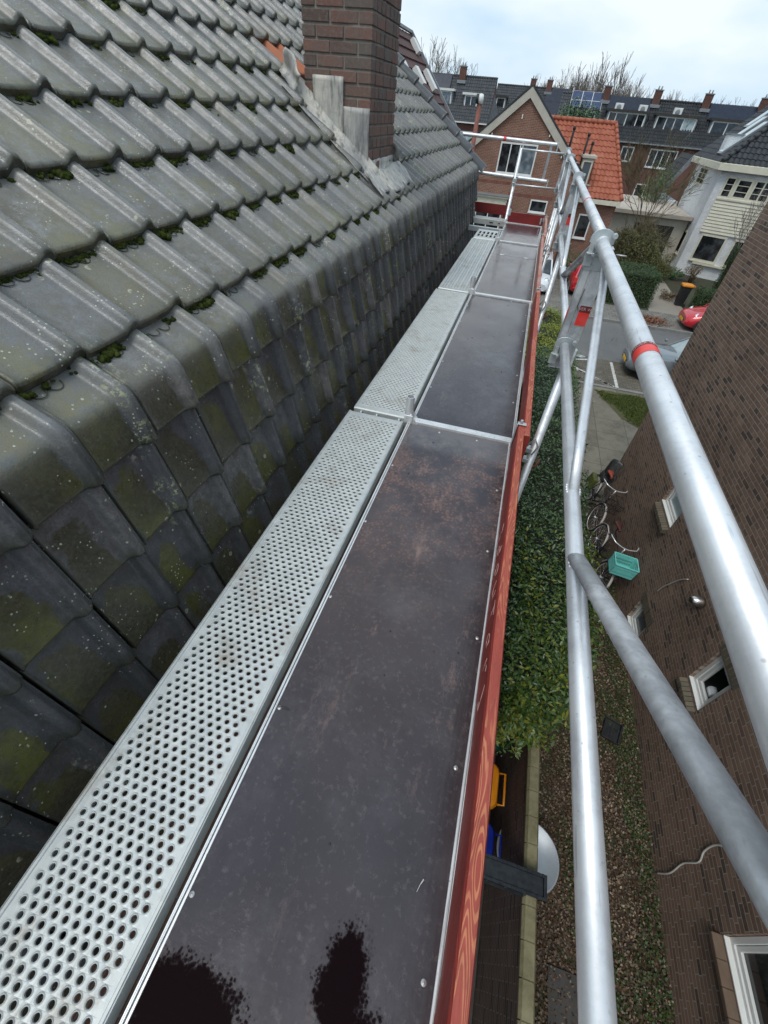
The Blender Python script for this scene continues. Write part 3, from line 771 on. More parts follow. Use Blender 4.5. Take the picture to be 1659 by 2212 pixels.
b = MB(); b.box((-.40, 7.75, -.09), (-.37, 8.32, .0)); b.build('arm', M['galv_fit'], t, .003)

# inner spigots standing up at the joints
for k, (yy, lab) in enumerate(((2.175, 'upright tube stub between the first and second steel planks'), (4.80, 'upright tube stub between the second and third steel planks'), (7.49, 'upright tube stub beside the short far steel plank'))):
    x = -.402+sk(yy)
    t = E('tube_stub', (x, yy, -.3), lab, 'tube stub', 'inner scaffold tube stubs')
    b = MB(); b.pipe((x, yy, -.9), (x, yy, .155 if k < 2 else .05), .024, .004, 24); b.build('tube', M['alu'], t)
    b = MB(); b.box((x-.02, yy-.035, .0), (x+.03, yy-.028, .05)); b.prism([(x+.015, -.02), (x+.075, -.02), (x+.02, .055), (x+.012, .055)], 'Y', yy-.028, yy-.022); b.cut(); b.prism([(x+.015, -.02), (x+.075, -.02), (x+.02, .055), (x+.012, .055)], 'Y', yy+.022, yy+.028)
    b.cut(); b.tube((x, yy-.026, -.02), (x, yy-.032, -.02), .007, 10); b.build_each('clip', M['edge'], t, .001, 1)

# ------------------------------------------------------------------ toe boards
g = G('red_stained_board'); P = g.xyz()
loops = g.noise(1, 1.5, .4, sc3=(26, 2.6, 12)); grain = g.math('SINE', g.math('MULTIPLY', loops, 125.0)); grain = g.math('MULTIPLY', g.math('ADD', grain, 1.0), .5)
nz_ = g.xyz(g.geo.outputs['Normal'])
topf = g.ramp(nz_[2], [(.5, 0), (.8, 1)])
worn = g.math('MULTIPLY', g.ramp(g.noise(1.8, 5, .7, sc3=(3, .7, 1)), [(.40, 0), (.54, 1)]), topf)
c_ = g.mix(g.ramp(g.noise(5, 4), [(.3, 0), (.7, 1)]), (.23,.030,.024), (.31,.048,.036))
c_ = g.mix(g.math('MULTIPLY', worn, g.ramp(grain, [(.50, .0), (.85, .65)])), c_, (.72,.34,.15))
c_ = g.mix(g.math('MULTIPLY', topf, .35), c_, (.50,.13,.085))
c_ = g.mix(g.ramp(g.noise(8, 6, .8), [(.62, 0), (.74, .6)]), c_, (.10,.03,.02))
c_ = g.mix(g.ramp(g.noise(70, 5, .8, sc3=(1,.15,1)), [(.5, 0), (.7, .55)]), c_, (.14,.04,.03)); c_ = g.mix(g.ramp(g.noise(24, 6, .85, sc3=(1,.5,1)), [(.60, 0), (.70, .55)]), c_, (.46,.27,.19))
M['redboard'] = g.out(c_, g.ramp(g.noise(6, 4), [(.3, .45), (.7, .7)]), 0, g.bump(grain, .35, .002), .3)
g = G('weathered_red_board')
c_ = g.mix(g.ramp(g.noise(9, 6, .75, sc3=(2,.5,2)), [(.35, 0), (.62, 1)]), (.42,.10,.07), (.46,.30,.24)); c_ = g.mix(g.ramp(g.noise(30, 5, .7), [(.6, 0), (.75, .7)]), c_, (.15,.07,.05))
M['redworn'] = g.out(c_, .6, 0, g.bump(g.noise(20, 5), .4, .004))
g = G('dark_red_end_board')
M['redend'] = g.out(g.mix(g.ramp(g.noise(4, 5), [(.35, 0), (.65, 1)]), (.17,.012,.012), (.24,.025,.02)), .3, 0, g.bump(g.noise(40), .1, .002))
tb = [(-.9, 2.13, 'redboard', 'red timber toe board with chalk writing, nearest the camera'), (2.02, 4.72, 'redboard', 'red timber toe board beside the second platform with rings of wood grain'),
      (4.62, 7.42, 'redworn', 'pale weathered red toe board beside the third platform'), (7.35, 9.06, 'redworn', 'short faded red toe board at the far right corner')]
for i, (ya, yb, mt, lab) in enumerate(tb):
    o_ = sk((ya+yb)/2)+(.018 if i % 2 else 0)+(.0 if i else 0)
    xb0, xb1 = .218+o_, .258+o_
    t = E('toe_board', (xb0, ya, 0), lab, 'toe board', 'red toe boards along the outer edge')
    b = MB(); n = 36; rows_ = []
    for k in range(n+1):
        y = ya+(yb-ya)*k/n; wv = noise.noise(Vector((y*1.7, i*3, 0)))*.0035; wz = noise.noise(Vector((y*2.3, i*3, 5)))*.003
        ch = .008
        rows_.append([(xb0+wv, y, -.005), (xb0+wv, y, .15-ch+wz), (xb0+ch*.6+wv, y, .152+wz), (xb1-ch*.6+wv, y, .153+wz), (xb1+wv, y, .15-ch+wz), (xb1+wv, y, -.005)])
    b.grid(rows_, 0, False, True)
    for rr in (rows_[0], rows_[-1]): b.add(rr, [tuple(range(6))])
    b.build('board', M[mt], t)
    if i == 0:     # chalk letters scratched on the inner face
        b = MB()
        def stroke(pts, y, w_=.0010):
            P_ = [(xb0-.0012-.0006*j, y-u*.075, .045+v*.085) for j, (u, v) in enumerate(pts)]
            P_ = [(xb0-.0022, p[1], p[2]) for p in P_]
            b.path(P_, w_, 6)
        cir = lambda cx, cy, rx, ry: [(cx+rx*math.cos(a_), cy+ry*math.sin(a_)) for a_ in [k*PI/5+.4 for k in range(11)]]
        yl = .54
        letters = [[[(.9,.9),(.2,.1)],[(.2,.1),(.6,.05)]], [[(.8,.7),(.55,.1)],[(.75,.5),(.4,.75),(.2,.7)]], [cir(.5,.4,.3,.28), [(.25,.7),(.2,.05)]], [[(.9,.95),(.1,.9)],[(.6,.95),(.4,.05)]],
                   [[(.9,.7),(.8,.2),(.5,.05),(.25,.25)],[(.25,.75),(.1,.0)]], [cir(.5,.4,.32,.33)], [cir(.55,.3,.28,.25), [(.25,1),(.2,.05)]], [[(.8,.8),(.3,.5),(.7,.3),(.2,.05)]]]
        for li, lt in enumerate(letters):
            for s_ in lt: stroke([(1-u, v) for u, v in s_], yl+.1+li*.105)
        b.build('chalk_writing', simple('chalk', (.66,.46,.43), (.36,.12,.10), 45, .9), t)
    # metal end cleat
    b = MB(); b.box((xb0-.006, yb-.05, .02), (xb0-.002, yb-.004, .165)); b.box((xb0-.006, yb-.03, .160), (xb1+.004, yb-.004, .165)); b.tube((xb0+.016, yb-.018, .16), (xb0+.016, yb-.018, .185), .008, 10)
    b.build('cleat', M['galv_fit'], t, .001, 1)
t = E('toe_board', (-.33, 9.12, 0), 'dark red end board closing off the plywood walkway', 'toe board', 'dark red end boards')
b = MB(); b.box((-.335, 9.105, .004), (.245, 9.125, .155)); b.build('board', M['redend'], t, .002); b = MB(); b.box((.205, 9.095, .03), (.23, 9.104, .12)); b.tube((.217, 9.09, .05), (.217, 9.1, .05), .008, 8); b.tube((.217, 9.09, .10), (.217, 9.1, .10), .008, 8); b.build('cleat', M['galv_fit'], t, .001)
t = E('toe_board', (-.7, 9.42, .03), 'dark red end board at the left behind the crosswise steel plank', 'toe board', 'dark red end boards')
b = MB(); b.box((-1.5, 9.40, .05), (-.335, 9.42, .20)); b.build('board', M['redend'], t, .002); b = MB(); b.box((-.365, 9.39, .07), (-.335, 9.399, .17)); b.build('cleat', M['galv_fit'], t, .001)

# ------------------------------------------------------------------ standards (uprights), guardrail frames
def text_obj(body, size, mat, parent, cyl=None, Mx=None, name='lettering'):
    cu_ = bpy.data.curves.new(name, 'FONT'); cu_.body = body; cu_.size = size; cu_.align_x = 'CENTER'; cu_.align_y = 'CENTER'; cu_.resolution_u = 3; cu_.offset = .0
    tmp = bpy.data.objects.new(name, cu_); COL.objects.link(tmp)
    dg = bpy.context.evaluated_depsgraph_get(); me = bpy.data.meshes.new_from_object(tmp.evaluated_get(dg))
    bpy.data.objects.remove(tmp); me.name = name
    Mi = MW[parent.name].inverted() if parent else Matrix.Identity(4)
    for v in me.vertices:
        p = Vector(v.co)
        if cyl: p = cyl(p)
        else: p = Mx @ p
        v.co = Mi @ p
    me.materials.clear(); me.materials.append(mat)
    o = bpy.data.objects.new(name, me); COL.objects.link(o)
    if parent: o.parent = parent; MW[o.name] = MW[parent.name]
    return o
g = G('red_tape'); M['tape'] = g.out(g.mix(g.ramp(g.noise(9, 4, .6, sc3=(1, 6, 1)), [(.4, 0), (.7, 1)]), (.80,.035,.025), (.78,.12,.10)), .45)
M['tape_dark'] = simple('tape_dark_band', (.09,.012,.012), (.20,.03,.03), 30, .5)
M['tape_txt'] = simple('tape_letters', (.72,.38,.36))
def hook_plate(b, x, y, z, s=1.0):
    """slotted half-round plate beside the rail, lying in the X-Z plane"""
    yy0, yy1 = y-.003, y+.003
    arc = [(x-.055*s+.075*s*math.cos(a_)*1.0, z+.020*s+.058*s*math.sin(a_)) for a_ in [PI*k/10 for k in range(11)]]
    b.prism(arc+[(x-.130*s, z-.005*s), (x+.02*s, z-.005*s)], 'Y', yy0, yy1)
    for xa, xb_ in ((-.120, -.088), (-.075, -.058), (-.045, .015)):
        b.prism([(x+xa*s, z-.06*s), (x+xb_*s, z-.06*s), (x+xb_*s, z-.005*s), (x+xa*s, z-.005*s)], 'Y', yy0, yy1)
    b.box((x-.125*s, y-.018, z-.07*s), (x+.02*s, y+.006, z-.06*s)); b.tube((x-.085*s, y-.02, z-.065*s), (x-.085*s, y-.035, z-.065*s), .012*s, 10)
    b.tube((x+.005, y-.01, z+.03), (x+.005, y-.03, z+.03), .010, 10)
posts = [(-.48, 'upright post just behind the camera'), (2.20, 'upright scaffold post beside the near end of the second platform, with a red tape patch'), (4.815, 'upright scaffold post at the third platform, second beyond the camera'),
         (7.50, 'upright scaffold post at the last short platform'), (9.14, 'corner scaffold post at the far right end of the walkway')]
for i, (yy, lab) in enumerate(posts):
    o_ = sk(yy); x = .352+o_
    if i == 0: continue
    t = E('scaffold_post', (x, yy, GZ), lab, 'scaffold post', 'outer scaffold posts')
    b = MB(); b.tube((x, yy, GZ+.05), (x, yy, .56), .0242, 20); b.lathe([(.075, 0), (.075, .008), (.03, .01), (.03, .12), (.02, .12)], (x, yy, GZ+.012), 20); b.build('tube', M['alu'], t)
    b = MB(); xb_ = x-.036
    # box upright: grooved profile 50 x 80
    zz0, zz1 = .47, .985
    pr = [(-.045, -.03), (-.018, -.03), (-.015, -.026), (-.010, -.026), (-.007, -.03), (.045, -.03), (.045, .03), (-.045, .03), (-.045, .010), (-.041, .006), (-.041, -.006), (-.045, -.010)]
    vs = [(xb_+px, yy+py, z_) for z_ in (zz0, zz1) for px, py in pr]; n = len(pr)
    b.add(vs, [tuple(range(n)), tuple(range(n, 2*n))[::-1]]+[(k, (k+1) % n, n+(k+1) % n, n+k) for k in range(n)])
    b.build('box_upright', M['alu_box'], t, .0015, 2)
    b = MB()
    for zc in (1.0, .575):
        hook_plate(b, x-.016, yy-.042, zc+.004, .62 if zc > .8 else .58)
        b.box((x-.095, yy-.040, zc-.085), (x-.06, yy-.034, zc-.035)); b.cut(); b.torus((x+.045, yy-.02, zc-.035), (0, .2, 1), .018, .004, 16, 6); b.cut()
    b.box((xb_-.047, yy-.033, .90), (xb_+.047, yy+.033, .975)); b.cut()
    # bracket arm towards the deck
    b.box((.215+o_, yy-.02, -.05), (x, yy+.02, -.022)); b.cut(); b.box((.215+o_, yy-.02, -.12), (x, yy+.02, -.095)); b.cut(); b.path([(x-.05, yy-.03, .0), (x-.02, yy-.035, .06), (x+.01, yy-.035, .01), (x-.01, yy-.035, -.05)], .005, 8); b.cut()
    b.path([(x+.022, yy-.03, -.08), (x+.04, yy-.045, -.06), (x+.035, yy-.05, -.10), (x+.02, yy-.04, -.13)], .006, 8, 1)
    b.build_each('fitting', [M['galv_fit'], simple('rusty_clip', (.25,.07,.05), (.16,.06,.04), 20, .6)] if i == 1 else [M['galv_fit'], bpy.data.materials['rusty_clip']], t, .001, 1)
    if i in (1, 2, 4):
        b = MB(); b.box((xb_-.002, yy-.0312, .678), (xb_+.0457, yy+.0, .735)); b.box((xb_-.0462, yy-.02, .69), (xb_-.03, yy+.01, .735)) if i == 1 else None
        tp = b.build('tape_patch', M['tape'], t)
        b = MB(); b.box((xb_-.0025, yy-.0317, .735), (xb_+.046, yy+.0, .762)); b.build('tape_band', M['tape_dark'], t)
        if i == 1: text_obj('VER W', .018, M['tape_txt'], t, Mx=Matrix.Translation((xb_+.021, yy-.0324, .749)) @ Matrix.Rotation(PI/2, 4, 'X') @ Matrix.Rotation(0, 4, 'Z'))
    if i == 1:
        b = MB(); b.path([(xb_-.012, yy-.031, .83), (xb_-.016, yy-.035, .76), (xb_-.008, yy-.033, .74)], .0014, 5); b.build('cable_tie', M['black'], t)
rl = ['nearest guardrail frame, its thick top tube with red tape ring leaving at the right edge', 'guardrail frame of the second bay with a faint red ring on its top tube', 'guardrail frame of the third bay', 'short guardrail frame of the last bay next to the corner']
rb = [(-.45, 2.15), (2.22, 4.79), (4.84, 7.47), (7.52, 9.10)]
for i, (ya, yb) in enumerate(rb):
    o_ = sk((ya+yb)/2); x = .312+o_; zt_, zm = 1.0, .582
    t = E('guardrail_frame', (x, ya, 0), rl[i], 'guardrail', 'aluminium guardrail frames')
    b = MB(); b.path([(x, ya, zt_), (x, yb-.10, zt_), (x, yb, zt_)], .0243, 32)
    # collar and end sleeve
    b.path([(x, yb-.012, zt_+.001), (x, yb+.015, zt_+.001)], .0275, 28); b.build('top_rail', M['alu'], t)
    b = MB(); b.path([(x, ya, zm), (x, yb, zm)], .0215, 28); b.build('mid_rail', M['alu'], t)
    ym = (ya+yb)/2
    for sg in (-1, 1):
        ye = ya+.10 if sg < 0 else yb-.25
        if i == 0 and sg < 0: ye = .02
        p0 = Vector((x, ym+sg*.115 if i < 3 else ym+sg*.06, zm+.012)); p1 = Vector((x, ye if not (i == 3) else ym+sg*.55, zt_-.015))
        if i == 0: p0.y = .90+sg*.13
        b = MB(); d = (p1-p0); n = 6; rows_ = []
        pts = [p0+d*k/n for k in range(n+1)]
        b.path(pts, [.0225 if sg < 0 else .0150]*(n+1), 20, 0, True, .66); b.build('brace', M['alu_box'] if sg < 0 else M['alu'], t)
        b = MB()      # fish-scale weld bead round the foot
        for k in range(22):
            a_ = 2*PI*k/22; b.lathe([(.0001, .0035), (.003, .0025), (.0045, -.001)], (0, 0, 0), 8, 0, Matrix.Translation((x+math.sin(a_)*.0185, p0.y+sg*.012+math.cos(a_)*.040, zm+.0115-abs(math.sin(a_))*.0)) )
        b.build('weld', M['alu'], t)
    if i in (0, 1):
        yt = .975 if i == 0 else 3.35
        b = MB(); b.path([(x, yt, zt_), (x, yt+.034, zt_)], .0251, 40, 0, False); b.build('tape_ring', M['tape'], t) 
        if i == 0:
            b = MB(); b.path([(x, yt+.034, zt_), (x, yt+.050, zt_)], .0250, 40, 0, False); b.build('tape_band', M['tape_dark'], t)
            cyl = lambda p: Vector((x+.0256*math.sin(p.x/.0256-.35), yt+.042+p.y, zt_+.0256*math.cos(p.x/.0256-.35)))
            text_obj('STEIGER VER W', .012, M['tape_txt'], t, cyl)
# end guardrail across the far end
t = E('end_guardrail', (-.36, 9.2, 0), 'double end guardrail across the far end of the walkway with a red tape ring', 'guardrail')
b = MB(); b.pipe((-1.35, 9.22, 1.078), (.15, 9.22, 1.062), .0255, .004, 24); b.build('top_rail', M['alu'], t)
b = MB(); b.pipe((-1.30, 9.22, .625), (.14, 9.22, .60), .0255, .004, 24); b.build('mid_rail', M['alu'], t)
b = MB(); b.tube((-.36, 9.14, .972), (.33, 9.14, .967), .013, 14); b.cut(); b.tube((-.36, 9.14, .522), (.32, 9.14, .527), .013, 14); b.build_each('inner_rail', M['alu'], t)
b = MB(); b.box((.055, 9.235, .60), (.095, 9.25, 1.06)); b.cut(); b.box((-1.37, 9.20, .95), (-1.33, 9.26, 1.09)); b.box((-1.36, 9.235, .62), (-1.33, 9.25, 1.0)); b.build_each('strut', M['alu_box'], t, .002)
b = MB(); b.prism([(.15, 1.09), (.185, 1.085), (.18, .98), (.165, .98), (.165, 1.05), (.15, 1.05)], 'Y', 9.21, 9.216); b.prism([(.14, .63), (.175, .625), (.17, .52), (.155, .52), (.155, .59), (.14, .59)], 'Y', 9.21, 9.216); b.build('hook', M['galv_fit'], t, .001)
b = MB(); b.tube((-.69, 9.22, 1.0707), (-.645, 9.22, 1.0703), .0265, 24); b.build('tape_ring', M['tape'], t)
t = E('scaffold_post', (-.36, 9.16, GZ), 'inner scaffold post in the middle of the far end, clamped to the end rails', 'scaffold post')
b = MB(); b.tube((-.36, 9.16, GZ+.05), (-.372, 9.16, .985), .0242, 20); b.build('tube', M['alu'], t)
b = MB(); b.box((-.40, 9.13, .56), (-.335, 9.25, .60)); b.tube((-.41, 9.15, .62), (-.33, 9.15, .62), .014, 10); b.tube((-.40, 9.12, .545), (-.36, 9.12, .545), .012, 10); b.box((-.34, 9.10, .10), (-.31, 9.13, .19)); b.build('clamp', M['galv_fit'], t, .002)
# lower scaffold members seen below the deck on the outside
t = E('scaffold_post', (.46, 8.6, GZ), 'lower outer scaffold post rising behind the far toe board', 'scaffold post')
b = MB(); b.tube((.455, 8.75, GZ+.05), (.40, 8.75, .5), .024, 18); b.build('tube', M['alu'], t); b = MB(); b.box((.40, 8.70, .40), (.46, 8.80, .47)); b.build('clamp', M['galv_fit'], t, .003)

# made-up lower level, added to darken the plank holes and the gap
t = E('added_lower_deck', (-.3, 3, -2.1), 'dark lower platform added so that the gap and the plank holes look dark', 'scaffold deck')
b = MB(); b.box((-.76, -1.5, -2.05), (.16, 9.0, -2.0)); b.build('added_boards', M['dark_wood'], t)
b = MB(); b.box((-.78, -1.5, -2.09), (-.76, 9.0, -1.99)); b.box((.16, -1.5, -2.09), (.18, 9.0, -1.99)); b.build('added_rails', M['zinc'], t)
# ================================================================== ground
def sheet_(name, x0, x1, y0, y1, z, mat, label=None, kind='structure', **k):
    b = MB(); b.quad((x0,y0,z),(x1,y0,z),(x1,y1,z),(x0,y1,z)); return b.build(name, mat, kind=kind, **k)
g = G('garden_soil'); n = g.noise(1.2, 7, .7); n2 = g.noise(35, 5, .7)
c_ = g.mix(g.ramp(n, [(.4, 0), (.6, 1)]), (.035,.026,.018), (.040,.052,.018)); c_ = g.mix(g.ramp(n2, [(.5, 0), (.75, .6)]), c_, (.10,.07,.045))
M['soil'] = g.out(c_, .9, 0, g.bump(n2, .8, .02))
sheet_('ground', -700, 700, -700, 1200, GZ-.06, M['soil'])
g = G('alley_ground'); v = g.voro(34, out=1); q_ = g.n('ShaderNodeRGBToBW'); g.l(v, q_.inputs[0]); n = g.noise(1.5, 6, .7)
c_ = g.ramp(q_.outputs[0], [(.1, (.028,.02,.014)), (.45, (.055,.035,.022)), (.65, (.09,.055,.035)), (.85, (.13,.11,.085))])
c_ = g.mix(g.ramp(n, [(.50, 0), (.60, .85)]), c_, (.028,.040,.012))
M['alley'] = g.out(c_, .85, 0, g.bump(g.voro(34), .9, .03))
sheet_('alley_ground', 1.58, 3.6, -4, 9.9, GZ-.03, M['alley'])
g = G('dark_paving'); M['darkpave'] = g.out(g.mix(g.ramp(g.noise(3, 6, .7), [(.4, 0), (.6, 1)]), (.03,.028,.026), (.055,.05,.045)), .7)
sheet_('yard_paving', -.95, 1.47, -4, 4.2, GZ-.02, M['darkpave'])
# asphalt road, kerbs, bay, pavements
g = G('asphalt'); n = g.noise(.5, 6, .65); 
c_ = g.mix(g.ramp(n, [(.35, 0), (.65, 1)]), (.105,.103,.10), (.135,.132,.126)); c_ = g.mix(g.ramp(g.noise(60, 4, .8), [(.55, 0), (.75, .6)]), c_, (.19,.185,.175)); c_ = g.mix(g.ramp(g.noise(1.6, 6, .75), [(.62, 0), (.68, .5)]), c_, (.20,.17,.13))
M['asphalt'] = g.out(c_, .75, 0, g.bump(g.noise(150, 3), .3, .004))
sheet_('road', -90, 90, 18.4, 23.2, GZ, M['asphalt'])
def pave_mat(name, c1, c2, mort, bw, bh, ms=.01, off=.5):
    g = G(name); P = g.xyz(); b = g.n('ShaderNodeTexBrick'); g.l(g.comb(P[0], P[1]), b.inputs[0]); b.offset = off
    b.inputs['Scale'].default_value = 1; b.inputs['Mortar Size'].default_value = ms; b.inputs['Brick Width'].default_value = bw; b.inputs['Row Height'].default_value = bh
    b.inputs[1].default_value = (0,0,0,1); b.inputs[2].default_value = (1,1,1,1); b.inputs[3].default_value = (0,0,0,1)
    c_ = g.mix(b.outputs[0], c1, c2); c_ = g.mix(g.ramp(g.noise(2, 7, .75), [(.45, 0), (.65, .6)]), c_, tuple(x*.5 for x in c1))
    c_ = g.mix(g.ramp(g.voro(45), [(.1, .35), (.3, 0)]), c_, (.36,.33,.26)); c_ = g.mix(b.outputs[1], c_, mort)
    return g.out(c_, .85, 0, g.bump(g.ramp(b.outputs[1], [(0, 1), (1, 0)]), .5, .006), .3)
M['slab'] = pave_mat('washed_concrete_slabs', (.145,.128,.098), (.20,.18,.14), (.09,.09,.06), .9, .9, .010, 0)
M['slab2'] = pave_mat('pavement_slabs', (.17,.16,.14), (.21,.20,.175), (.07,.065,.055), .3, .3, .008)
M['clinker'] = pave_mat('clinker_paving', (.11,.095,.075), (.165,.145,.115), (.06,.06,.04), .2, .1, .008)
sheet_('parking_bay', -3, 60, 15.95, 18.28, GZ-.004, M['clinker'])
sheet_('garden_path', 2.3, 9, 9.0, 15.8, GZ-.01, M['slab'])
sheet_('pavement', -90, 90, 23.33, 25.7, GZ+.09, M['slab2'])
b = MB(); b.box((-90, 23.2, GZ-.05), (90, 23.33, GZ+.11)); b.build('kerb', simple('kerb_stone', (.24,.23,.21), (.17,.165,.15), 3, .8), kind='structure', bevel=.015)
b = MB(); b.box((-90, 18.28, GZ-.05), (90, 18.4, GZ+.006)); b.build('gutter_strip', M['clinker'], kind='structure')
b = MB(); b.box((-4, 15.80, GZ-.05), (60, 15.95, GZ+.02)); b.build('kerb_edge', bpy.data.materials['kerb_stone'], kind='structure')
M['roadpaint'] = simple('road_paint', (.62,.61,.56), (.40,.39,.35), 14, .7)
b = MB()
def dash(x0, y0, x1, y1, w_=.11):
    n = max(1, int(math.hypot(x1-x0, y1-y0)/.21)); d = Vector((x1-x0, y1-y0, 0)); L_ = d.length; d.normalize(); p = Vector((-d.y, d.x, 0))*w_/2
    for k in range(n):
        a = Vector((x0, y0, GZ+.004))+d*(L_*k/n+.006); c = Vector((x0, y0, GZ+.004))+d*(L_*(k+1)/n-.006); b.quad(a-p, c-p, c+p, a+p)
z_ = GZ
dash(1.9, 18.33, 4.6, 18.33); dash(4.55, 18.25, 4.55, 15.95); dash(1.9, 15.87, 4.6, 15.87); dash(4.4, 16.0, 1.9, 18.2); dash(1.9, 16.0, 4.4, 18.2, .11) if 0 else dash(3.75, 16.5, 2.2, 17.7); dash(3.1, 17.9, 3.9, 18.2)
dash(4.45, 16.0, 3.2, 16.9)
b.build('road_markings', M['roadpaint'], kind='structure')
M['gravel'] = simple('gravel', (.20,.175,.14), (.34,.30,.25), 40, .9, 0, .9, 70, .02)
sheet_('gravel_path', 7.1, 9.0, 25.7, 33.5, GZ+.05, M['gravel'])
sheet_('driveway', -.6, 4.9, 25.7, 34, GZ+.04, M['slab2'])
sheet_('front_garden', 4.9, 7.1, 25.7, 34, GZ+.03, M['soil']); 
b = MB(); b.quad((9.0,25.7,GZ+.03),(16,25.7,GZ+.03),(16,36,GZ+.03),(9.0,36,GZ+.03)); b.build('flower_bed', M['soil'], kind='structure')

# ---- scattered leaves / blades as numpy quads
def leaf_mesh(name, P_, D_, size, mat, parent=None, aspect=.45, fold=.25, rs=None, **tags):
    """P_ (n,3) positions, D_ (n,3) outward directions"""
    rs = rs or np.random.RandomState(1); n = len(P_)
    D_ = D_/np.maximum(np.linalg.norm(D_, axis=1, keepdims=True), 1e-6)
    rnd_ = rs.normal(size=(n, 3)); ax = rnd_-(rnd_*D_).sum(1, keepdims=True)*D_; ax /= np.linalg.norm(ax, axis=1, keepdims=True)
    s_ = np.cross(D_, ax); L_ = (size*rs.uniform(.6, 1.3, n))[:, None]
    tip = ax*L_+D_*L_*rs.uniform(-.1, .5, (n, 1)); mid = tip*.5; wv = s_*L_*aspect*.5; up = D_*L_*fold*.3
    V = np.stack([P_, P_+mid+wv+up, P_+tip, P_+mid-wv+up], 1).reshape(-1, 3)
    i = np.arange(n)*4; F = np.concatenate([np.stack([i, i+1, i+2], 1), np.stack([i, i+2, i+3], 1)])
    return np_mesh(name, V, F, mat, parent, False, **tags)
def leafmat(name, cols, rough=.45, spec=.4, trans=0):
    g = G(name); c_ = g.ramp(g.rand, [(i/(len(cols)-1), c) for i, c in enumerate(cols)])
    n = g.noise(1.4, 3, .6); c_ = g.mix(g.ramp(n, [(.40, 0), (.62, .55)]), c_, cols[-1] if len(cols) > 3 else cols[1])
    return g.out(c_, rough, 0, None, spec)
def box_shell(rs, n, x0, x1, y0, y1, z0, z1, amp=.12, depth=.22, freq=1.3):
    """points near the surface of a lumpy box, with outward normals"""
    ax_ = [(x1-x0)*(y1-y0), (y1-y0)*(z1-z0), (y1-y0)*(z1-z0), (x1-x0)*(z1-z0), (x1-x0)*(z1-z0)]
    pr = np.array(ax_)/sum(ax_); f = rs.choice(5, n, p=pr); u = rs.rand(n); v = rs.rand(n); P_ = np.zeros((n, 3)); D_ = np.zeros((n, 3))
    X = x0+(x1-x0)*u; Y = y0+(y1-y0)*v; Z = z0+(z1-z0)*u
    m_ = f == 0; P_[m_] = np.stack([X, Y, Y*0+z1], 1)[m_]; D_[m_] = (0,0,1)
    m_ = f == 1; P_[m_] = np.stack([Y*0+x0, Y, Z], 1)[m_]; D_[m_] = (-1,0,.3)
    m_ = f == 2; P_[m_] = np.stack([Y*0+x1, Y, Z], 1)[m_]; D_[m_] = (1,0,.3)
    X2 = x0+(x1-x0)*v
    m_ = f == 3; P_[m_] = np.stack([X2, Y*0+y0, Z], 1)[m_]; D_[m_] = (0,-1,.3)
    m_ = f == 4; P_[m_] = np.stack([X2, Y*0+y1, Z], 1)[m_]; D_[m_] = (0,1,.3)
    nn = np.array([noise.noise(Vector(p)*freq)+.5*noise.noise(Vector(p)*freq*3.1) for p in P_])
    P_ = P_+D_*(nn[:, None]*amp)-D_*rs.rand(n, 1)**2*depth+rs.normal(0, .02, (n, 3))
    return P_, D_
def lump_core(x0, x1, y0, y1, z0, z1, amp, step=.18):
    """dark lumpy inner mass"""
    b = MB(); nx = max(3, int((x1-x0)/step)); ny = max(3, int((y1-y0)/step)); nz__ = max(2, int((z1-z0)/step))
    prof_ = [(x0, z0+(z1-z0)*k/nz__) for k in range(nz__)]+[(x0+(x1-x0)*k/nx, z1) for k in range(nx)]+[(x1, z1-(z1-z0)*k/nz__) for k in range(nz__+1)]
    rows_ = []
    for j in range(ny+1):
        y = y0+(y1-y0)*j/ny; row = []
        for (x, z) in prof_:
            p = Vector((x, y, z)); q = noise.noise(p*1.3)*amp; c_ = Vector(((x0+x1)/2, y, z0)); d = (p-c_).normalized(); row.append(p+d*q)
        rows_.append(row)
    b.grid(rows_); c0 = len(b.v)-len(b.v)
    n = len(prof_); b.f.append(tuple(range(n))); b.m.append(0); b.sm.append(False); b.f.append(tuple(ny*n+k for k in range(n))[::-1]); b.m.append(0); b.sm.append(False)
    return b
M['core'] = simple('inner_twigs', (.010,.014,.006), (.02,.022,.01), 12, .9)
M['privet'] = leafmat('privet_leaves', [(.024,.055,.018), (.042,.095,.027), (.065,.13,.038), (.12,.20,.075), (.036,.078,.026)], .35, .55)
M['privet_y'] = leafmat('yellowing_leaves', [(.04,.09,.018), (.10,.16,.026), (.035,.085,.016), (.26,.25,.03), (.05,.10,.02)], .4, .5)
M['yewy'] = leafmat('golden_conifer', [(.16,.20,.018), (.24,.28,.03), (.33,.35,.045), (.11,.15,.018)], .6, .3)
M['boxh'] = leafmat('clipped_hedge', [(.028,.055,.018), (.048,.085,.026), (.07,.11,.036), (.04,.065,.022)], .5, .35)
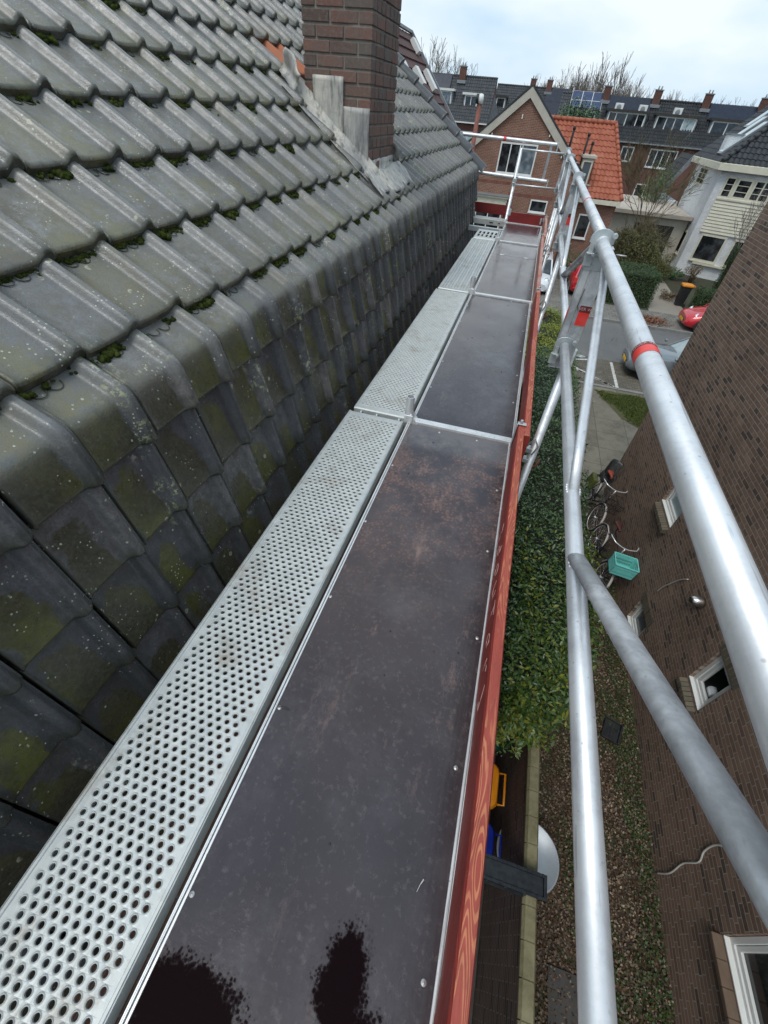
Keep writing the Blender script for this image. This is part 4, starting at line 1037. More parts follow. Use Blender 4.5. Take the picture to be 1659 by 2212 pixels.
# privet hedge beside the scaffold
rs = np.random.RandomState(11)
t = E('privet_hedge', (1.7, 6, GZ), 'long dark green leafy hedge between the scaffold and the bicycles, yellowing at its near end', 'hedge')
lump_core(1.0, 1.60, 2.5, 4.4, GZ+.6, -3.3, .12).build('branches', M['core'], t); lump_core(1.0, 1.86, 4.3, 12.0, GZ, -3.3, .14).build('branches', M['core'], t)
Pp, Dd = box_shell(rs, 76000, .95, 2.04, 2.35, 12.1, GZ+.4, -3.08, .20, .30)
k = Pp[:,0] < 1.55+(Pp[:,1]-1.9)*.40; Pp, Dd = Pp[k], Dd[k]
leaf_mesh('foliage', Pp, Dd+rs.normal(0, .5, Pp.shape), .052, M['privet'], t, rs=rs)
Pp, Dd = box_shell(rs, 9000, 1.05, 2.06, 2.1, 5.2, -4.0, -3.02, .2, .25)
k = (Pp[:,0] < 1.55+(Pp[:,1]-1.9)*.40) & (rs.rand(len(Pp)) < 1.5-(Pp[:,1]-2.1)*.45); Pp, Dd = Pp[k], Dd[k]
P2 = []
for _ in range(60):          # sprays hanging over the wall
    c = np.array([rs.uniform(1.15, 1.85), 0, rs.uniform(-3.6, -3.2)]); c[1] = 2.25+(c[0]-1.2)*1.3+rs.uniform(-.2, .3); d = np.array([rs.normal(0, .4), -1, rs.uniform(-.8, .1)]); d /= np.linalg.norm(d)
    L_ = rs.uniform(.12, .42); P2.append(c+d*L_*rs.rand(55, 1)+rs.normal(0, .022, (55, 3)))
P2 = np.concatenate(P2); Pn = np.concatenate([Pp, P2]); Dn = np.concatenate([Dd, np.tile([0, -.3, 1.0], (len(P2), 1))])
leaf_mesh('yellowing_foliage', Pn, Dn+rs.normal(0, .45, Pn.shape), .068, M['privet_y'], t, rs=rs)
t = E('conifer_hedge', (1.8, 14, GZ), 'yellow-green feathery hedge beyond the dark hedge, reaching to the street', 'hedge')
lump_core(1.0, 2.15, 11.9, 17.2, GZ, -3.75, .2).build('branches', M['core'], t)
Pp, Dd = box_shell(rs, 30000, .95, 2.3, 11.8, 17.4, GZ+.1, -3.65, .26, .25, 1.8)
leaf_mesh('foliage', Pp, Dd+rs.normal(0, .4, Pp.shape)+np.array([0,0,.8]), .075, M['yewy'], t, aspect=.3, rs=rs)
# grass patch and leaf litter
M['grass'] = leafmat('grass_blades', [(.06,.11,.018), (.10,.15,.025), (.14,.15,.04), (.07,.10,.022)], .6, .3)
def grass(name, poly_fn, n, x0, x1, y0, y1, h_=.05, **tags):
    x = rs.uniform(x0, x1, n); y = rs.uniform(y0, y1, n); k = poly_fn(x, y); x, y = x[k], y[k]
    Pg = np.stack([x, y, x*0+GZ-.01], 1); Dg = rs.normal(0, .35, Pg.shape)+np.array([0, 0, .2])
    o = leaf_mesh(name, Pg, rs.normal(0, 1, Pg.shape)*np.array([1,1,.2]), h_, M['grass'], None, aspect=.22, rs=rs, **tags); return o
grass('grass', lambda x, y: (y > 15.3-.9*np.clip((x-3.8)*1.9, 0, 2.4)+.15*np.sin(x*9)) & (y < 15.45+.1*np.sin(x*4)), 26000, 3.7, 7.0, 13.0, 15.6, .085, kind='stuff')
b = MB(); b.add([(3.8,15.35,GZ-.004),(4.45,13.75,GZ-.004),(4.9,13.3,GZ-.004),(7.5,13.1,GZ-.004),(7.5,15.6,GZ-.004),(4.0,15.6,GZ-.004)], [tuple(range(6))]); b.build('lawn', simple('lawn_soil', (.05,.06,.015), (.09,.085,.03), 9, .9, 0, .8, 40, .02), kind='structure')
M['litter'] = leafmat('fallen_leaves', [(.035,.020,.012), (.09,.045,.02), (.17,.10,.05), (.38,.31,.22), (.05,.028,.015)], .55, .4)
M['weed'] = leafmat('ground_ivy', [(.02,.045,.012), (.035,.07,.015), (.06,.09,.02), (.03,.05,.012)], .5, .4)
n = 30000; x = rs.uniform(1.6, 3.56, n); y = rs.uniform(-1.2, 6.5, n)
Pl = np.stack([x, y, GZ-.022+rs.rand(n)*.035], 1); leaf_mesh('fallen_leaves', Pl, np.tile([0,0,1.0], (n,1))+rs.normal(0,.45,(n,3)), .033, M['litter'], aspect=.7, rs=rs, kind='stuff')
n = 26000; x = rs.uniform(1.6, 3.56, n); y = rs.uniform(-1.2, 6.5, n); k = (np.abs(x-3.42+.1*np.sin(y*3)) < .16) | (np.sin(y*2.3+x*2)+np.sin(x*7+y*1.1)+rs.normal(0,.5,n) > .75)
leaf_mesh('ground_ivy', np.stack([x, y, GZ-.01+rs.rand(n)*.05], 1)[k], np.tile([0,0,1.0], (k.sum(),1))+rs.normal(0,.4,(k.sum(),3)), .030, M['weed'], aspect=.8, rs=rs, kind='stuff')
n = 900; a_ = rs.normal(0, 1, (n, 2)); leaf_mesh('leaf_pile', np.stack([6.85+a_[:,0]*.35, 24.1+a_[:,1]*.32, GZ+.10+rs.rand(n)*.03], 1), np.tile([0,0,1.0], (n,1))+rs.normal(0,.3,(n,3)), .10, leafmat('rusty_leaves', [(.10,.04,.02), (.20,.09,.05), (.15,.07,.04)], .7), aspect=.7, rs=rs, kind='stuff')
n = 500; leaf_mesh('scattered_leaves', np.stack([rs.uniform(2.6, 8, n), rs.uniform(13, 26, n), GZ+.015+rs.rand(n)*.02], 1)+np.array([0,0,.0]), np.tile([0,0,1.0], (n,1))+rs.normal(0,.2,(n,3)), .06, M['litter'], aspect=.7, rs=rs, kind='stuff')

# ================================================================== brick neighbour on the right
M['bw'] = brick_mat('neighbour_brick', (.155,.088,.064), (.270,.170,.122), (.36,.31,.25), .205, .0625, .0065, dark=(.055,.046,.044), squash=.62, sqf=3, var=.5, xz='y')
M['bw_low'] = brick_mat('plinth_brick', (.085,.055,.048), (.12,.08,.066), (.17,.155,.13), .205, .0625, .0065, dark=(.03,.026,.025), xz='y')
g_ = E('brick_house', (6, 3, GZ), 'dark brown brick house wall at the right with small white windows over the alley', 'house')
XW = 3.58
wins = [(3.235, 3.715, -3.925, -3.245), (6.22, 6.98, -3.50, -2.95), (4.96, 5.56, -5.23, -4.69), (-.6, 1.143, -4.345, -3.2)]
ys = sorted({-3.0, 9.66, *[w_[0] for w_ in wins], *[w_[1] for w_ in wins]}); zs = sorted({GZ-.05, 3.2, *[w_[2] for w_ in wins], *[w_[3] for w_ in wins]})
b = MB()
for i in range(len(ys)-1):
    for j in range(len(zs)-1):
        cy, cz = (ys[i]+ys[i+1])/2, (zs[j]+zs[j+1])/2
        if any(w_[0] < cy < w_[1] and w_[2] < cz < w_[3] for w_ in wins): continue
        b.quad((XW, ys[i+1], zs[j]), (XW, ys[i], zs[j]), (XW, ys[i], zs[j+1]), (XW, ys[i+1], zs[j+1]))
for (wa, wb, za, zb) in wins:      # reveals
    d_ = .12
    b.quad((XW, wa, za), (XW, wb, za), (XW+d_, wb, za), (XW+d_, wa, za)); b.quad((XW, wb, zb), (XW, wa, zb), (XW+d_, wa, zb), (XW+d_, wb, zb))
    b.quad((XW, wa, zb), (XW, wa, za), (XW+d_, wa, za), (XW+d_, wa, zb)); b.quad((XW, wb, za), (XW, wb, zb), (XW+d_, wb, zb), (XW+d_, wb, za))
b.quad((XW, 9.66, GZ-.05), (XW, 9.66, 3.2), (11.0, 9.66, 3.2), (11.0, 9.66, GZ-.05)); b.quad((XW, -3, GZ-.05), (11, -3, GZ-.05), (11, -3, 3.2), (XW, -3, 3.2)); b.quad((XW, -3, 3.2), (11, -3, 3.2), (11, 9.66, 3.2), (XW, 9.66, 3.2))
b.build('wall', M['bw'], g_)
def recess_window(i, wa, wb, za, zb, gl, sash=1):
    fr = MB(); x = XW+.045
    def rect(a, b_, c, d, w_, x0_, x1_):
        fr.box((x0_, a, c), (x1_, a+w_, d)); fr.box((x0_, b_-w_, c), (x1_, b_, d)); fr.box((x0_, a+w_, c), (x1_, b_-w_, c+w_)); fr.box((x0_, a+w_, d-w_), (x1_, b_-w_, d))
    rect(wa+.003, wb-.003, za+.003, zb-.003, .055, x, x+.07); rect(wa+.064, wb-.064, za+.064, zb-.064, .042, x+.018, x+.06)
    fr.box((x-.05, wa+.004, za-.0), (x+.02, wb-.004, za+.018))
    f = fr.build('window', M['white'], g_, .004, 2)
    p = MB(); p.quad((x+.045, wb-.1, za+.1), (x+.045, wa+.1, za+.1), (x+.045, wa+.1, zb-.1), (x+.045, wb-.1, zb-.1)); p.build('pane', gl, f)
    return f
for i, (wa, wb, za, zb) in enumerate(wins):
    f = recess_window(i, wa, wb, za, zb, [M['glass'], M['glass_pale'], M['glass_grey'], M['glass']][i])
    b = MB(); nb = max(6, int((wb-wa)/.062))
    for k in range(nb):         # rowlock sill
        a0 = wa+(wb-wa)*k/nb+.004; a1 = wa+(wb-wa)*(k+1)/nb-.004; j_ = r2.gauss(0, .002)
        if i == 3: continue
        b.add([(XW-.085+j_, a0, za-.075), (XW+.04, a0, za-.03), (XW+.04, a1, za-.03), (XW-.085+j_, a1, za-.075), (XW-.085+j_, a0, za-.155), (XW-.085+j_, a1, za-.155), (XW+.04, a0, za-.155), (XW+.04, a1, za-.155)], [(0,3,2,1), (0,4,5,3), (0,1,6,4), (3,5,7,2), (4,6,7,5)])
    if i == 3: 
        for k in range(9): b.box((XW-.10, wa+(wb-wa)*k/9+.0015, za-.06), (XW+.045, wa+(wb-wa)*(k+1)/9-.0015, za-.018))
    g = None
    if i == 0:
        g = G('sill_brick'); c_ = g.ramp(g.rand, [(0, (.10,.08,.055)), (.5, (.15,.12,.085)), (1, (.12,.10,.075))]); c_ = g.mix(g.ramp(g.noise(14, 6, .7), [(.45, 0), (.7, .6)]), c_, (.09,.10,.05)); c_ = g.mix(g.ramp(g.noise(50, 3), [(.72, 0), (.76, .9)]), c_, (.5,.5,.45)); M['sill'] = g.out(c_, .8, 0, g.bump(g.noise(60, 4), .6, .005))
        M['sill_tile'] = simple('sill_tile', (.12,.075,.05), (.16,.11,.075), 9, .6)
    b.build('sill', M['sill_tile'] if i == 3 else M['sill'], g_, .004, 1)
    b = MB()                    # soldier course head and quoin bricks at the far side
    if i != 3:
        nb = max(6, int((wb-wa+.1)/.062))
        for k in range(nb):
            a0 = wa-.05+(wb-wa+.1)*k/nb+.004; a1 = wa-.05+(wb-wa+.1)*(k+1)/nb-.005; b.box((XW-.003-abs(r2.gauss(0,.001)), a0, zb+.006), (XW+.05, a1, zb+.205))
        b.build('lintel', M['chlint'] if 'chlint' in M else M['sill'], g_, .003, 1)
b = MB(); b.lathe([(.0001, .0), (.028, 0), (.055, .02), (.055, .12), (.05, .125), (.0001, .125)], (0,0,0), 24, 0, Matrix.Translation((3.715, 3.52, -3.755)) @ Matrix.Rotation(PI/2, 4, 'X') @ Matrix.Rotation(0, 4, 'Z')); tag(b.build('paper_roll', simple('white_paper', (.80,.82,.82), None, 5, .9)), 'white paper roll standing on the sill inside the small dark window', 'paper roll')
# pane cut-through: the roll sits behind glass, so glass of that window is real
gg = G('clear_pane'); gg.b.inputs['Alpha'].default_value = .18; M['clear'] = gg.out((.05,.06,.06), .03)
for o in list(bpy.data.objects):
    if o.name.startswith('pane') and o.parent and o.parent.parent == g_ and abs(sum(v.co.y for v in o.data.vertices)/4+3-3.475) < .2: o.data.materials[0] = M['clear']
b = MB(); b.box((XW+.12, 2.9, -4.2), (XW+.9, 4.1, -4.19)); b.box((XW+.9, 2.9, -4.2), (XW+.92, 4.1, -2.9)); b.box((XW+.12, 2.88, -4.2), (XW+.9, 2.9, -2.9)); b.box((XW+.12, 4.1, -4.2), (XW+.9, 4.12, -2.9)); b.box((XW+.12, 2.9, -2.9), (XW+.9, 4.1, -2.89)); b.box((XW+.085, 3.3, -3.875), (XW+.3, 3.66, -3.86))
b.build('room_interior', simple('dark_room', (.012,.011,.010)), g_)
# fittings on the wall
t = E('wall_lamp', (XW, 4.48, -3.3), 'brushed steel wall lamp with dome shade on the brick wall', 'wall lamp')
b = MB(); b.lathe([(.0001, .17), (.03, .165), (.055, .14), (.072, .09), (.078, .03), (.078, .0), (.068, 0), (.06, .05), (.0001, .12)], (0,0,0), 28, 0, Matrix.Translation((XW-.012, 4.48, -3.27)) @ Matrix.Rotation(R(-90), 4, 'Y')); b.build('shade', simple('brushed_steel', (.62,.60,.57), (.45,.43,.40), 20, .3, 1.0), t)
b = MB(); b.lathe([(.0001,.012),(.06,.012),(.06,0)], (0,0,0), 20, 0, Matrix.Translation((XW, 4.48, -3.27)) @ Matrix.Rotation(R(-90), 4, 'Y')); b.build('bracket', M['black'], t, .003)
M['cable'] = simple('pale_cable', (.55,.53,.48), (.42,.40,.36), 20, .6)
b = MB(); b.smooth([(XW-.008, 5.366, -4.199), (XW-.015, 5.33, -4.05), (XW-.02, 5.27, -3.90), (XW-.012, 5.14, -3.60), (XW-.008, 5.016, -3.42)], .009, 8); tag(b.build('cable', M['cable']), 'short white cable end curving over the brick wall near the lamp', 'cable')
b = MB(); b.smooth([(XW-.01, 1.73, -5.42), (XW-.015, 1.70, -5.1), (XW-.012, 1.76, -4.8), (XW-.01, 1.74, -4.5), (XW-.014, 1.82, -4.35), (XW-.02, 1.84, -4.1), (XW-.01, 1.75, -3.8), (XW-.01, 1.73, -3.4), (XW-.01, 1.74, -2.6)], .010, 8); tag(b.build('cable', M['cable']), 'long pale cable running up the brick wall near the bottom window', 'cable')
b = MB(); b.path([(XW-.005, 4.53, -4.93), (XW-.05, 4.50, -4.92), (XW-.045, 4.44, -4.88), (XW-.02, 4.46, -4.86)], .009, 8); tag(b.build('wall_hook', M['white']), 'small white hook on the brick wall above the leaf-strewn alley', 'hook')
b = MB(); b.torus((XW-.10, 3.604, -4.60), (.3, .2, 1), .045, .012, 20, 8); b.tube((XW, 3.66, -4.62), (XW-.075, 3.63, -4.61), .012, 8); tag(b.build('hose_bracket', M['black']), 'black ring bracket on the wall below the small window', 'bracket')

# ================================================================== low wall, yard things
t = E('garden_wall', (1.52, 0, GZ), 'low dark brick garden wall with mossy yellowish capping under the scaffold', 'garden wall')
b = MB(); b.box((1.475, -3, GZ), (1.565, 3.0, -3.80)); b.build('wall', M['bw_low'], t)
g = G('mossy_capping'); c_ = g.mix(g.ramp(g.noise(5, 6, .7), [(.35, 0), (.65, 1)]), (.15,.135,.068), (.25,.225,.13)); c_ = g.mix(g.ramp(g.noise(16, 5, .7), [(.55, 0), (.75, .7)]), c_, (.10,.09,.05)); M['capm'] = g.out(c_, .8, 0, g.bump(g.noise(30, 5), .5, .008))
b = MB(); y = -3.0
while y < 3.0:
    b.prism([(1.455, -3.80), (1.585, -3.80), (1.585, -3.77), (1.565, -3.735), (1.475, -3.735), (1.455, -3.77)], 'Y', y+.003, y+.228); b.box((1.468, y+.228, -3.79), (1.572, y+.235, -3.742)); y += .232
b.build('capping', M['capm'], t, .010, 2)
def wheelie(x, y, body, lid, lab, w_=.48, dp=.55, h_=1.05, rz=0, group='wheeled bins behind the garden wall'):
    t = E('wheeled_bin', (x, y, GZ), lab, 'bin', group, rz)
    b = MB(); W0 = lambda pts: [tuple(MW[t.name] @ Vector(p)) for p in pts]
    def rr(hx, hy, z, r_=.05):
        out = []
        for cx, cy, a0 in ((hx-r_, hy-r_, 0), (-hx+r_, hy-r_, PI/2), (-hx+r_, -hy+r_, PI), (hx-r_, -hy+r_, 1.5*PI)):
            for k in range(4): a_ = a0+PI/2*k/3; out.append((cx+r_*math.cos(a_), cy+r_*math.sin(a_), z))
        return W0(out)
    b.grid([rr(w_*.38, dp*.34, .06), rr(w_*.45, dp*.43, h_*.85), rr(w_*.5, dp*.48, h_*.86), rr(w_*.5, dp*.48, h_*.90)], 0, False, True); b.add(rr(w_*.38, dp*.34, .06), [tuple(range(16))[::-1]]); b.build('body', body, t)
    b = MB(); b.grid([rr(w_*.52, dp*.52, h_*.90, .09), rr(w_*.52, dp*.52, h_*.94, .09), rr(w_*.49, dp*.49, h_*.975, .09), rr(w_*.3, dp*.3, h_, .09)], 0, False, True); b.add(rr(w_*.3, dp*.3, h_, .09), [tuple(range(16))]); b.build('lid', lid, t, .006)
    b = MB(); p = W0([(-w_*.35, dp*.52, h_*.9), (-w_*.35, dp*.66, h_*.93), (w_*.35, dp*.66, h_*.93), (w_*.35, dp*.52, h_*.9)]); b.path(p, .014, 8); b.build('handle', lid, t)
    for sx in (-1, 1):
        b = MB(); p = W0([(sx*w_*.42, dp*.36, .10), (sx*w_*.5, dp*.36, .10)]); b.tube(p[0], p[1], .10, 20); b.build('wheel', M['rubber'], t, .01)
    return t
pl = lambda n_, c_: simple(n_, c_, tuple(x*.7 for x in c_), 6, .35, 0, .05, 60)
M['p_grey'] = pl('dark_grey_plastic', (.03,.035,.035)); M['p_orange'] = pl('orange_plastic', (.75,.26,.01)); M['p_blue'] = pl('blue_plastic', (.012,.035,.36)); M['p_green'] = pl('green_plastic', (.014,.06,.03))
wheelie(1.03, 2.42, M['p_green'], M['p_green'], 'dark green wheeled bin nearest the hedge, behind the garden wall', rz=-PI/2)
wheelie(1.03, 1.78, M['p_orange'], M['p_orange'], 'orange-lidded wheeled bin between the green and the blue bins', rz=-PI/2)
wheelie(1.03, 1.15, M['p_blue'], M['p_blue'], 'blue wheeled bin beside the black steel rack', rz=-PI/2)
t = E('steel_rack', (1.3, .95, GZ), 'black slotted steel rack standing across the garden wall', 'rack')
b = MB()
xa, xb_, ya, zt_ = .95, 1.61, .93, -3.57
for yy in (ya, ya-.16):
    b.box((xa, yy-.012, zt_-.035), (xb_, yy+.012, zt_)); 
    for k in range(14): b.box((xa+.03+k*.045, yy-.0135, zt_-.006), (xa+.05+k*.045, yy+.0135, zt_+.004))
    b.box((xa, yy-.012, zt_-.22), (xb_-.05, yy+.012, zt_-.19))
b.box((xa, ya-.148, zt_-.03), (xb_-.03, ya-.012, zt_-.016)); b.box((xa, ya-.16, zt_-.02), (xa+.03, ya, zt_)); b.box((xb_-.03, ya-.172, zt_-.05), (xb_, ya+.012, zt_+.001)); b.build('top_frame', simple('black_steel', (.015,.017,.02), (.04,.045,.05), 20, .4, .5), t, .002, 1)
for k, (px_, py_) in enumerate(((xa+.02, ya), (xa+.02, ya-.16))):
    b = MB(); b.box((px_-.018, py_-.018, GZ), (px_+.018, py_+.018, zt_-.02)); b.build('leg', bpy.data.materials['black_steel'], t, .002, 1)
b = MB(); 
for xx in (1.1, 1.27, 1.44): b.tube((xx, ya-.17, zt_-.10), (xx, ya+.02, zt_-.10), .016, 8); b.lathe([(.0001,.02),(.02,.015),(.022,0)], (xx, ya-.08, zt_-.10), 10)
b.build('knobs', M['black'], t)
t = E('round_table', (1.78, 1.28, GZ), 'round grey metal tray table half hidden under the garden wall', 'table')
cx, cy, zt_ = 1.80, 1.31, -4.85
b = MB(); b.lathe([(.0001, .0), (.335, 0), (.345, .014), (.358, .016), (.364, .006), (.360, -.012), (.34, -.02), (.0001, -.02)], (cx, cy, zt_), 48); b.build('tabletop', simple('grey_tray', (.40,.44,.47), (.30,.34,.37), 4, .4, .3, .1, 6), t)
b = MB(); b.tube((cx, cy, GZ), (cx, cy, zt_-.02), .025, 12); b.lathe([(.22, 0), (.22, .012), (.03, .03)], (cx, cy, GZ), 24); b.build('leg', M['zinc'], t)
t = E('dustpan', (3.18, 3.38, GZ), 'black plastic dustpan-like tray lying in the leaves by the wall', 'tray')
b = MB(); Mt = Matrix.Translation((3.17, 3.37, GZ+.03)) @ Matrix.Rotation(R(-18), 4, 'Z')
for a_, c_ in (((-.13,-.17,0),(.13,.17,.008)), ((-.13,-.17,.008),(-.118,.17,.05)), ((.105,-.17,.008),(.13,.17,.075)), ((-.118,.158,.008),(.105,.17,.05)), ((-.118,-.17,.008),(.105,-.158,.05)), ((-.02,-.158,.008),(-.014,.158,.02))): b.box(a_, c_, 0, Mt)
b.build('tray', M['black'], t, .003)
b = MB(); b.box((2.24, .02, GZ-.02), (2.58, .52, GZ+.005)); tag(b.build('ground_cover', M['darkpave'], bevel=.004), 'dark square slab in the leaves at the bottom of the alley', 'slab')
# ---- bicycles
M['bk'] = simple('bike_black', (.02,.02,.022), (.045,.045,.045), 14, .35, .2); M['chrome'] = simple('chrome', (.80,.81,.82), None, 5, .25, .45); M['saddle'] = simple('brown_leather', (.10,.035,.03), (.07,.025,.02), 12, .45); M['redsad'] = simple('red_saddle', (.36,.07,.05), (.28,.06,.04), 12, .5)
M['tyre_pale'] = simple('pale_mudguard', (.50,.47,.43), (.40,.37,.34), 12, .5)
def bicycle(x, y, lean, lab, sadm, guard, yaw=0):
    t = E('bicycle', (x, y, GZ), lab, 'bicycle', 'bicycles leaning by the brick wall')
    # local: forward = -Y, built then leaned towards +X
    MW[t.name] = Matrix.Translation((x, y, GZ)); Ml = Matrix.Translation((x, y, GZ)) @ Matrix.Rotation(yaw, 4, 'Z') @ Matrix.Rotation(lean, 4, 'Y')
    T_ = lambda p: tuple(Ml @ Vector(p))
    A_ = lambda v: Ml.to_3x3() @ Vector(v)
    r_ = .33; fw, rw = (0, -.55, r_), (0, .55, r_)
    for c_, nm in ((fw, 'front_wheel'), (rw, 'rear_wheel')):
        b = MB(); b.torus(T_(c_), A_((1,0,0)), r_, .018, 48, 8); wv = b.build(nm, M['rubber'], t)
        b = MB(); b.torus(T_(c_), A_((1,0,0)), r_-.025, .008, 40, 6)
        b.tube(T_((c_[0]-.04, c_[1], c_[2])), T_((c_[0]+.04, c_[1], c_[2])), .02, 10)
        for k in range(18):
            a_ = 2*PI*k/18; b.tube(T_((.02*(1 if k % 2 else -1), c_[1], c_[2])), T_((0, c_[1]+math.cos(a_)*(r_-.03), c_[2]+math.sin(a_)*(r_-.03))), .0015, 4)
        b.build('rim', M['chrome'], wv)
        b = MB(); a0, a1 = (.05*PI, .9*PI)
        pts = [T_((0, c_[1]+math.cos(a_)*(r_+.035), c_[2]+math.sin(a_)*(r_+.035))) for a_ in [a0+(a1-a0)*k/16 for k in range(17)]]
        b.path(pts, .026, 8, 0, True, .45); b.build('mudguard', guard, t)
    b = MB(); bb = (0, .12, .29); st = (0, .30, .86); hd = (0, -.36, .88); hd0 = (0, -.39, .66)
    for p, q, rr_ in ((bb, st, .016), (bb, hd0, .019), (st, hd, .014), (bb, rw, .010), (st, rw, .009), (hd0, hd, .02)): b.tube(T_(p), T_(q), rr_, 10)
    b.tube(T_((0,.3,.86)), T_((0,.33,.97)), .012, 8); b.tube(T_(hd0), T_(fw), .013, 10); b.tube(T_((0,.1,.3)), T_((.03,.5,.33)), .03, 8); b.build('frame', M['bk'], t)
    b = MB(); s0 = Vector((0, .34, .98)); rows_ = []
    for k, (yy, wv, zz) in enumerate(((-.14, .018, 0), (-.08, .024, .006), (0, .05, .004), (.07, .085, .008), (.12, .08, .012), (.14, .03, .0))):
        rows_.append([T_((s0.x+wv*math.cos(a_), s0.y+yy, s0.z+zz+.022*math.sin(a_)-(.015 if math.sin(a_) < 0 else 0))) for a_ in [2*PI*q/10 for q in range(10)]])
    b.grid(rows_, 0, True, True); b.add(rows_[0], [tuple(range(10))]); b.add(rows_[-1], [tuple(range(10))]); b.build('saddle', sadm, t)
    b = MB(); b.tube(T_((0,-.36,.88)), T_((0,-.34,1.04)), .012, 8)
    b.path([T_(p) for p in ((-.30,-.10,1.07),(-.28,-.20,1.08),(-.22,-.30,1.07),(-.08,-.34,1.05),(0,-.34,1.04),(.08,-.34,1.05),(.22,-.30,1.07),(.28,-.20,1.08),(.30,-.10,1.07))], .011, 10); b.build('handlebar', M['chrome'], t)
    for sx in (-1, 1):
        b = MB(); b.tube(T_((sx*.30,-.13,1.07)), T_((sx*.305,.0,1.065)), .016, 10); b.build('grip', M['black'], t)
        b = MB(); b.box((-.04,-.045,-.01), (.04,.045,.01), 0, Ml @ Matrix.Translation((sx*.11, .12+sx*.12, .29+sx*.1))); b.tube(T_((sx*.04,.12,.29)), T_((sx*.06, .12+sx*.12, .29+sx*.1)), .008, 6); b.build('pedal', M['black'], t)
    b = MB(); z_ = .72
    for sx in (-.05, 0, .05): b.tube(T_((sx, .35, z_)), T_((sx, .80, z_)), .005, 6)
    b.tube(T_((-.05,.35,z_)), T_((.05,.35,z_)), .005, 6); b.tube(T_((-.05,.8,z_)), T_((.05,.8,z_)), .005, 6); b.tube(T_((.05,.7,z_)), T_((.03,.55,.33)), .005, 6); b.tube(T_((-.05,.7,z_)), T_((-.03,.55,.33)), .005, 6); b.build('rack', M['bk'], t)
    return t, Ml
bk1, Ml1 = bicycle(3.05, 6.82, R(14), 'bicycle with brown saddle carrying the turquoise crate', M['saddle'], M['tyre_pale'])
bk2, Ml2 = bicycle(3.06, 8.62, R(14), 'black bicycle with red saddle, child seat and front basket', M['redsad'], M['tyre_pale'])
b = MB(); T_ = lambda p: tuple(Ml1 @ Vector(p))
for sx in (-.16, 0, .16): b.tube(T_((sx, -.42, .74)), T_((sx, -.80, .74)), .007, 6)
b.tube(T_((-.16,-.8,.74)), T_((.16,-.8,.74)), .007, 6); b.tube(T_((.14,-.75,.74)), T_((.03,-.55,.33)), .006, 6); b.tube(T_((-.14,-.75,.74)), T_((-.03,-.55,.33)), .006, 6); b.build('front_carrier', M['bk'], bk1)
T_ = lambda p: tuple(Ml2 @ Vector(p))
b = MB()
for k in range(7):
    u = k/6; b.tube(T_((-.18+.36*u, -.42, .70)), T_((-.2+.4*u, -.40, .98)), .004, 5); b.tube(T_((-.18+.36*u, -.72, .70)), T_((-.2+.4*u, -.76, .98)), .004, 5)
    b.tube(T_((-.18, -.42-.3*u, .70)), T_((-.2, -.40-.36*u, .98)), .004, 5); b.tube(T_((.18, -.42-.3*u, .70)), T_((.2, -.40-.36*u, .98)), .004, 5); b.tube(T_((-.18+.36*u, -.42, .70)), T_((-.18+.36*u, -.72, .70)), .004, 5)
for zz, e in ((.98, .02), (.84, .01), (.70, 0)):
    b.path([T_(p) for p in ((-.18-e,-.42+e,zz),(.18+e,-.42+e,zz),(.18+e,-.72-2*e,zz),(-.18-e,-.72-2*e,zz),(-.18-e,-.42+e,zz))], .006, 6)
b.build('basket', M['bk'], bk2)
b = MB(); rows_ = []
for k in range(9):
    u = k/8; zz = .78+u*.46; d_ = .09*math.sin(u*2.2)
    rows_.append([T_((-.13-.01*u+.26*j/8+.0, .50+u*.10+.09*(1-((j-4)/4)**2)*(-.0)-.10*(abs(j-4)/4)**3*(1 if u > .1 else 1), zz)) for j in range(9)])
b.grid(rows_); b.box((-.13, .30, .77), (.13, .52, .80), 0, Ml2); b.box((-.14, .30, .80), (-.115, .50, .92), 0, Ml2); b.box((.115, .30, .80), (.14, .50, .92), 0, Ml2)
cs = b.build('child_seat', simple('grey_black_plastic', (.03,.035,.035), (.07,.075,.07), 16, .5), bk2); md = cs.modifiers.new('s', 'SOLIDIFY'); md.thickness = .02
b = MB(); b.box((-.15,.25,.0), (-.02,.60,.30), 0, Ml2 @ Matrix.Translation((-.06,.12,.36))); b.build('pannier', simple('olive_bag', (.10,.12,.02), (.05,.06,.02), 12, .8), bk2, .03)
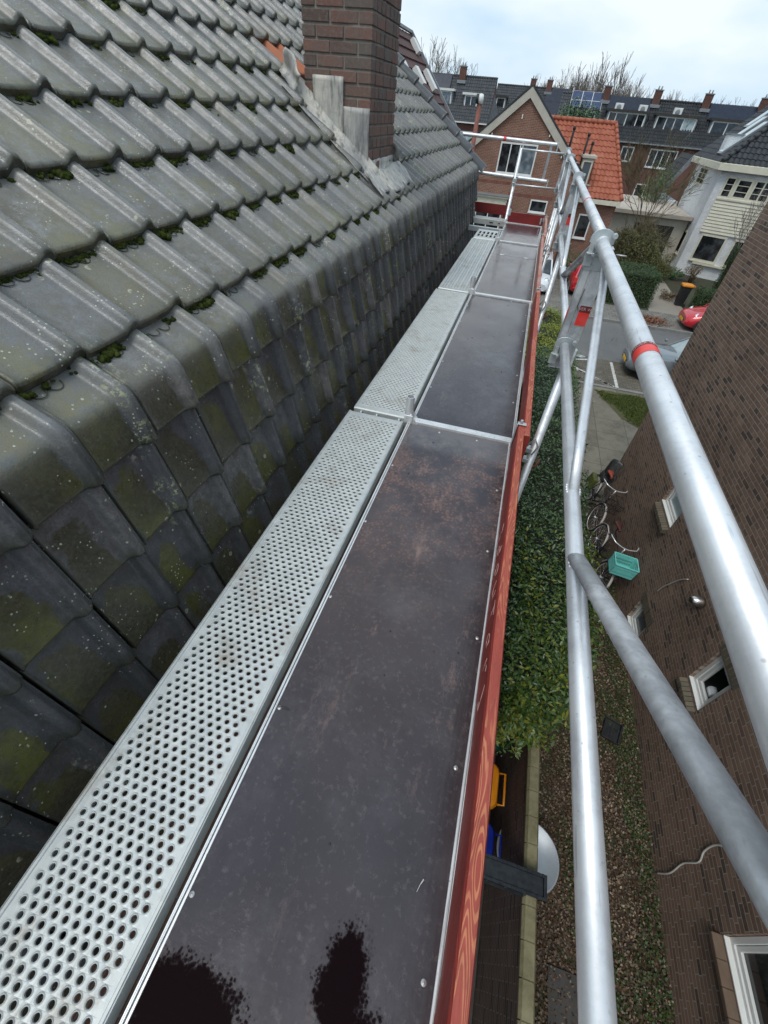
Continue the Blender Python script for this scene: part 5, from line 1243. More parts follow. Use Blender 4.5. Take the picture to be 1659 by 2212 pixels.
# crate
M['teal'] = simple('turquoise_plastic', (.20,.62,.57), (.16,.55,.50), 5, .4); M['teal_d'] = simple('turquoise_inside', (.16,.56,.52), None, 5, .45)
t = E('plastic_crate', (3.25, 6.11, -4.66), 'turquoise plastic crate on the front carrier of a bicycle', 'crate')
b = MB(); Mc = Matrix.Translation((3.25, 6.11, -4.66)) @ Matrix.Rotation(R(-2), 4, 'Z') @ Matrix.Rotation(R(5), 4, 'Y')
hx, hy_, H_, th = .205, .16, .26, .008
def panel(ax_, sg):
    # side wall with slots and (on short sides) a hand hole
    Lh = hx if ax_ == 'Y' else hy_; 
    def P(u0, u1, z0, z1, t0=-th, t1=0):
        if ax_ == 'Y':
            a, c = sg*(hy_+t0*1), sg*(hy_+t1); b.box((u0, min(a,c), z0), (u1, max(a,c), z1), 0, Mc)
        else:
            a, c = sg*(hx+t0), sg*(hx+t1); b.box((min(a,c), u0, z0), (max(a,c), u1, z1), 0, Mc)
    P(-Lh, Lh, 0, .03); P(-Lh, Lh, H_-.018, H_, -th, .012); P(-Lh, Lh, H_-.075, H_-.060, -th, .004)
    P(-Lh, -Lh+.03, .03, H_-.018); P(Lh-.03, Lh, .03, H_-.018)
    if ax_ == 'X':
        P(-Lh+.03, -.05, H_-.060, H_-.018); P(.05, Lh-.03, H_-.060, H_-.018)
        for k in range(3): z0 = .03+.045*k; P(-Lh+.03, Lh-.03, z0+.012, z0+.045)
    else:
        P(-Lh+.03, Lh-.03, H_-.060, H_-.018); P(-Lh+.03, Lh-.03, .155, H_-.075); P(-Lh+.03, Lh-.03, .085, .105)
        for k in range(17):
            u = -Lh+.045+k*.0195
            for z0 in (.03, .105): P(u, u+.010, z0, z0+.055)
for a_ in ('X', 'Y'):
    for sg in (-1, 1): panel(a_, sg)
b.build('crate_walls', M['teal'], t, .0015, 1)
b = MB(); b.box((-hx+.002, -hy_+.002, .001), (hx-.002, hy_-.002, .010), 0, Mc); b.build('crate_floor', M['teal_d'], t)
# ================================================================== houses across the street
def tile_field(b, O, U, Vv, w_, h_, tw=.25, ex=.33, amp=.025, mi=0, clip=None):
    """pantile field: O lower-left corner, U along the eave, Vv up the slope (unit)"""
    O = Vector(O); U = Vector(U).normalized(); Vv = Vector(Vv).normalized(); Nn = U.cross(Vv).normalized()
    if Nn.z < 0: Nn = -Nn
    nc = max(1, int(round(w_/tw))); nr_ = max(1, int(round(h_/ex))); tw = w_/nc; ex = h_/nr_
    for r_ in range(nr_):
        rows_ = []
        for (vv, lf) in ((0, -.01), (0, .035), (1.0, .002)):
            row = []
            for c in range(nc*6+1):
                u = c/6; hh = amp*math.sin(2*PI*u)+amp*.4*math.sin(4*PI*u)
                a0, a1 = 0, w_
                if clip: a0, a1 = clip((r_+vv)*ex)
                uu = min(max(u*tw, a0), a1)
                row.append(O+U*uu+Vv*((r_+vv)*ex)+Nn*(hh+lf))
            rows_.append(row)
        b.grid(rows_, mi, False)
def roof_mat(name, cols, rough=.55, bump=0):
    g = G(name); c_ = g.ramp(g.noise(2.2, 6, .7), [(.3, cols[0]), (.5, cols[1]), (.7, cols[2])]); c_ = g.mix(g.ramp(g.noise(14, 5, .7), [(.45, 0), (.75, .6)]), c_, cols[0])
    return g.out(c_, rough, 0, None, .4)
M['rt_grey'] = roof_mat('grey_roof_tiles', [(.045,.048,.052), (.065,.068,.072), (.10,.10,.098)])
M['rt_dark'] = roof_mat('dark_roof_tiles', [(.022,.025,.028), (.035,.038,.042), (.06,.062,.064)])
M['rt_orange'] = roof_mat('orange_roof_tiles', [(.27,.075,.042), (.37,.115,.065), (.43,.165,.10)], .7)
M['rt_brown'] = roof_mat('brown_roof_tiles', [(.060,.026,.022), (.085,.036,.030), (.12,.055,.042)], .7)
M['br_red'] = brick_mat('gable_brick', (.17,.070,.045), (.25,.11,.07), (.36,.31,.25), .22, .0625, .007, xz='x', var=.35)
M['br_red2'] = brick_mat('row_brick', (.105,.042,.034), (.16,.066,.05), (.20,.16,.13), .22, .0625, .006, xz='x', var=.4)
M['br_white'] = brick_mat('white_painted_brick', (.70,.71,.71), (.78,.79,.79), (.56,.57,.57), .22, .0625, .006, var=.12)
def facade_window(parent, O, U, w_, h_, cells, frame=.06, mat='white', gl='glass', out=None, rows_=None, proud=.035, depth=.05, glz=None, name='window'):
    """window in a facade: O = lower-left on the wall face (seen from outside), U along the wall; cells = relative widths of the panes"""
    O = Vector(O); U = Vector(U).normalized(); Zv = Vector((0,0,1)); Nn = U.cross(Zv)      # outward
    Mx = Matrix((( U.x, Nn.x, 0, O.x), (U.y, Nn.y, 0, O.y), (0, 0, 1, O.z), (0, 0, 0, 1)))
    b = MB(); bx = lambda u0, u1, z0, z1, d0, d1: b.box((u0, d0, z0), (u1, d1, z1), 0, Mx)
    bx(0, frame, 0, h_, -depth, proud); bx(w_-frame, w_, 0, h_, -depth, proud); bx(frame, w_-frame, 0, frame, -depth, proud); bx(frame, w_-frame, h_-frame, h_, -depth, proud)
    tot = sum(cells); u = frame; W_ = w_-2*frame; spans = []
    for i, c in enumerate(cells):
        u1 = u+W_*c/tot; spans.append((u, u1))
        if i: bx(u-frame*.4, u+frame*.4, frame, h_-frame, -depth, proud-.006)
        u = u1
    if rows_:
        for z_ in rows_: bx(frame, w_-frame, h_*z_-.014, h_*z_+.014, -depth, proud-.010)
    bx(-.03, w_+.03, -.05, -.002, -.02, proud+.05)
    f = b.build(name, M[mat], parent)
    for i, (u0, u1) in enumerate(spans):
        p = MB(); p.add([Mx @ Vector(q) for q in ((u0, .006, frame), (u1, .006, frame), (u1, .006, h_-frame), (u0, .006, h_-frame))], [(0,1,2,3)])
        p.build('pane', M[(glz[i] if glz else gl)], f)
    return f
# ---- gabled brick house with the orange side wing
FY = 30.0
gh = E('gabled_house', (-.9, FY, GZ), 'red-brown brick house with beige bargeboards on its pointed gable and an orange tiled wing', 'house')
ax_, az = -1.33, 2.42; xl, zl = -4.12, .05; xr, zr = 2.10, -.42
b = MB(); b.prism([(xl+.22, GZ), (xr-.05, GZ), (xr-.05, zr+.0), (ax_+.05, az-.30), (xl+.22, zl-.15)], 'Y', FY, FY+9); b.build('wall', M['br_red'], gh)
b = MB()
for (xe, ze, sg) in ((xl, zl, -1), (xr+.12, zr-.28, 1)):
    d = Vector((xe-ax_, 0, ze-az)); n_ = Vector((-d.z, 0, d.x)).normalized(); n_ = n_ if n_.z > 0 else -n_
    w_ = .30; p0 = Vector((ax_, 0, az)); p1 = Vector((xe, 0, ze)); dn = -n_*w_
    cut = Vector((0, 0, -w_/abs(n_.z)))
    b.add([p0+Vector((0, FY-.12, 0)), p1+Vector((0, FY-.12, 0)), p1+dn+Vector((0, FY-.12, 0)), p0+cut+Vector((0, FY-.12, 0)), p0+Vector((0, FY-.07, 0)), p1+Vector((0, FY-.07, 0)), p1+dn+Vector((0, FY-.07, 0)), p0+cut+Vector((0, FY-.07, 0))], [(0,1,2,3), (7,6,5,4), (0,4,5,1), (1,5,6,2), (2,6,7,3), (3,7,4,0)])
b.build('bargeboard', M['beige'], gh)
b = MB()
for (xe, ze) in ((xl, zl), (xr+.12, zr-.28)):
    p0 = Vector((ax_, FY-.14, az+.02)); p1 = Vector((xe, FY-.14, ze+.02)); d = p1-p0
    n_ = Vector((-d.z, 0, d.x)).normalized(); n_ = n_ if n_.z > 0 else -n_
    b.add([p0, p1, p1+Vector((0, 9.2, 0)), p0+Vector((0, 9.2, 0)), p0+n_*.07, p1+n_*.07, p1+n_*.07+Vector((0, 9.2, 0)), p0+n_*.07+Vector((0, 9.2, 0))], [(0,1,2,3), (4,5,6,7), (0,1,5,4), (1,2,6,5), (2,3,7,6), (3,0,4,7)])
rf = b.build('roof', M['rt_dark'], gh)
for x, z in ((-3.0, .82), (-.85, 1.6), (1.05, .60), (-2.15, 1.38)):
    pass
b = MB(); 
for x in (-2.9, -1.35+1.35, .85): b.box((x, FY-.09, az-.55-abs(x-ax_)*(.85 if x < ax_ else .9)), (x+.05, FY, az-.46-abs(x-ax_)*(.85 if x < ax_ else .9))); b.cut()
b.box((-1.55, FY-.02, 1.25), (-1.5, FY, 1.42)); b.build_each('purlin_end', M['white'], gh)
facade_window(gh, (-2.32, FY, -.95), (1,0,0), 1.92, 1.28, [1, 1, .25, 1.45], .07, glz=['glass','glass','glass','glass_grey'])
facade_window(gh, (-.10, FY, -2.48), (1,0,0), .92, .56, [1], .06)
def soldier(parent, x0, x1, z, mat, h_=.2, y=FY):
    b = MB(); n = int((x1-x0)/.065)
    for k in range(n): a = x0+(x1-x0)*k/n; b.box((a+.006, y-.006, z), (a+(x1-x0)/n-.006, y+.01, z+h_))
    return b.build('lintel', mat, parent)
g = G('lintel_brick'); M['lint'] = g.out(g.ramp(g.rand, [(0, (.14,.05,.035)), (1, (.22,.08,.055))]), .8)
soldier(gh, -2.4, -.3, .37, M['lint']); soldier(gh, -1.4, 1.0, -1.86, M['lint'], .14); soldier(gh, -3.9, -1.4, -1.42, M['lint'], .14)
# bay with cornice low on the left
b = MB(); b.box((-3.9, FY-.62, -2.30), (-1.38, FY, -1.98)); b.box((-3.95, FY-.72, -1.98), (-1.30, FY, -1.90)); b.box((-3.9, FY-.70, -2.42), (-1.34, FY, -2.34))
for k in range(7): b.box((-3.7+k*.38, FY-.66, -2.14), (-3.64+k*.38, FY-.62, -2.02))
b.build('bay_cornice', M['cream'], gh, .01, 1)
b = MB(); b.box((-3.85, FY-.58, GZ), (-1.42, FY, -2.42)); b.build('bay', M['br_red'], gh)
facade_window(gh, (-3.7, FY-.585, -4.2), (1,0,0), 2.2, 1.6, [1, 1, 1], .07)
facade_window(gh, (-2.0, FY-.585, -4.3), (1,0,0), .01, .01, [1], .002) if 0 else None
b = MB(); b.box((-4.0, FY-.76, -1.895), (-1.26, FY, -1.86)); b.build('bay_roof', M['zinc'], gh)
# porch roof edge
b = MB(); b.prism([(-1.0, -2.75), (.95, -2.75), (.95, -2.68), (-.2, -2.60), (-1.0, -2.68)], 'Y', FY-.8, FY); b.build('porch_roof', M['zinc'], gh)
# wing with orange tiles
WY = 31.0
b = MB(); O = Vector((-.6, WY-.25, -1.62)); Vv = Vector((0, 3.1, 2.98)).normalized(); hh = math.hypot(3.1, 2.98)
tile_field(b, O, (1,0,0), Vv, 5.22, hh, .235, .33, .028, clip=lambda s: (0, 5.22-s/hh*1.25))
b.build('roof', M['rt_orange'], gh)
b = MB()
for k in range(14):
    a = O+Vector((5.22-1.25*k/14, 0, 0))+Vv*hh*k/14; c_ = O+Vector((5.22-1.25*(k+1.12)/14, 0, 0))+Vv*hh*(k+1.12)/14
    b.path([a+Vector((0,0,.05)), c_+Vector((0,0,.03))], [.10, .08], 8)
for k in range(12):
    b.path([O+Vv*hh+Vector((3.97*k/12, 0, .05)), O+Vv*hh+Vector((3.97*(k+1.1)/12, 0, .04))], [.11, .10], 8)
b.build('ridge_tiles', M['rt_orange'], gh)
b = MB(); b.box((1.9, WY, GZ), (4.5, WY+5, -1.72)); b.build('wall', M['br_red'], gh)
b = MB(); b.box((1.9, WY-.33, -1.86), (4.62, WY+.0, -1.66)); b.build('gutter', M['cream'], gh)
b = MB(); b.prism([(4.45, GZ), (4.45, -1.7), (4.45, -1.71)], 'X', 0, 0) if 0 else None
b2_ = MB(); b2_.add([(4.5, WY, -1.7), (4.5, WY+6, -1.7), (3.3, WY+2.85, 1.3), (3.3, WY+3.2, 1.3)], [(0,1,3), (0,3,2)]); b2_.build('roof_side', M['rt_orange'], gh)
b2_ = MB(); b2_.add([(1.4, WY+2.9, 1.34), (3.3, WY+2.9, 1.34), (4.5, WY+6, -1.7), (1.4, WY+6, -1.7)], [(0,1,2,3)]); b2_.build('roof_back', M['rt_orange'], gh)
# dormer-like tall window beside the gable
b = MB(); b.box((2.02, WY-.32, -1.4), (2.58, WY+1.4, -.0)); b.build('dormer', M['beige'], gh); 
facade_window(gh, (2.05, WY-.325, -1.35), (1,0,0), .5, 1.25, [1], .06, 'cream', 'glass_grey')
b = MB(); b.box((1.95, WY-.42, .0), (2.68, WY+1.5, .10)); b.build('dormer_roof', M['beige'], gh)
facade_window(gh, (2.72, WY, -3.55), (1,0,0), .72, 1.15, [1], .07)
for (x, y, z0, z1) in ((1.15, 30.6, .0, 1.15), (2.0, 31.4, -.6, .95), (2.35, 32.0, -.2, .62)):
    b = MB(); b.tube((x, y, z0), (x, y, z1), .055, 10); b.tube((x, y, z1-.12), (x, y, z1), .075, 10); b.build('flue', M['rubber'], gh)
# tall rusty stove pipe with white cowl
t = E('stove_pipe', (-3.42, 27.2, GZ), 'tall rust-red stove pipe with round black and white cowl left of the gable', 'stove pipe')
b = MB(); b.tube((-3.42, 27.2, GZ), (-3.42, 27.2, 1.62), .10, 14); b.build('pipe', simple('rusty_pipe', (.27,.09,.06), (.16,.06,.045), 7, .7), t)
b = MB(); b.lathe([(.0001,.12),(.16,.10),(.19,0),(.16,-.10),(.0001,-.12)], (0,0,0), 20, 0, Matrix.Translation((-3.40, 27.2, 1.78)) @ Matrix.Rotation(PI/2, 4, 'Y')); b.build('cowl', M['white'], t); b = MB(); b.lathe([(.0001,.0),(.17,.0),(.17,-.10),(.0001,-.12)], (0,0,0), 20, 0, Matrix.Translation((-3.50, 27.15, 1.78)) @ Matrix.Rotation(PI/2, 4, 'Y')); b.build('cowl_black_cap', M['black'], t)  # plain black cap on one side of the white cowl

# ---- brown-roofed house beyond our verge
bh_ = E('brown_roofed_house', (-5, 14, GZ), 'neighbouring house with a steep brown tiled roof and narrow white skylights beyond the verge', 'house')
b = MB(); e0 = Vector((-2.78, 0, 1.18)); r0 = Vector((-4.07, 0, 2.67)); e0b = e0+(e0-r0)*.55; Vv = (r0-e0b).normalized()
tile_field(b, e0b+Vector((0, 10.2, 0)), (0,1,0), Vv, 5.8, (r0-e0b).length, .3, .24, .004)
b.build('roof', M['rt_brown'], bh_)
b = MB(); b.prism([(e0b.x-.05, GZ), (e0b.x-.05, e0b.z-.05), (r0.x, r0.z-.05), (r0.x-1.0, r0.z+.0), (r0.x-3, GZ)], 'Y', 10.3, 15.95); b.build('wall', M['br_red2'], bh_)
b = MB(); b.beam(e0b+Vector((0, 16.0, .05)), r0+Vector((0, 16.0, .05)), .07, .09); b.beam(r0+Vector((0, 10.2, .05)), r0+Vector((0, 16.0, .05)), .10, .05); b.tube((e0b.x, 16.0, GZ), (e0b.x, 16.0, e0b.z), .04, 8); b.build('verge_trim', M['zinc'], bh_)
for (yy, s0_, s1_) in ((15.45, .83, .93), (13.99, .57, .69), (15.2, .55, .70), (12.8, .60, .695)):
    L_ = (r0-e0b).length; p0 = e0b+Vv*L_*s0_; p1 = e0b+Vv*L_*s1_; nn = Vector((Vv.z, 0, -Vv.x))
    b = MB(); b.beam(p0+Vector((0, yy, 0))+nn*.07, p1+Vector((0, yy, 0))+nn*.07, .30, .10, 0, nn); b.build('skylight', M['white'], bh_)

# ---- white house on the right
wh = E('white_house', (12, 38, GZ), 'white painted brick house with cream weatherboards, dark tiled roof and a white chimney', 'house')
Bc = Vector((10.1, 35.6, 0)); Ac = Vector((10.1, 41.6, 0)); yaw_ = R(-22); Uf = Vector((math.cos(yaw_), math.sin(yaw_), 0)); Nf = Vector((Uf.y, -Uf.x, 0)); Rc = Bc+Uf*6.5
ZE = -.12
b = MB(); pts = [Bc, Ac, Ac+Vector((7,0,0)), Rc+Vector((2,5,0)), Rc]
n = len(pts); vs = [(p.x, p.y, z_) for z_ in (GZ, ZE) for p in pts]; b.add(vs, [tuple(range(n, 2*n))]+[(i, (i+1)%n, n+(i+1)%n, n+i) for i in range(n)]); b.build('wall', M['br_white'], wh)
# left face windows (facing -X): U runs towards -Y
facade_window(wh, (10.1, 40.0, -1.06), (0,-1,0), 1.7, .82, [1, 1], .06, 'cream', rows_=[.34, .66])
facade_window(wh, (10.1, 38.3, -4.55), (0,-1,0), 1.8, 1.25, [1, 1], .08, 'cream')
# front: recessed band, weatherboard box with windows
def Fp(u, z_, out=0): return Bc+Uf*u+Nf*out+Vector((0, 0, z_))
b = MB(); u0, u1 = .38, 5.4
zz = -3.05; k = 0
while zz < -1.38:
    b.add([Fp(u0, zz, .10), Fp(u1, zz, .10), Fp(u1, zz+.155, .065), Fp(u0, zz+.155, .065), Fp(u0, zz, .0), Fp(u1, zz, .0)], [(0,1,2,3), (4,5,1,0)]); b.add([Fp(u0, zz, .0), Fp(u0, zz, .10), Fp(u0, zz+.155, .065), Fp(u0, zz+.155, 0)], [(0,1,2,3)]); zz += .16
b.build('weatherboards', M['cream'], wh)
b = MB(); 
for (za_, zb_, o0, o1) in ((-1.42, -1.36, 0, .12), (ZE-.0, ZE+.02, 0, .3)): b.add([Fp(u0, za_, o0), Fp(u1, za_, o0), Fp(u1, za_, o1), Fp(u0, za_, o1), Fp(u0, zb_, o0), Fp(u1, zb_, o0), Fp(u1, zb_, o1), Fp(u0, zb_, o1)], [(0,1,2,3), (4,5,6,7), (2,3,7,6), (0,3,7,4), (1,2,6,5)])
b.build('trim', M['cream'], wh)
Uw = tuple(Uf)
facade_window(wh, tuple(Fp(.42, -1.34, .03)), Uw, .55, 1.0, [1], .09, 'cream', rows_=[.36, .64]); facade_window(wh, tuple(Fp(1.0, -1.34, .03)), Uw, .85, 1.0, [1], .13, 'cream', rows_=[.36, .64]); facade_window(wh, tuple(Fp(1.88, -1.34, .03)), Uw, 1.0, 1.0, [1, 1], .10, 'cream', rows_=[.36, .64])
facade_window(wh, tuple(Fp(.55, -4.55, .04)), Uw, 1.45, 1.42, [1], .10, 'cream')
facade_window(wh, tuple(Fp(2.4, -4.55, .04)), Uw, .7, 1.42, [1], .10, 'cream')
b = MB(); b.add([Fp(.8, -4.62, 0), Fp(3.7, -4.62, 0), Fp(3.7, -4.62, .18), Fp(.8, -4.62, .18), Fp(.8, -4.72, 0), Fp(3.7, -4.72, 0), Fp(3.7, -4.72, .18), Fp(.8, -4.72, .18)], [(0,1,2,3), (4,7,6,5), (2,3,7,6), (0,3,7,4), (1,2,6,5)]); b.build('sill', M['cream'], wh)
# fascia round the eaves
ev = [Ac+Vector((-.35, .5, 0)), Bc+Vector((-.35, -.30, 0)), Rc+Nf*.35+Vector((.5, 0, 0))]
b = MB()
for i in range(2):
    p, q = ev[i], ev[i+1]; d = (q-p).normalized(); nn = Vector((-d.y, d.x, 0))
    if nn.dot(Vector((-.3, -1, 0)) if i else Vector((-1, 0, 0))) < 0: nn = -nn
    b.add([p+Vector((0,0,ZE)), q+Vector((0,0,ZE)), q+Vector((0,0,ZE+.30)), p+Vector((0,0,ZE+.30)), p-nn*.6+Vector((0,0,ZE)), q-nn*.6+Vector((0,0,ZE)), q-nn*.1+Vector((0,0,ZE+.34)), p-nn*.1+Vector((0,0,ZE+.34))], [(0,1,2,3), (0,4,5,1), (3,2,6,7)])
b.build('eaves', M['cream'], wh)
# hipped roof: left slope and front slope meeting in a hip
apex = Vector((13.6, 37.6, 3.6)); apex2 = Vector((13.6, 44, 3.6))
zr_ = ZE+.33
E0 = ev[0]+Vector((.06, 0, zr_)); E1 = ev[1]+Vector((.06, .06, zr_)); E2 = ev[2]+Vector((0, .06, zr_))
b = MB(); U1 = (E1-E0).normalized(); n_ = (E1-E0).cross(apex-E0).normalized(); V1 = n_.cross(U1).normalized(); V1 = V1 if V1.z > 0 else -V1
wl = (E1-E0).length; ha = (apex-E0).dot(V1); ua = (apex-E0).dot(U1)
tile_field(b, E0, U1, V1, wl, ha, .26, .34, .03, clip=lambda s: (-3, wl+(ua-wl)*s/ha))
rfw = b.build('roof', M['rt_dark'], wh)
b = MB(); U2 = (E2-E1).normalized(); n2_ = (E2-E1).cross(apex-E1).normalized(); V2 = n2_.cross(U2).normalized(); V2 = V2 if V2.z > 0 else -V2
w2 = (E2-E1).length; h2_ = (apex-E1).dot(V2); ua2 = (apex-E1).dot(U2)
tile_field(b, E1, U2, V2, w2, h2_, .26, .34, .03, clip=lambda s: (ua2*s/h2_, w2+8))
b.build('roof', M['rt_dark'], wh)
b = MB(); d = apex-E1
for k in range(16): b.path([E1+d*k/16+Vector((0,0,.06)), E1+d*(k+1.15)/16+Vector((0,0,.05))], [.13, .11], 8)
b.build('hip_tiles', M['rt_dark'], rfw)
# the chimney at the left corner and roof windows
b = MB(); b.box((10.15, 37.6, ZE+.2), (11.35, 38.3, 1.38)); ch_ = b.build('chimney', M['br_white'], rfw); b = MB(); b.box((10.1, 37.55, 1.38), (11.4, 38.35, 1.44)); b.build('chimney_cap', M['zinc'], rfw)
n1_ = U1.cross(V1); n1_ = n1_ if n1_.z > 0 else -n1_
for (u_, s_, ww, hh_) in ((3.2, .9, .8, 2.1), (2.3, 2.2, .8, 1.6), (4.6, .35, .8, 2.3)):
    p = E0+U1*u_+V1*s_+n1_*.09; b = MB(); b.beam(p, p+V1*hh_, ww, .10, 0, n1_); f_ = b.build('roof_window', M['zinc'], wh)
    p = p+n1_*.055; b = MB(); b.beam(p+V1*.1, p+V1*(hh_-.1), ww-.18, .01, 0, n1_); b.build('pane', M['glass_pale'], f_)
b = MB(); b.box((13.6, 34.3, -1.3), (15.2, 35.2, .35)) if 0 else b.add([Fp(3.55, -.85, .5), Fp(5.2, -1.0, .9), Fp(5.2, -.15, .9), Fp(3.75, .05, .5), Fp(3.55, -.85, .45), Fp(5.2, -1.0, .85), Fp(5.2, -.15, .85), Fp(3.75, .05, .45)], [(0,1,2,3), (7,6,5,4), (0,3,7,4), (3,2,6,7), (0,1,5,4)]); b.build('awning', M['white'], wh)
# garage between the houses with pale flat roof and lean-to of dark tiles
t = E('garage', (7.5, 37, GZ), 'low garage with pale flat roof between the gabled and the white house', 'garage')
b = MB(); b.box((5.3, 37, GZ), (10.0, 45, -2.75)); b.build('wall', M['beige'], t); b = MB(); b.box((5.1, 36.6, -2.75), (10.05, 45.2, -2.55)); b.build('roof', simple('pale_gravel_roof', (.50,.44,.36), (.38,.33,.28), 2, .9), t); b = MB(); b.box((6.9, 36.97, GZ), (9.3, 37.0, -3.2)); b.build('door', M['dark_wood'], t)
t = E('dark_tiled_annex', (9.4, 43, GZ), 'dark tiled slope with a metal ladder rail beside the white house', 'annex')
b = MB(); tile_field(b, (8.4, 42.0, -2.3), (0,1,0), Vector((1.7, 0, 2.5)), 5, 3.0, .26, .34, .03); b.build('roof', M['rt_dark'], t); b = MB(); b.box((8.6, 42.1, GZ), (10.08, 47, -2.35)); b.build('wall', M['br_white'], t)
b = MB(); 
for k in range(4): b.tube((8.3+.1*k+.3, 41.9, -2.0+.1*k), (9.7+.1*k, 42.0, .1+.0*k), .02, 6)
b.tube((8.6, 41.9, -2.0), (9.0, 41.9, -1.7), .02, 6); b.tube((9.7, 42.0, .1), (10.0, 42.0, .1), .02, 6); b.build('ladder_rail', M['zinc'], t)

# ---- far terraced houses
M['panel'] = simple('solar_panel', (.012,.016,.030), (.025,.03,.045), 3, .25, .2); M['panel_b'] = glass('blue_solar_panel', (.02,.035,.09), (.03,.05,.12), .15)
def chimney_(b, bc, x, y, z0, z1, w_=.75): b.box((x-w_/2, y-.28, z0), (x+w_/2, y+.28, z1)); bc.box((x-w_/2-.05, y-.33, z1), (x+w_/2+.05, y+.33, z1+.08)); [bc.tube((x+dx, y, z1), (x+dx, y, z1+.35), .07, 6) for dx in (-.15, .15)]
def terrace(x0, w_, Y, ze, zr__, lab, opts, side='', run=3.0):
    t = E('terraced_house', (x0+w_/2, Y, GZ), lab, 'house', 'far terraced houses')
    b = MB(); b.prism([(Y+.0, GZ), (Y+2*run, GZ), (Y+2*run, ze), (Y+run, zr__-.1), (Y, ze)], 'X', x0, x0+w_); b.build('wall', M['br_red2'], t)
    b = MB(); Vv = Vector((0, run+.3, zr__-ze+.25)); tile_field(b, (x0, Y-.3, ze-.25), (1,0,0), Vv, w_, Vv.length, .27, .36, .035)
    b.quad((x0, Y+run, zr__), (x0+w_, Y+run, zr__), (x0+w_, Y+2*run+.3, ze-.2), (x0, Y+2*run+.3, ze-.2)); 
    for k in range(int(w_/.3)): b.path([(x0+k*.3, Y+run, zr__+.03), (x0+k*.3+.32, Y+run, zr__+.02)], [.12, .10], 6)
    rf_ = b.build('roof', M[opts.get('roof', 'rt_grey')], t)
    b = MB(); b.box((x0, Y-.42, ze-.30), (x0+w_, Y-.25, ze-.18)); b.build('gutter', M[opts.get('gutter', 'zinc')], t)
    if 'chim' in opts:
        b = MB(); bc = MB(); chimney_(b, bc, x0+opts['chim'], Y+run-.2, zr__-.6, zr__+.75); b.build('chimney', M['br_red2'], rf_); bc.build('chimney_pots', M['zinc'], rf_)
        b = MB(); b.box((x0+opts['chim']-.5, Y+run-.75, zr__-.62), (x0+opts['chim']+.5, Y+run-.5, zr__-.35)); b.build('lead_apron', M['zinc'], rf_)
    if 'dormer' in opts:
        dx, dw, cells, dz, dh = opts['dormer']; yd = Y+.95; dm = MB(); dm.box((x0+dx-.12, yd+.02, ze+dz), (x0+dx+dw+.12, Y+run, ze+dz+dh+.02)); d_ = dm.build('dormer', M['zinc'], t)
        facade_window(t, (x0+dx, yd+.02, ze+dz), (1,0,0), dw, dh, cells, .12, 'white', proud=.06, glz=opts.get('dglz'))
        b = MB(); b.box((x0+dx-.3, yd-.25, ze+dz+dh), (x0+dx+dw+.3, Y+run, ze+dz+dh+.20)); b.build('dormer_roof', M['white'] if opts.get('wd') else M['dark_wood'], t)
    for (px_, pw, pm, s0_, s1_, nx, ny) in opts.get('panels', []):
        Vn = Vv.normalized(); nn = Vector((0, -Vn.z, Vn.y)); L_ = Vv.length; base_ = Vector((x0, Y-.3, ze-.25))
        b = MB(); fr = MB()
        for i in range(nx):
            for j in range(ny):
                u0, u1 = px_+pw*i/nx+.03, px_+pw*(i+1)/nx-.03; a0, a1 = L_*(s0_+(s1_-s0_)*j/ny)+.03, L_*(s0_+(s1_-s0_)*(j+1)/ny)-.03
                b.add([base_+Vector((u, 0, 0))+Vn*a_+nn*.17 for u, a_ in ((u0,a0),(u1,a0),(u1,a1),(u0,a1))], [(0,1,2,3)])
        q = [base_+Vector((u, 0, 0))+Vn*a_+nn*c_ for c_ in (.08, .155) for u, a_ in ((px_,L_*s0_),(px_+pw,L_*s0_),(px_+pw,L_*s1_),(px_,L_*s1_))]
        fr.add(q, [(4,5,6,7), (0,1,5,4), (1,2,6,5), (2,3,7,6), (3,0,4,7)])
        fp = fr.build('solar_panels', M['white'] if pm == 'panel_b' else M['panel'], t); b.build('solar_cells', M[pm], fp)
    for (wx, ww, wz, wh_, cells) in opts.get('wins', []): facade_window(t, (x0+wx, Y-.0, wz), (1,0,0), ww, wh_, cells, .11, glz=[opts.get('wgl', 'glass')]*len(cells))
    for ax2 in opts.get('ac', []):
        b = MB(); b.box((x0+ax2, Y+1.55, ze+2.12), (x0+ax2+.85, Y+1.95, ze+2.82)); ac_ = b.build('air_conditioner', M['white'], t, .03); b = MB(); b.lathe([(.0001,.01),(.20,.012),(.24,.0)], (0,0,0), 18, 0, Matrix.Translation((x0+ax2+.4, Y+1.535, ze+2.47)) @ Matrix.Rotation(PI/2, 4, 'X')); b.build('fan_grille', M['zinc'], ac_)
    for px_ in opts.get('vents', []): b = MB(); b.tube((x0+px_, Y+.9, ze+.5), (x0+px_+.1, Y+.9, ze+1.5), .07, 8); b.build('vent_pipe', M['black'], t)
    return t
YT = 68
zz0, zz1 = .28, 3.58
w1_ = [(.9, 1.5, -2.1, 1.7, [1, 1]), (3.2, 1.3, -1.6, 1.3, [1, 1])]
w2_ = [(.9, 2.9, -1.9, 1.6, [1, 1, 1, 1]), (.8, 3.0, -5.1, 1.7, [1, 1, 1])]
terrace(.3, 4.75, YT, zz0, zz1, 'far terraced house with six blue-and-white framed solar panels on its roof', dict(chim=4.75, dormer=(1.1, 3.0, [1, 1, 1], .9, 1.1), panels=[(1.1, 3.4, 'panel_b', .62, 1.04, 3, 2)], wins=w1_))
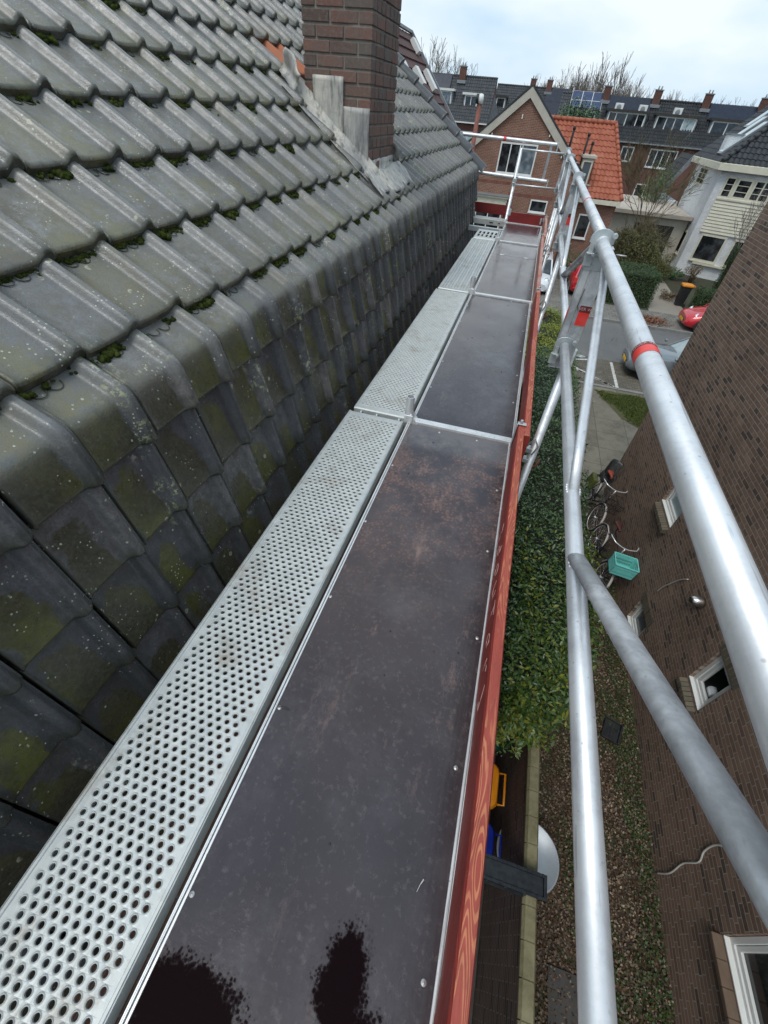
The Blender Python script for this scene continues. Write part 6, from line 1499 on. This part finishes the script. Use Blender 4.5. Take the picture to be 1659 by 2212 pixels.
terrace(5.05, 5.3, YT, zz0, zz1, 'far terraced house with black solar sheet, two air conditioners and a four-pane dormer', dict(roof='rt_dark', chim=5.3, dormer=(.7, 3.9, [.9, 1.4, 1.4, .9], .78, 1.35), panels=[(.4, 4.5, 'panel', .66, .99, 1, 1)], ac=[1.2, 3.7], wins=w1_, vents=[4.9]))
terrace(10.35, 5.3, YT, zz0, zz1, 'far terraced house with one air conditioner above a white dormer, tiles all bare', dict(roof='rt_dark', chim=5.1, dormer=(.5, 4.0, [1, 1, 1, 1.3], .75, 1.35), dglz=['glass','glass','glass','glass_pale'], ac=[2.0], wins=w2_))
terrace(15.65, 5.3, YT, zz0, zz1, 'far terraced house at the right with a dark solar sheet over a small dormer', dict(roof='rt_dark', chim=5.3, dormer=(.8, 3.0, [1, 1], .78, 1.3), panels=[(.3, 4.6, 'panel', .64, .99, 1, 1)], wins=w2_))
terrace(20.95, 5.3, YT, zz0, zz1, 'far terraced house mostly hidden behind the dark roof at the right edge', dict(roof='rt_dark', chim=5.3, wins=w2_))
terrace(-15.8, 4.6, YT, .6, 4.25, 'far left terraced house with black solar panels above a white dormer', dict(chim=4.4, dormer=(.9, 2.8, [.4, 1, 1], .8, 1.5), dglz=['glass','glass_pale','glass_grey'], wd=1, panels=[(.2, 3.0, 'panel', .60, .98, 3, 1)], gutter='white', wins=[(1.2, 3.0, -2.0, 1.6, [1.2, .5])], wgl='glass_pale'))
terrace(-11.2, 3.9, YT, .6, 4.25, 'far left terraced house with a small two-pane dormer and satellite dish', dict(dormer=(.7, 1.5, [1, 1], 1.0, 1.1), wd=1, gutter='white', wins=[(.4, 2.0, -2.0, 1.6, [1.2, .5])], wgl='glass_pale'))
b = MB(); tt_ = [o for o in bpy.data.objects if o.get('label', '').startswith('far left terraced house with a small')][0]
b.add([(-7.3, YT-.3, .35), (-7.3, YT+6.3, .35), (-6.6, YT+3, 4.2), (-6.1, YT+3.0, .35), (-7.9, YT+3, 4.28)], [(0,3,4), (3,1,4)]); b.build('roof_hip', M['rt_grey'], tt_)
terrace(-8.6, 5.0, YT+14, .9, 4.3, 'distant terraced house with plain grey roof behind the gable, dormer at its left', dict(chim=4.8, dormer=(.4, 1.2, [1], .8, 1.3), wins=[]))
terrace(-3.6, 5.0, YT+14, .9, 4.3, 'distant terraced house with dark solar panels to the right of the gable tip', dict(chim=2.0, panels=[(1.8, 3.0, 'panel', .25, .98, 2, 2)], wins=[(.5, 2, -1.8, 1.5, [1, 1])]))

# ================================================================== trees and shrubs
def grow(b, p, d, L_, r_, lev, rg, spread=.55, upb=.25, kids=3, minr=.004):
    n = 3; pts = [p]; q = Vector(p); dd = Vector(d)
    for k in range(n):
        dd = (dd+Vector((rg.gauss(0,.13), rg.gauss(0,.13), rg.gauss(0,.10)+upb*.12))).normalized(); q = q+dd*L_/n; pts.append(q.copy())
    rs_ = [max(minr, r_*(1-.45*k/n)) for k in range(n+1)]
    b.path(pts, rs_, 5 if lev > 2 else (4 if lev > 1 else 3), 0, False)
    if lev == 0: return
    for k in range(kids+(1 if rg.random() < .4 else 0)):
        i = rg.choice([1, 2, 3, 3]); a_ = rg.uniform(0, 2*PI); s_ = rg.uniform(.4, 1)*spread
        side = dd.cross(Vector((math.cos(a_), math.sin(a_), .3))).normalized(); nd = (dd*(1-s_*.45)+side*s_+Vector((0,0,upb*.35))).normalized()
        grow(b, pts[i], nd, L_*rg.uniform(.60, .85), rs_[i]*.62, lev-1, rg, spread, upb, kids, minr)
M['bark'] = simple('winter_twigs', (.18,.15,.13), (.25,.22,.19), 3, .9); M['bark2'] = simple('olive_twigs', (.10,.085,.045), (.15,.125,.065), 3, .9)
def bare_tree(name, loc, h_, lab, seed, lev=5, group=None, spread=.55, kids=3, mat='bark', r_=.22, trunk=.3, minr=.02, up=.3, twig='crown', cat='tree'):
    rg = random.Random(seed); t = E(name, loc, lab, cat, group)
    b = MB(); top = Vector(loc)+Vector((rg.gauss(0,.2), rg.gauss(0,.2), h_*trunk)); b.path([Vector(loc), (Vector(loc)+top)/2+Vector((.05,0,0)), top], [r_, r_*.85, r_*.7], 8); b.build('trunk', M[mat], t)
    b = MB()
    for k in range(kids+1):
        a_ = 2*PI*k/(kids+1)+rg.random(); grow(b, top-Vector((0,0,rg.uniform(0,.15)*h_)), Vector((math.cos(a_)*.55, math.sin(a_)*.55, 1)), h_*.26, r_*.55, lev-1, rg, spread, up, kids, minr)
    b.build(twig, M[mat], t); return t
def tree_copies(proto, items):
    for (x, y, s_, rz_, lab) in items:
        c = copy_tree(proto, None, (x, y, GZ), rz_, lab); c.scale = (s_, s_, s_)
# woodland strip behind the terraces
pA = bare_tree('bare_tree', (-.5, 97, GZ), 13.4, 'leafless tree left of the framed solar panels, behind the terraces', 3, 6, 'leafless trees behind the terraces', minr=.020, up=.6, spread=.46, r_=.25, trunk=.25)
pB = bare_tree('bare_tree', (7.3, 95, GZ), 13.6, 'tallest leafless tree rising above the terrace chimneys', 8, 5, 'leafless trees behind the terraces', minr=.022, up=.7, spread=.42, r_=.22, trunk=.4)
rT = random.Random(4); places = [(-3.2, 98, .84), (1.6, 94, .92), (3.4, 99, .88), (5.2, 101, .86), (9.8, 97, .90), (11.6, 93, .80), (13.4, 99, .80), (15.4, 95, .77), (17.4, 98, .80), (19.6, 95, .76), (21.6, 99, .75), (23.6, 95, .76), (25.8, 97, .78), (28.2, 95, .80)]
tl = ['second leafless tree behind the terraces counting from the left of the strip', 'leafless tree directly above the framed solar panels', 'leafless tree just left of the tallest one, behind the terraces', 'leafless tree close on the left of the tallest one, farther back', 'leafless tree just right of the tallest one',
      'leafless tree above the black solar sheet', 'leafless tree over the right end of the black solar sheet', 'leafless tree left of the second terrace chimney', 'leafless tree right of the second terrace chimney', 'leafless tree above the dormer with one air conditioner',
      'leafless tree left of the third terrace chimney', 'leafless tree above the third terrace chimney', 'leafless tree near the far right roof ridge', 'rightmost leafless tree behind the terraces']
for k, (x, y, s_) in enumerate(places): tree_copies(pA if k % 2 else pB, [(x, y, s_*(.97 if k % 2 == 0 else 1.10), rT.uniform(0, 6.28), tl[k])])
pC = bare_tree('bare_tree', (-17.6, 92, GZ), 12.3, 'open-branched leafless tree above the far left terrace roof', 21, 5, None, minr=.025, up=.5, spread=.62, r_=.2, trunk=.45)
tree_copies(pC, [(-21.6, 94, .93, 2.0, 'leafless tree at the left half hidden by the brown tiled roof')])
# evergreen behind the gable
def leafy(name, loc, rx, ry, h_, n, mat, lab, size, seed, zc=.55, cat='shrub', trunkr=.1, asp=.45):
    rs_ = np.random.RandomState(seed); t = E(name, loc, lab, cat)
    b = MB(); L0 = Vector(loc)
    for k in range(5): a_ = k*1.3; b.path([L0+Vector((0,0,-.02)), L0+Vector((math.cos(a_)*rx*.2, math.sin(a_)*ry*.2, h_*.4)), L0+Vector((math.cos(a_)*rx*.55, math.sin(a_)*ry*.55, h_*.8))], [trunkr, trunkr*.6, trunkr*.25], 6)
    b.build('trunk', M['bark2'], t)
    nc = max(14, int(n/260)); u = rs_.normal(size=(nc, 3)); u /= np.linalg.norm(u, axis=1, keepdims=True); u *= rs_.uniform(.45, .95, (nc, 1))
    C_ = np.array(loc)+np.array([0,0,h_*zc])+u*np.array([rx, ry, h_*(1-zc)]); Pq = []; Dq = []
    for c in C_:
        m_ = n//nc; v_ = rs_.normal(size=(m_, 3)); v_ /= np.linalg.norm(v_, axis=1, keepdims=True); rr_ = rs_.uniform(.5, 1.1, (m_, 1))**.5; Pq.append(c+v_*rr_*np.array([rx, ry, h_*.5])*.34); Dq.append(v_+np.array([0,0,.5]))
    Pq = np.concatenate(Pq); Dq = np.concatenate(Dq); k = Pq[:, 2] > GZ+.02
    leaf_mesh('crown', Pq[k], Dq[k]+rs_.normal(0,.4,Pq[k].shape), size, mat, t, aspect=asp, rs=rs_); return t
leafy('evergreen_tree', (2.4, 60, GZ), 3.8, 2.2, 7.5, 14000, M['privet'], 'green leafy tree top showing above the orange roof ridge', .22, 5, .72, 'tree', .2)
# bare overgrown shrubbery between the houses
b_ = bare_tree('bare_tree', (6.9, 35.2, GZ), 6.9, 'leafless tree with fine branches beside the orange wing', 31, 5, None, minr=.010, up=.35, spread=.6, r_=.09, trunk=.3, mat='bark2')
bare_tree('overgrown_shrub', (6.2, 31.4, GZ), 3.9, 'tall twiggy olive-brown shrub left of the white house', 33, 5, None, minr=.009, up=.15, spread=.85, r_=.07, trunk=.12, mat='bark2', kids=4, cat='shrub')
bare_tree('overgrown_shrub', (7.2, 33.0, GZ), 3.9, 'twiggy shrub close to the white wall corner', 35, 5, None, minr=.009, up=.2, spread=.8, r_=.07, trunk=.12, mat='bark2', kids=4, cat='shrub')
bare_tree('overgrown_shrub', (4.9, 32.0, GZ), 3.2, 'low twiggy shrub below the orange tiled wing', 36, 5, None, minr=.008, up=.15, spread=.85, r_=.05, trunk=.12, mat='bark2', kids=4, cat='shrub')
bare_tree('young_tree', (12.1, 32.6, GZ), 5.2, 'slender bare young tree in front of the white weatherboards', 37, 4, None, minr=.008, up=.8, spread=.35, r_=.05, trunk=.35, cat='tree')
M['olive_l'] = leafmat('olive_leaves', [(.07,.08,.025), (.12,.12,.04), (.17,.15,.055), (.06,.075,.022)], .6, .3)
leafy('evergreen_shrub', (6.4, 31.0, GZ), 1.7, 1.4, 2.7, 15000, M['olive_l'], 'dull green bushy shrub behind the clipped hedge across the street', .085, 41, .5)
leafy('evergreen_shrub', (8.2, 32.6, GZ), .9, .8, 1.5, 8000, M['olive_l'], 'dull green shrub against the foot of the white house', .08, 42, .5)
leafy('evergreen_shrub', (4.3, 32.4, GZ), 1.2, 1.2, 2.0, 8000, M['olive_l'], 'dark shrub behind the parked red hatchback', .08, 43, .5)
leafy('evergreen_shrub', (3.2, 29.7, GZ), .9, .5, 1.6, 5000, M['privet'], 'small dark green shrub under the ground floor window of the orange wing', .07, 45, .5)
leafy('yellow_shrub', (8.3, 42.5, GZ), 1.3, 1.3, 5.3, 3500, M['privet_y'], 'yellowish thin-leaved tree above the garage roof', .09, 44, .75, 'tree')
leafy('evergreen_shrub', (9.6, 33.6, GZ), .6, .6, .8, 1800, M['privet'], 'small round bright green shrub at the white house corner', .07, 46, .5)
leafy('dead_shrub', (10.6, 33.2, GZ), .55, .55, 1.1, 1400, M['litter'], 'brown withered shrub beside the bay window', .06, 47, .6)
leafy('dead_shrub', (8.5, 28.6, GZ), .5, .6, .5, 1500, M['litter'], 'low brown plants beside the black and orange bin', .06, 48, .5)
def hedge(x0, x1, y0, y1, h_, n, lab, mat='boxh', size=.06, seed=1):
    rs_ = np.random.RandomState(seed); t = E('clipped_hedge', ((x0+x1)/2, (y0+y1)/2, GZ), lab, 'hedge')
    lump_core(x0+.10, x1-.10, y0+.10, y1-.10, GZ, GZ+h_-.10, .06).build('branches', M['core'], t)
    Pp, Dd = box_shell(rs_, n, x0, x1, y0, y1, GZ+.02, GZ+h_, .07, .12, 1.6); leaf_mesh('foliage', Pp, Dd+rs_.normal(0,.5,Pp.shape), size, M[mat], t, rs=rs_)
hedge(4.95, 7.1, 26.2, 28.6, 1.55, 22000, 'large box-shaped clipped hedge beside the gravel path', seed=51)
hedge(9.2, 12.5, 26.0, 27.3, 1.15, 20000, 'clipped hedge right of the black and orange bin', seed=52)
hedge(11.4, 12.5, 30.6, 31.7, 2.4, 11000, 'tall dark upright hedge in front of the bay window', 'boxh', seed=53)
t = wheelie(8.85, 27.75, M['black'], M['p_orange'], 'black wheeled bin with orange lid on the gravel path across the street', h_=1.1, rz=-PI/2, group=None)

# ================================================================== cars
def carpaint(n_, c_): g = G(n_); g.b.inputs['Coat Weight'].default_value = .9; g.b.inputs['Coat Roughness'].default_value = .05; return g.out(g.mix(g.ramp(g.noise(3, 3), [(.4, 0), (.6, .3)]), c_, tuple(x*.75 for x in c_)), .35, .1)
M['c_red'] = carpaint('car_red', (.55,.008,.018)); M['c_white'] = carpaint('car_white', (.72,.74,.75)); M['c_grey'] = carpaint('car_grey', (.16,.185,.20))
M['c_glass'] = glass('car_glass', (.015,.02,.022), (.05,.06,.065), .04); M['c_wind'] = glass('windscreen', (.20,.27,.28), (.30,.36,.37), .08)
M['hl'] = simple('headlight', (.75,.78,.80), None, 5, .1, .4); M['tl'] = simple('tail_light', (.65,.05,.03), None, 5, .2); M['plate_y'] = simple('yellow_plate', (.75,.42,.02), None, 5, .5); M['ink'] = simple('plate_ink', (.02,.02,.02))
def car(x, y, rz, paint, lab, Lc=3.9, Wc=1.68, Hc=1.48, plate='', hatch=True, wind='c_glass', xf=1.02):
    """local: nose towards +X"""
    t = E('parked_car', (x, y, GZ), lab, 'car', 'cars parked along the street', rz); T_ = lambda p: tuple(MW[t.name] @ Vector(p)); hL = Lc/2; hw = Wc/2
    # hull stations: x, z_low, z_belt, half width low, half width belt
    st = [(-hL, .42, .74, .62, .66), (-hL+.06, .28, .90, .76, .74), (-hL+.35, .22, .93, .83, .79), (-.9, .20, .92, .84, .80), (0, .20, .90, .84, .81), (.75, .20, .90, .84, .80), (hL-.75, .20, .86, .84, .76), (hL-.35, .22, .76, .80, .70), (hL-.10, .26, .68, .76, .66), (hL, .32, .60, .64, .56)]
    rows_ = []
    for (sx, zl_, zb_, wl_, wb_) in st:
        wl_ *= hw/.84; wb_ *= hw/.84; zm_ = (zl_+zb_)/2; crown = .035
        rows_.append([T_(p) for p in ((sx, -wl_*.8, zl_), (sx, -wl_, zl_+.08), (sx, -wl_*1.0, zm_), (sx, -wb_, zb_-.05), (sx, -wb_*.9, zb_), (sx, -wb_*.45, zb_+crown), (sx, 0, zb_+crown*1.3), (sx, wb_*.45, zb_+crown), (sx, wb_*.9, zb_), (sx, wb_, zb_-.05), (sx, wl_, zm_), (sx, wl_, zl_+.08), (sx, wl_*.8, zl_))])
    b = MB(); b.grid(rows_, 0, True, True); b.add(rows_[0], [tuple(range(13))]); b.add(rows_[-1], [tuple(range(13))[::-1]])
    body = b.build('body', paint, t)
    # cabin
    xr0, xr1 = -hL+.10, -hL+(.42 if hatch else .7); xf1, xf0 = xf-.67, xf
    ys0, ys1 = hw*.92, hw*.72; zb, zt_ = .90, Hc
    b = MB(); v0 = [(xr0, ys0*.93, zb), (xf0, ys0*.95, zb-.02), (xf0, -ys0*.95, zb-.02), (xr0, -ys0*.93, zb)]; v1 = [(xr1, ys1, zt_-.04), (xf1, ys1, zt_-.04), (xf1, -ys1, zt_-.04), (xr1, -ys1, zt_-.04)]
    b.add([T_(p) for p in v0+v1], [(0,1,5,4), (2,3,7,6), (3,0,4,7)]); b.build('side_windows', M['c_glass'], body)
    b = MB(); b.add([T_(p) for p in (v0[1], v0[2], v1[2], v1[1])], [(0,1,2,3)]); b.build('windscreen', M[wind], body)
    b = MB(); rr_ = []
    for (sx, zz) in ((xr1-.03, zt_-.05), (xr1+.12, zt_-.005), ((xr1+xf1)/2, zt_+.02), (xf1-.1, zt_), (xf1+.03, zt_-.05)): rr_.append([T_((sx, ys1*q*1.02, zz-abs(q)**3*.035)) for q in (-1, -.8, -.4, 0, .4, .8, 1)])
    b.grid(rr_)
    for (p, q) in ((v0[0], v1[0]), (v0[1], v1[1]), (v0[2], v1[2]), (v0[3], v1[3])): b.beam(T_(p), T_(q), .07, .05)
    for sy in (-1, 1):
        b.beam(T_((-.15, sy*ys0*.95, zb)), T_((-.2, sy*ys1*1.0, zt_-.04)), .07, .03); b.beam(T_((xr1, sy*ys1, zt_-.03)), T_((xf1, sy*ys1, zt_-.03)), .06, .04); b.beam(T_((-hL+.75, sy*ys0*.955, zb)), T_((-hL+.85, sy*ys1*1.0, zt_-.04)), .16, .03)
    b.build('roof', paint, t)
    for sx in (-hL+.68, hL-.72):
        for sy in (-1, 1):
            b = MB(); b.lathe([(.0001,-.1),(.2,-.1),(.29,-.09),(.31,-.06),(.31,.06),(.29,.09),(.2,.085)], (0,0,0), 24, 0, MW[t.name] @ Matrix.Translation((sx, sy*(hw-.09), .31)) @ Matrix.Rotation(-sy*PI/2, 4, 'X')); wv = b.build('wheel', M['rubber'], t)
            b = MB(); b.lathe([(.0001,.07),(.06,.075),(.19,.085),(.205,.095),(.215,.09)], (0,0,0), 20, 0, MW[t.name] @ Matrix.Translation((sx, sy*(hw-.09), .31)) @ Matrix.Rotation(-sy*PI/2, 4, 'X')); b.build('rim', M['alu_box'], wv)
            b = MB(); b.torus((0,0,0), (0,1,0), .36, .028, 20, 6, 0, 0, PI); b.v = [tuple(MW[t.name] @ (Matrix.Translation((sx, sy*(hw-.02), .31)) @ Vector((p[0], p[1], abs(p[2]))))) for p in b.v]; b.build('wheel_arch', M['black'], body)
    for sy in (-1, 1):
        b = MB(); b.lathe([(.0001,.05),(.09,.04),(.14,.0),(.0001,-.02)], (0,0,0), 14, 0, MW[t.name] @ Matrix.Translation((hL-.30, sy*hw*.66, .66)) @ Matrix.Rotation(R(62), 4, 'Y') @ Matrix.Diagonal((1.6,1,1,1))); b.build('headlight', M['hl'], body)
        b = MB(); b.box((-hL-.02, -.07, -.14), (-hL+.12, .07, .13), 0, MW[t.name] @ Matrix.Translation((0, sy*hw*.80, .84))); b.build('tail_light', M['tl'], body, .02)
        b = MB(); b.lathe([(.0001,.07),(.07,.05),(.09,0),(.06,-.05),(.0001,-.06)], (0,0,0), 12, 0, MW[t.name] @ Matrix.Translation((.72, sy*(hw+.10), .98)) @ Matrix.Diagonal((.7,1,.8,1))); b.build('mirror', paint, body)
    b = MB(); b.box((hL-.10, -.36, .40), (hL+.012, .36, .50), 0, MW[t.name]); b.build('grille', M['black'], body, .01)
    b = MB(); b.box((hL+.012, -.26, .36), (hL+.03, .26, .47), 0, MW[t.name]); pf = b.build('number_plate', M['plate_y'], body)
    b = MB(); b.box((-hL-.03, -.26, .58), (-hL-.012, .26, .69), 0, MW[t.name]); pr_ = b.build('number_plate', M['plate_y'], body)
    if plate: text_obj(plate, .10, M['ink'], pf, Mx=MW[t.name] @ Matrix.Translation((hL+.032, 0, .415)) @ Matrix.Rotation(PI/2, 4, 'Z') @ Matrix.Rotation(PI/2, 4, 'X'))
    b = MB(); b.box((-hL-.045, -hw*.86, .42), (-hL+.1, hw*.86, .50), 0, MW[t.name]); b.box((hL-.16, -hw*.62, .30), (hL+.01, hw*.62, .36), 0, MW[t.name]); b.build('bumper_strip', paint if paint != M['c_grey'] else M['black'], body, .02)
    return t
car(3.82, 28.1, PI/2, M['c_red'], 'small red hatchback seen from behind on the driveway beside the gabled house', 3.8, 1.62, 1.5)
b = MB(); b.box((3.55, 26.16, GZ+1.02), (4.35, 26.2, GZ+1.38)) if 0 else None
car(10.1, 24.15, PI, M['c_red'], 'red car parked across the street facing left, its nose beyond the brick wall corner', 3.9, 1.7, 1.48, 'H')
car(6.95, 17.85, PI, M['c_grey'], 'grey car parked nose-left in the near bay behind the brick wall corner', 4.2, 1.72, 1.45, wind='c_wind', xf=.60)
car(1.15, 27.3, -PI/2, M['c_white'], 'white car on the driveway, mostly hidden by the scaffold platform', 3.9, 1.66, 1.48)
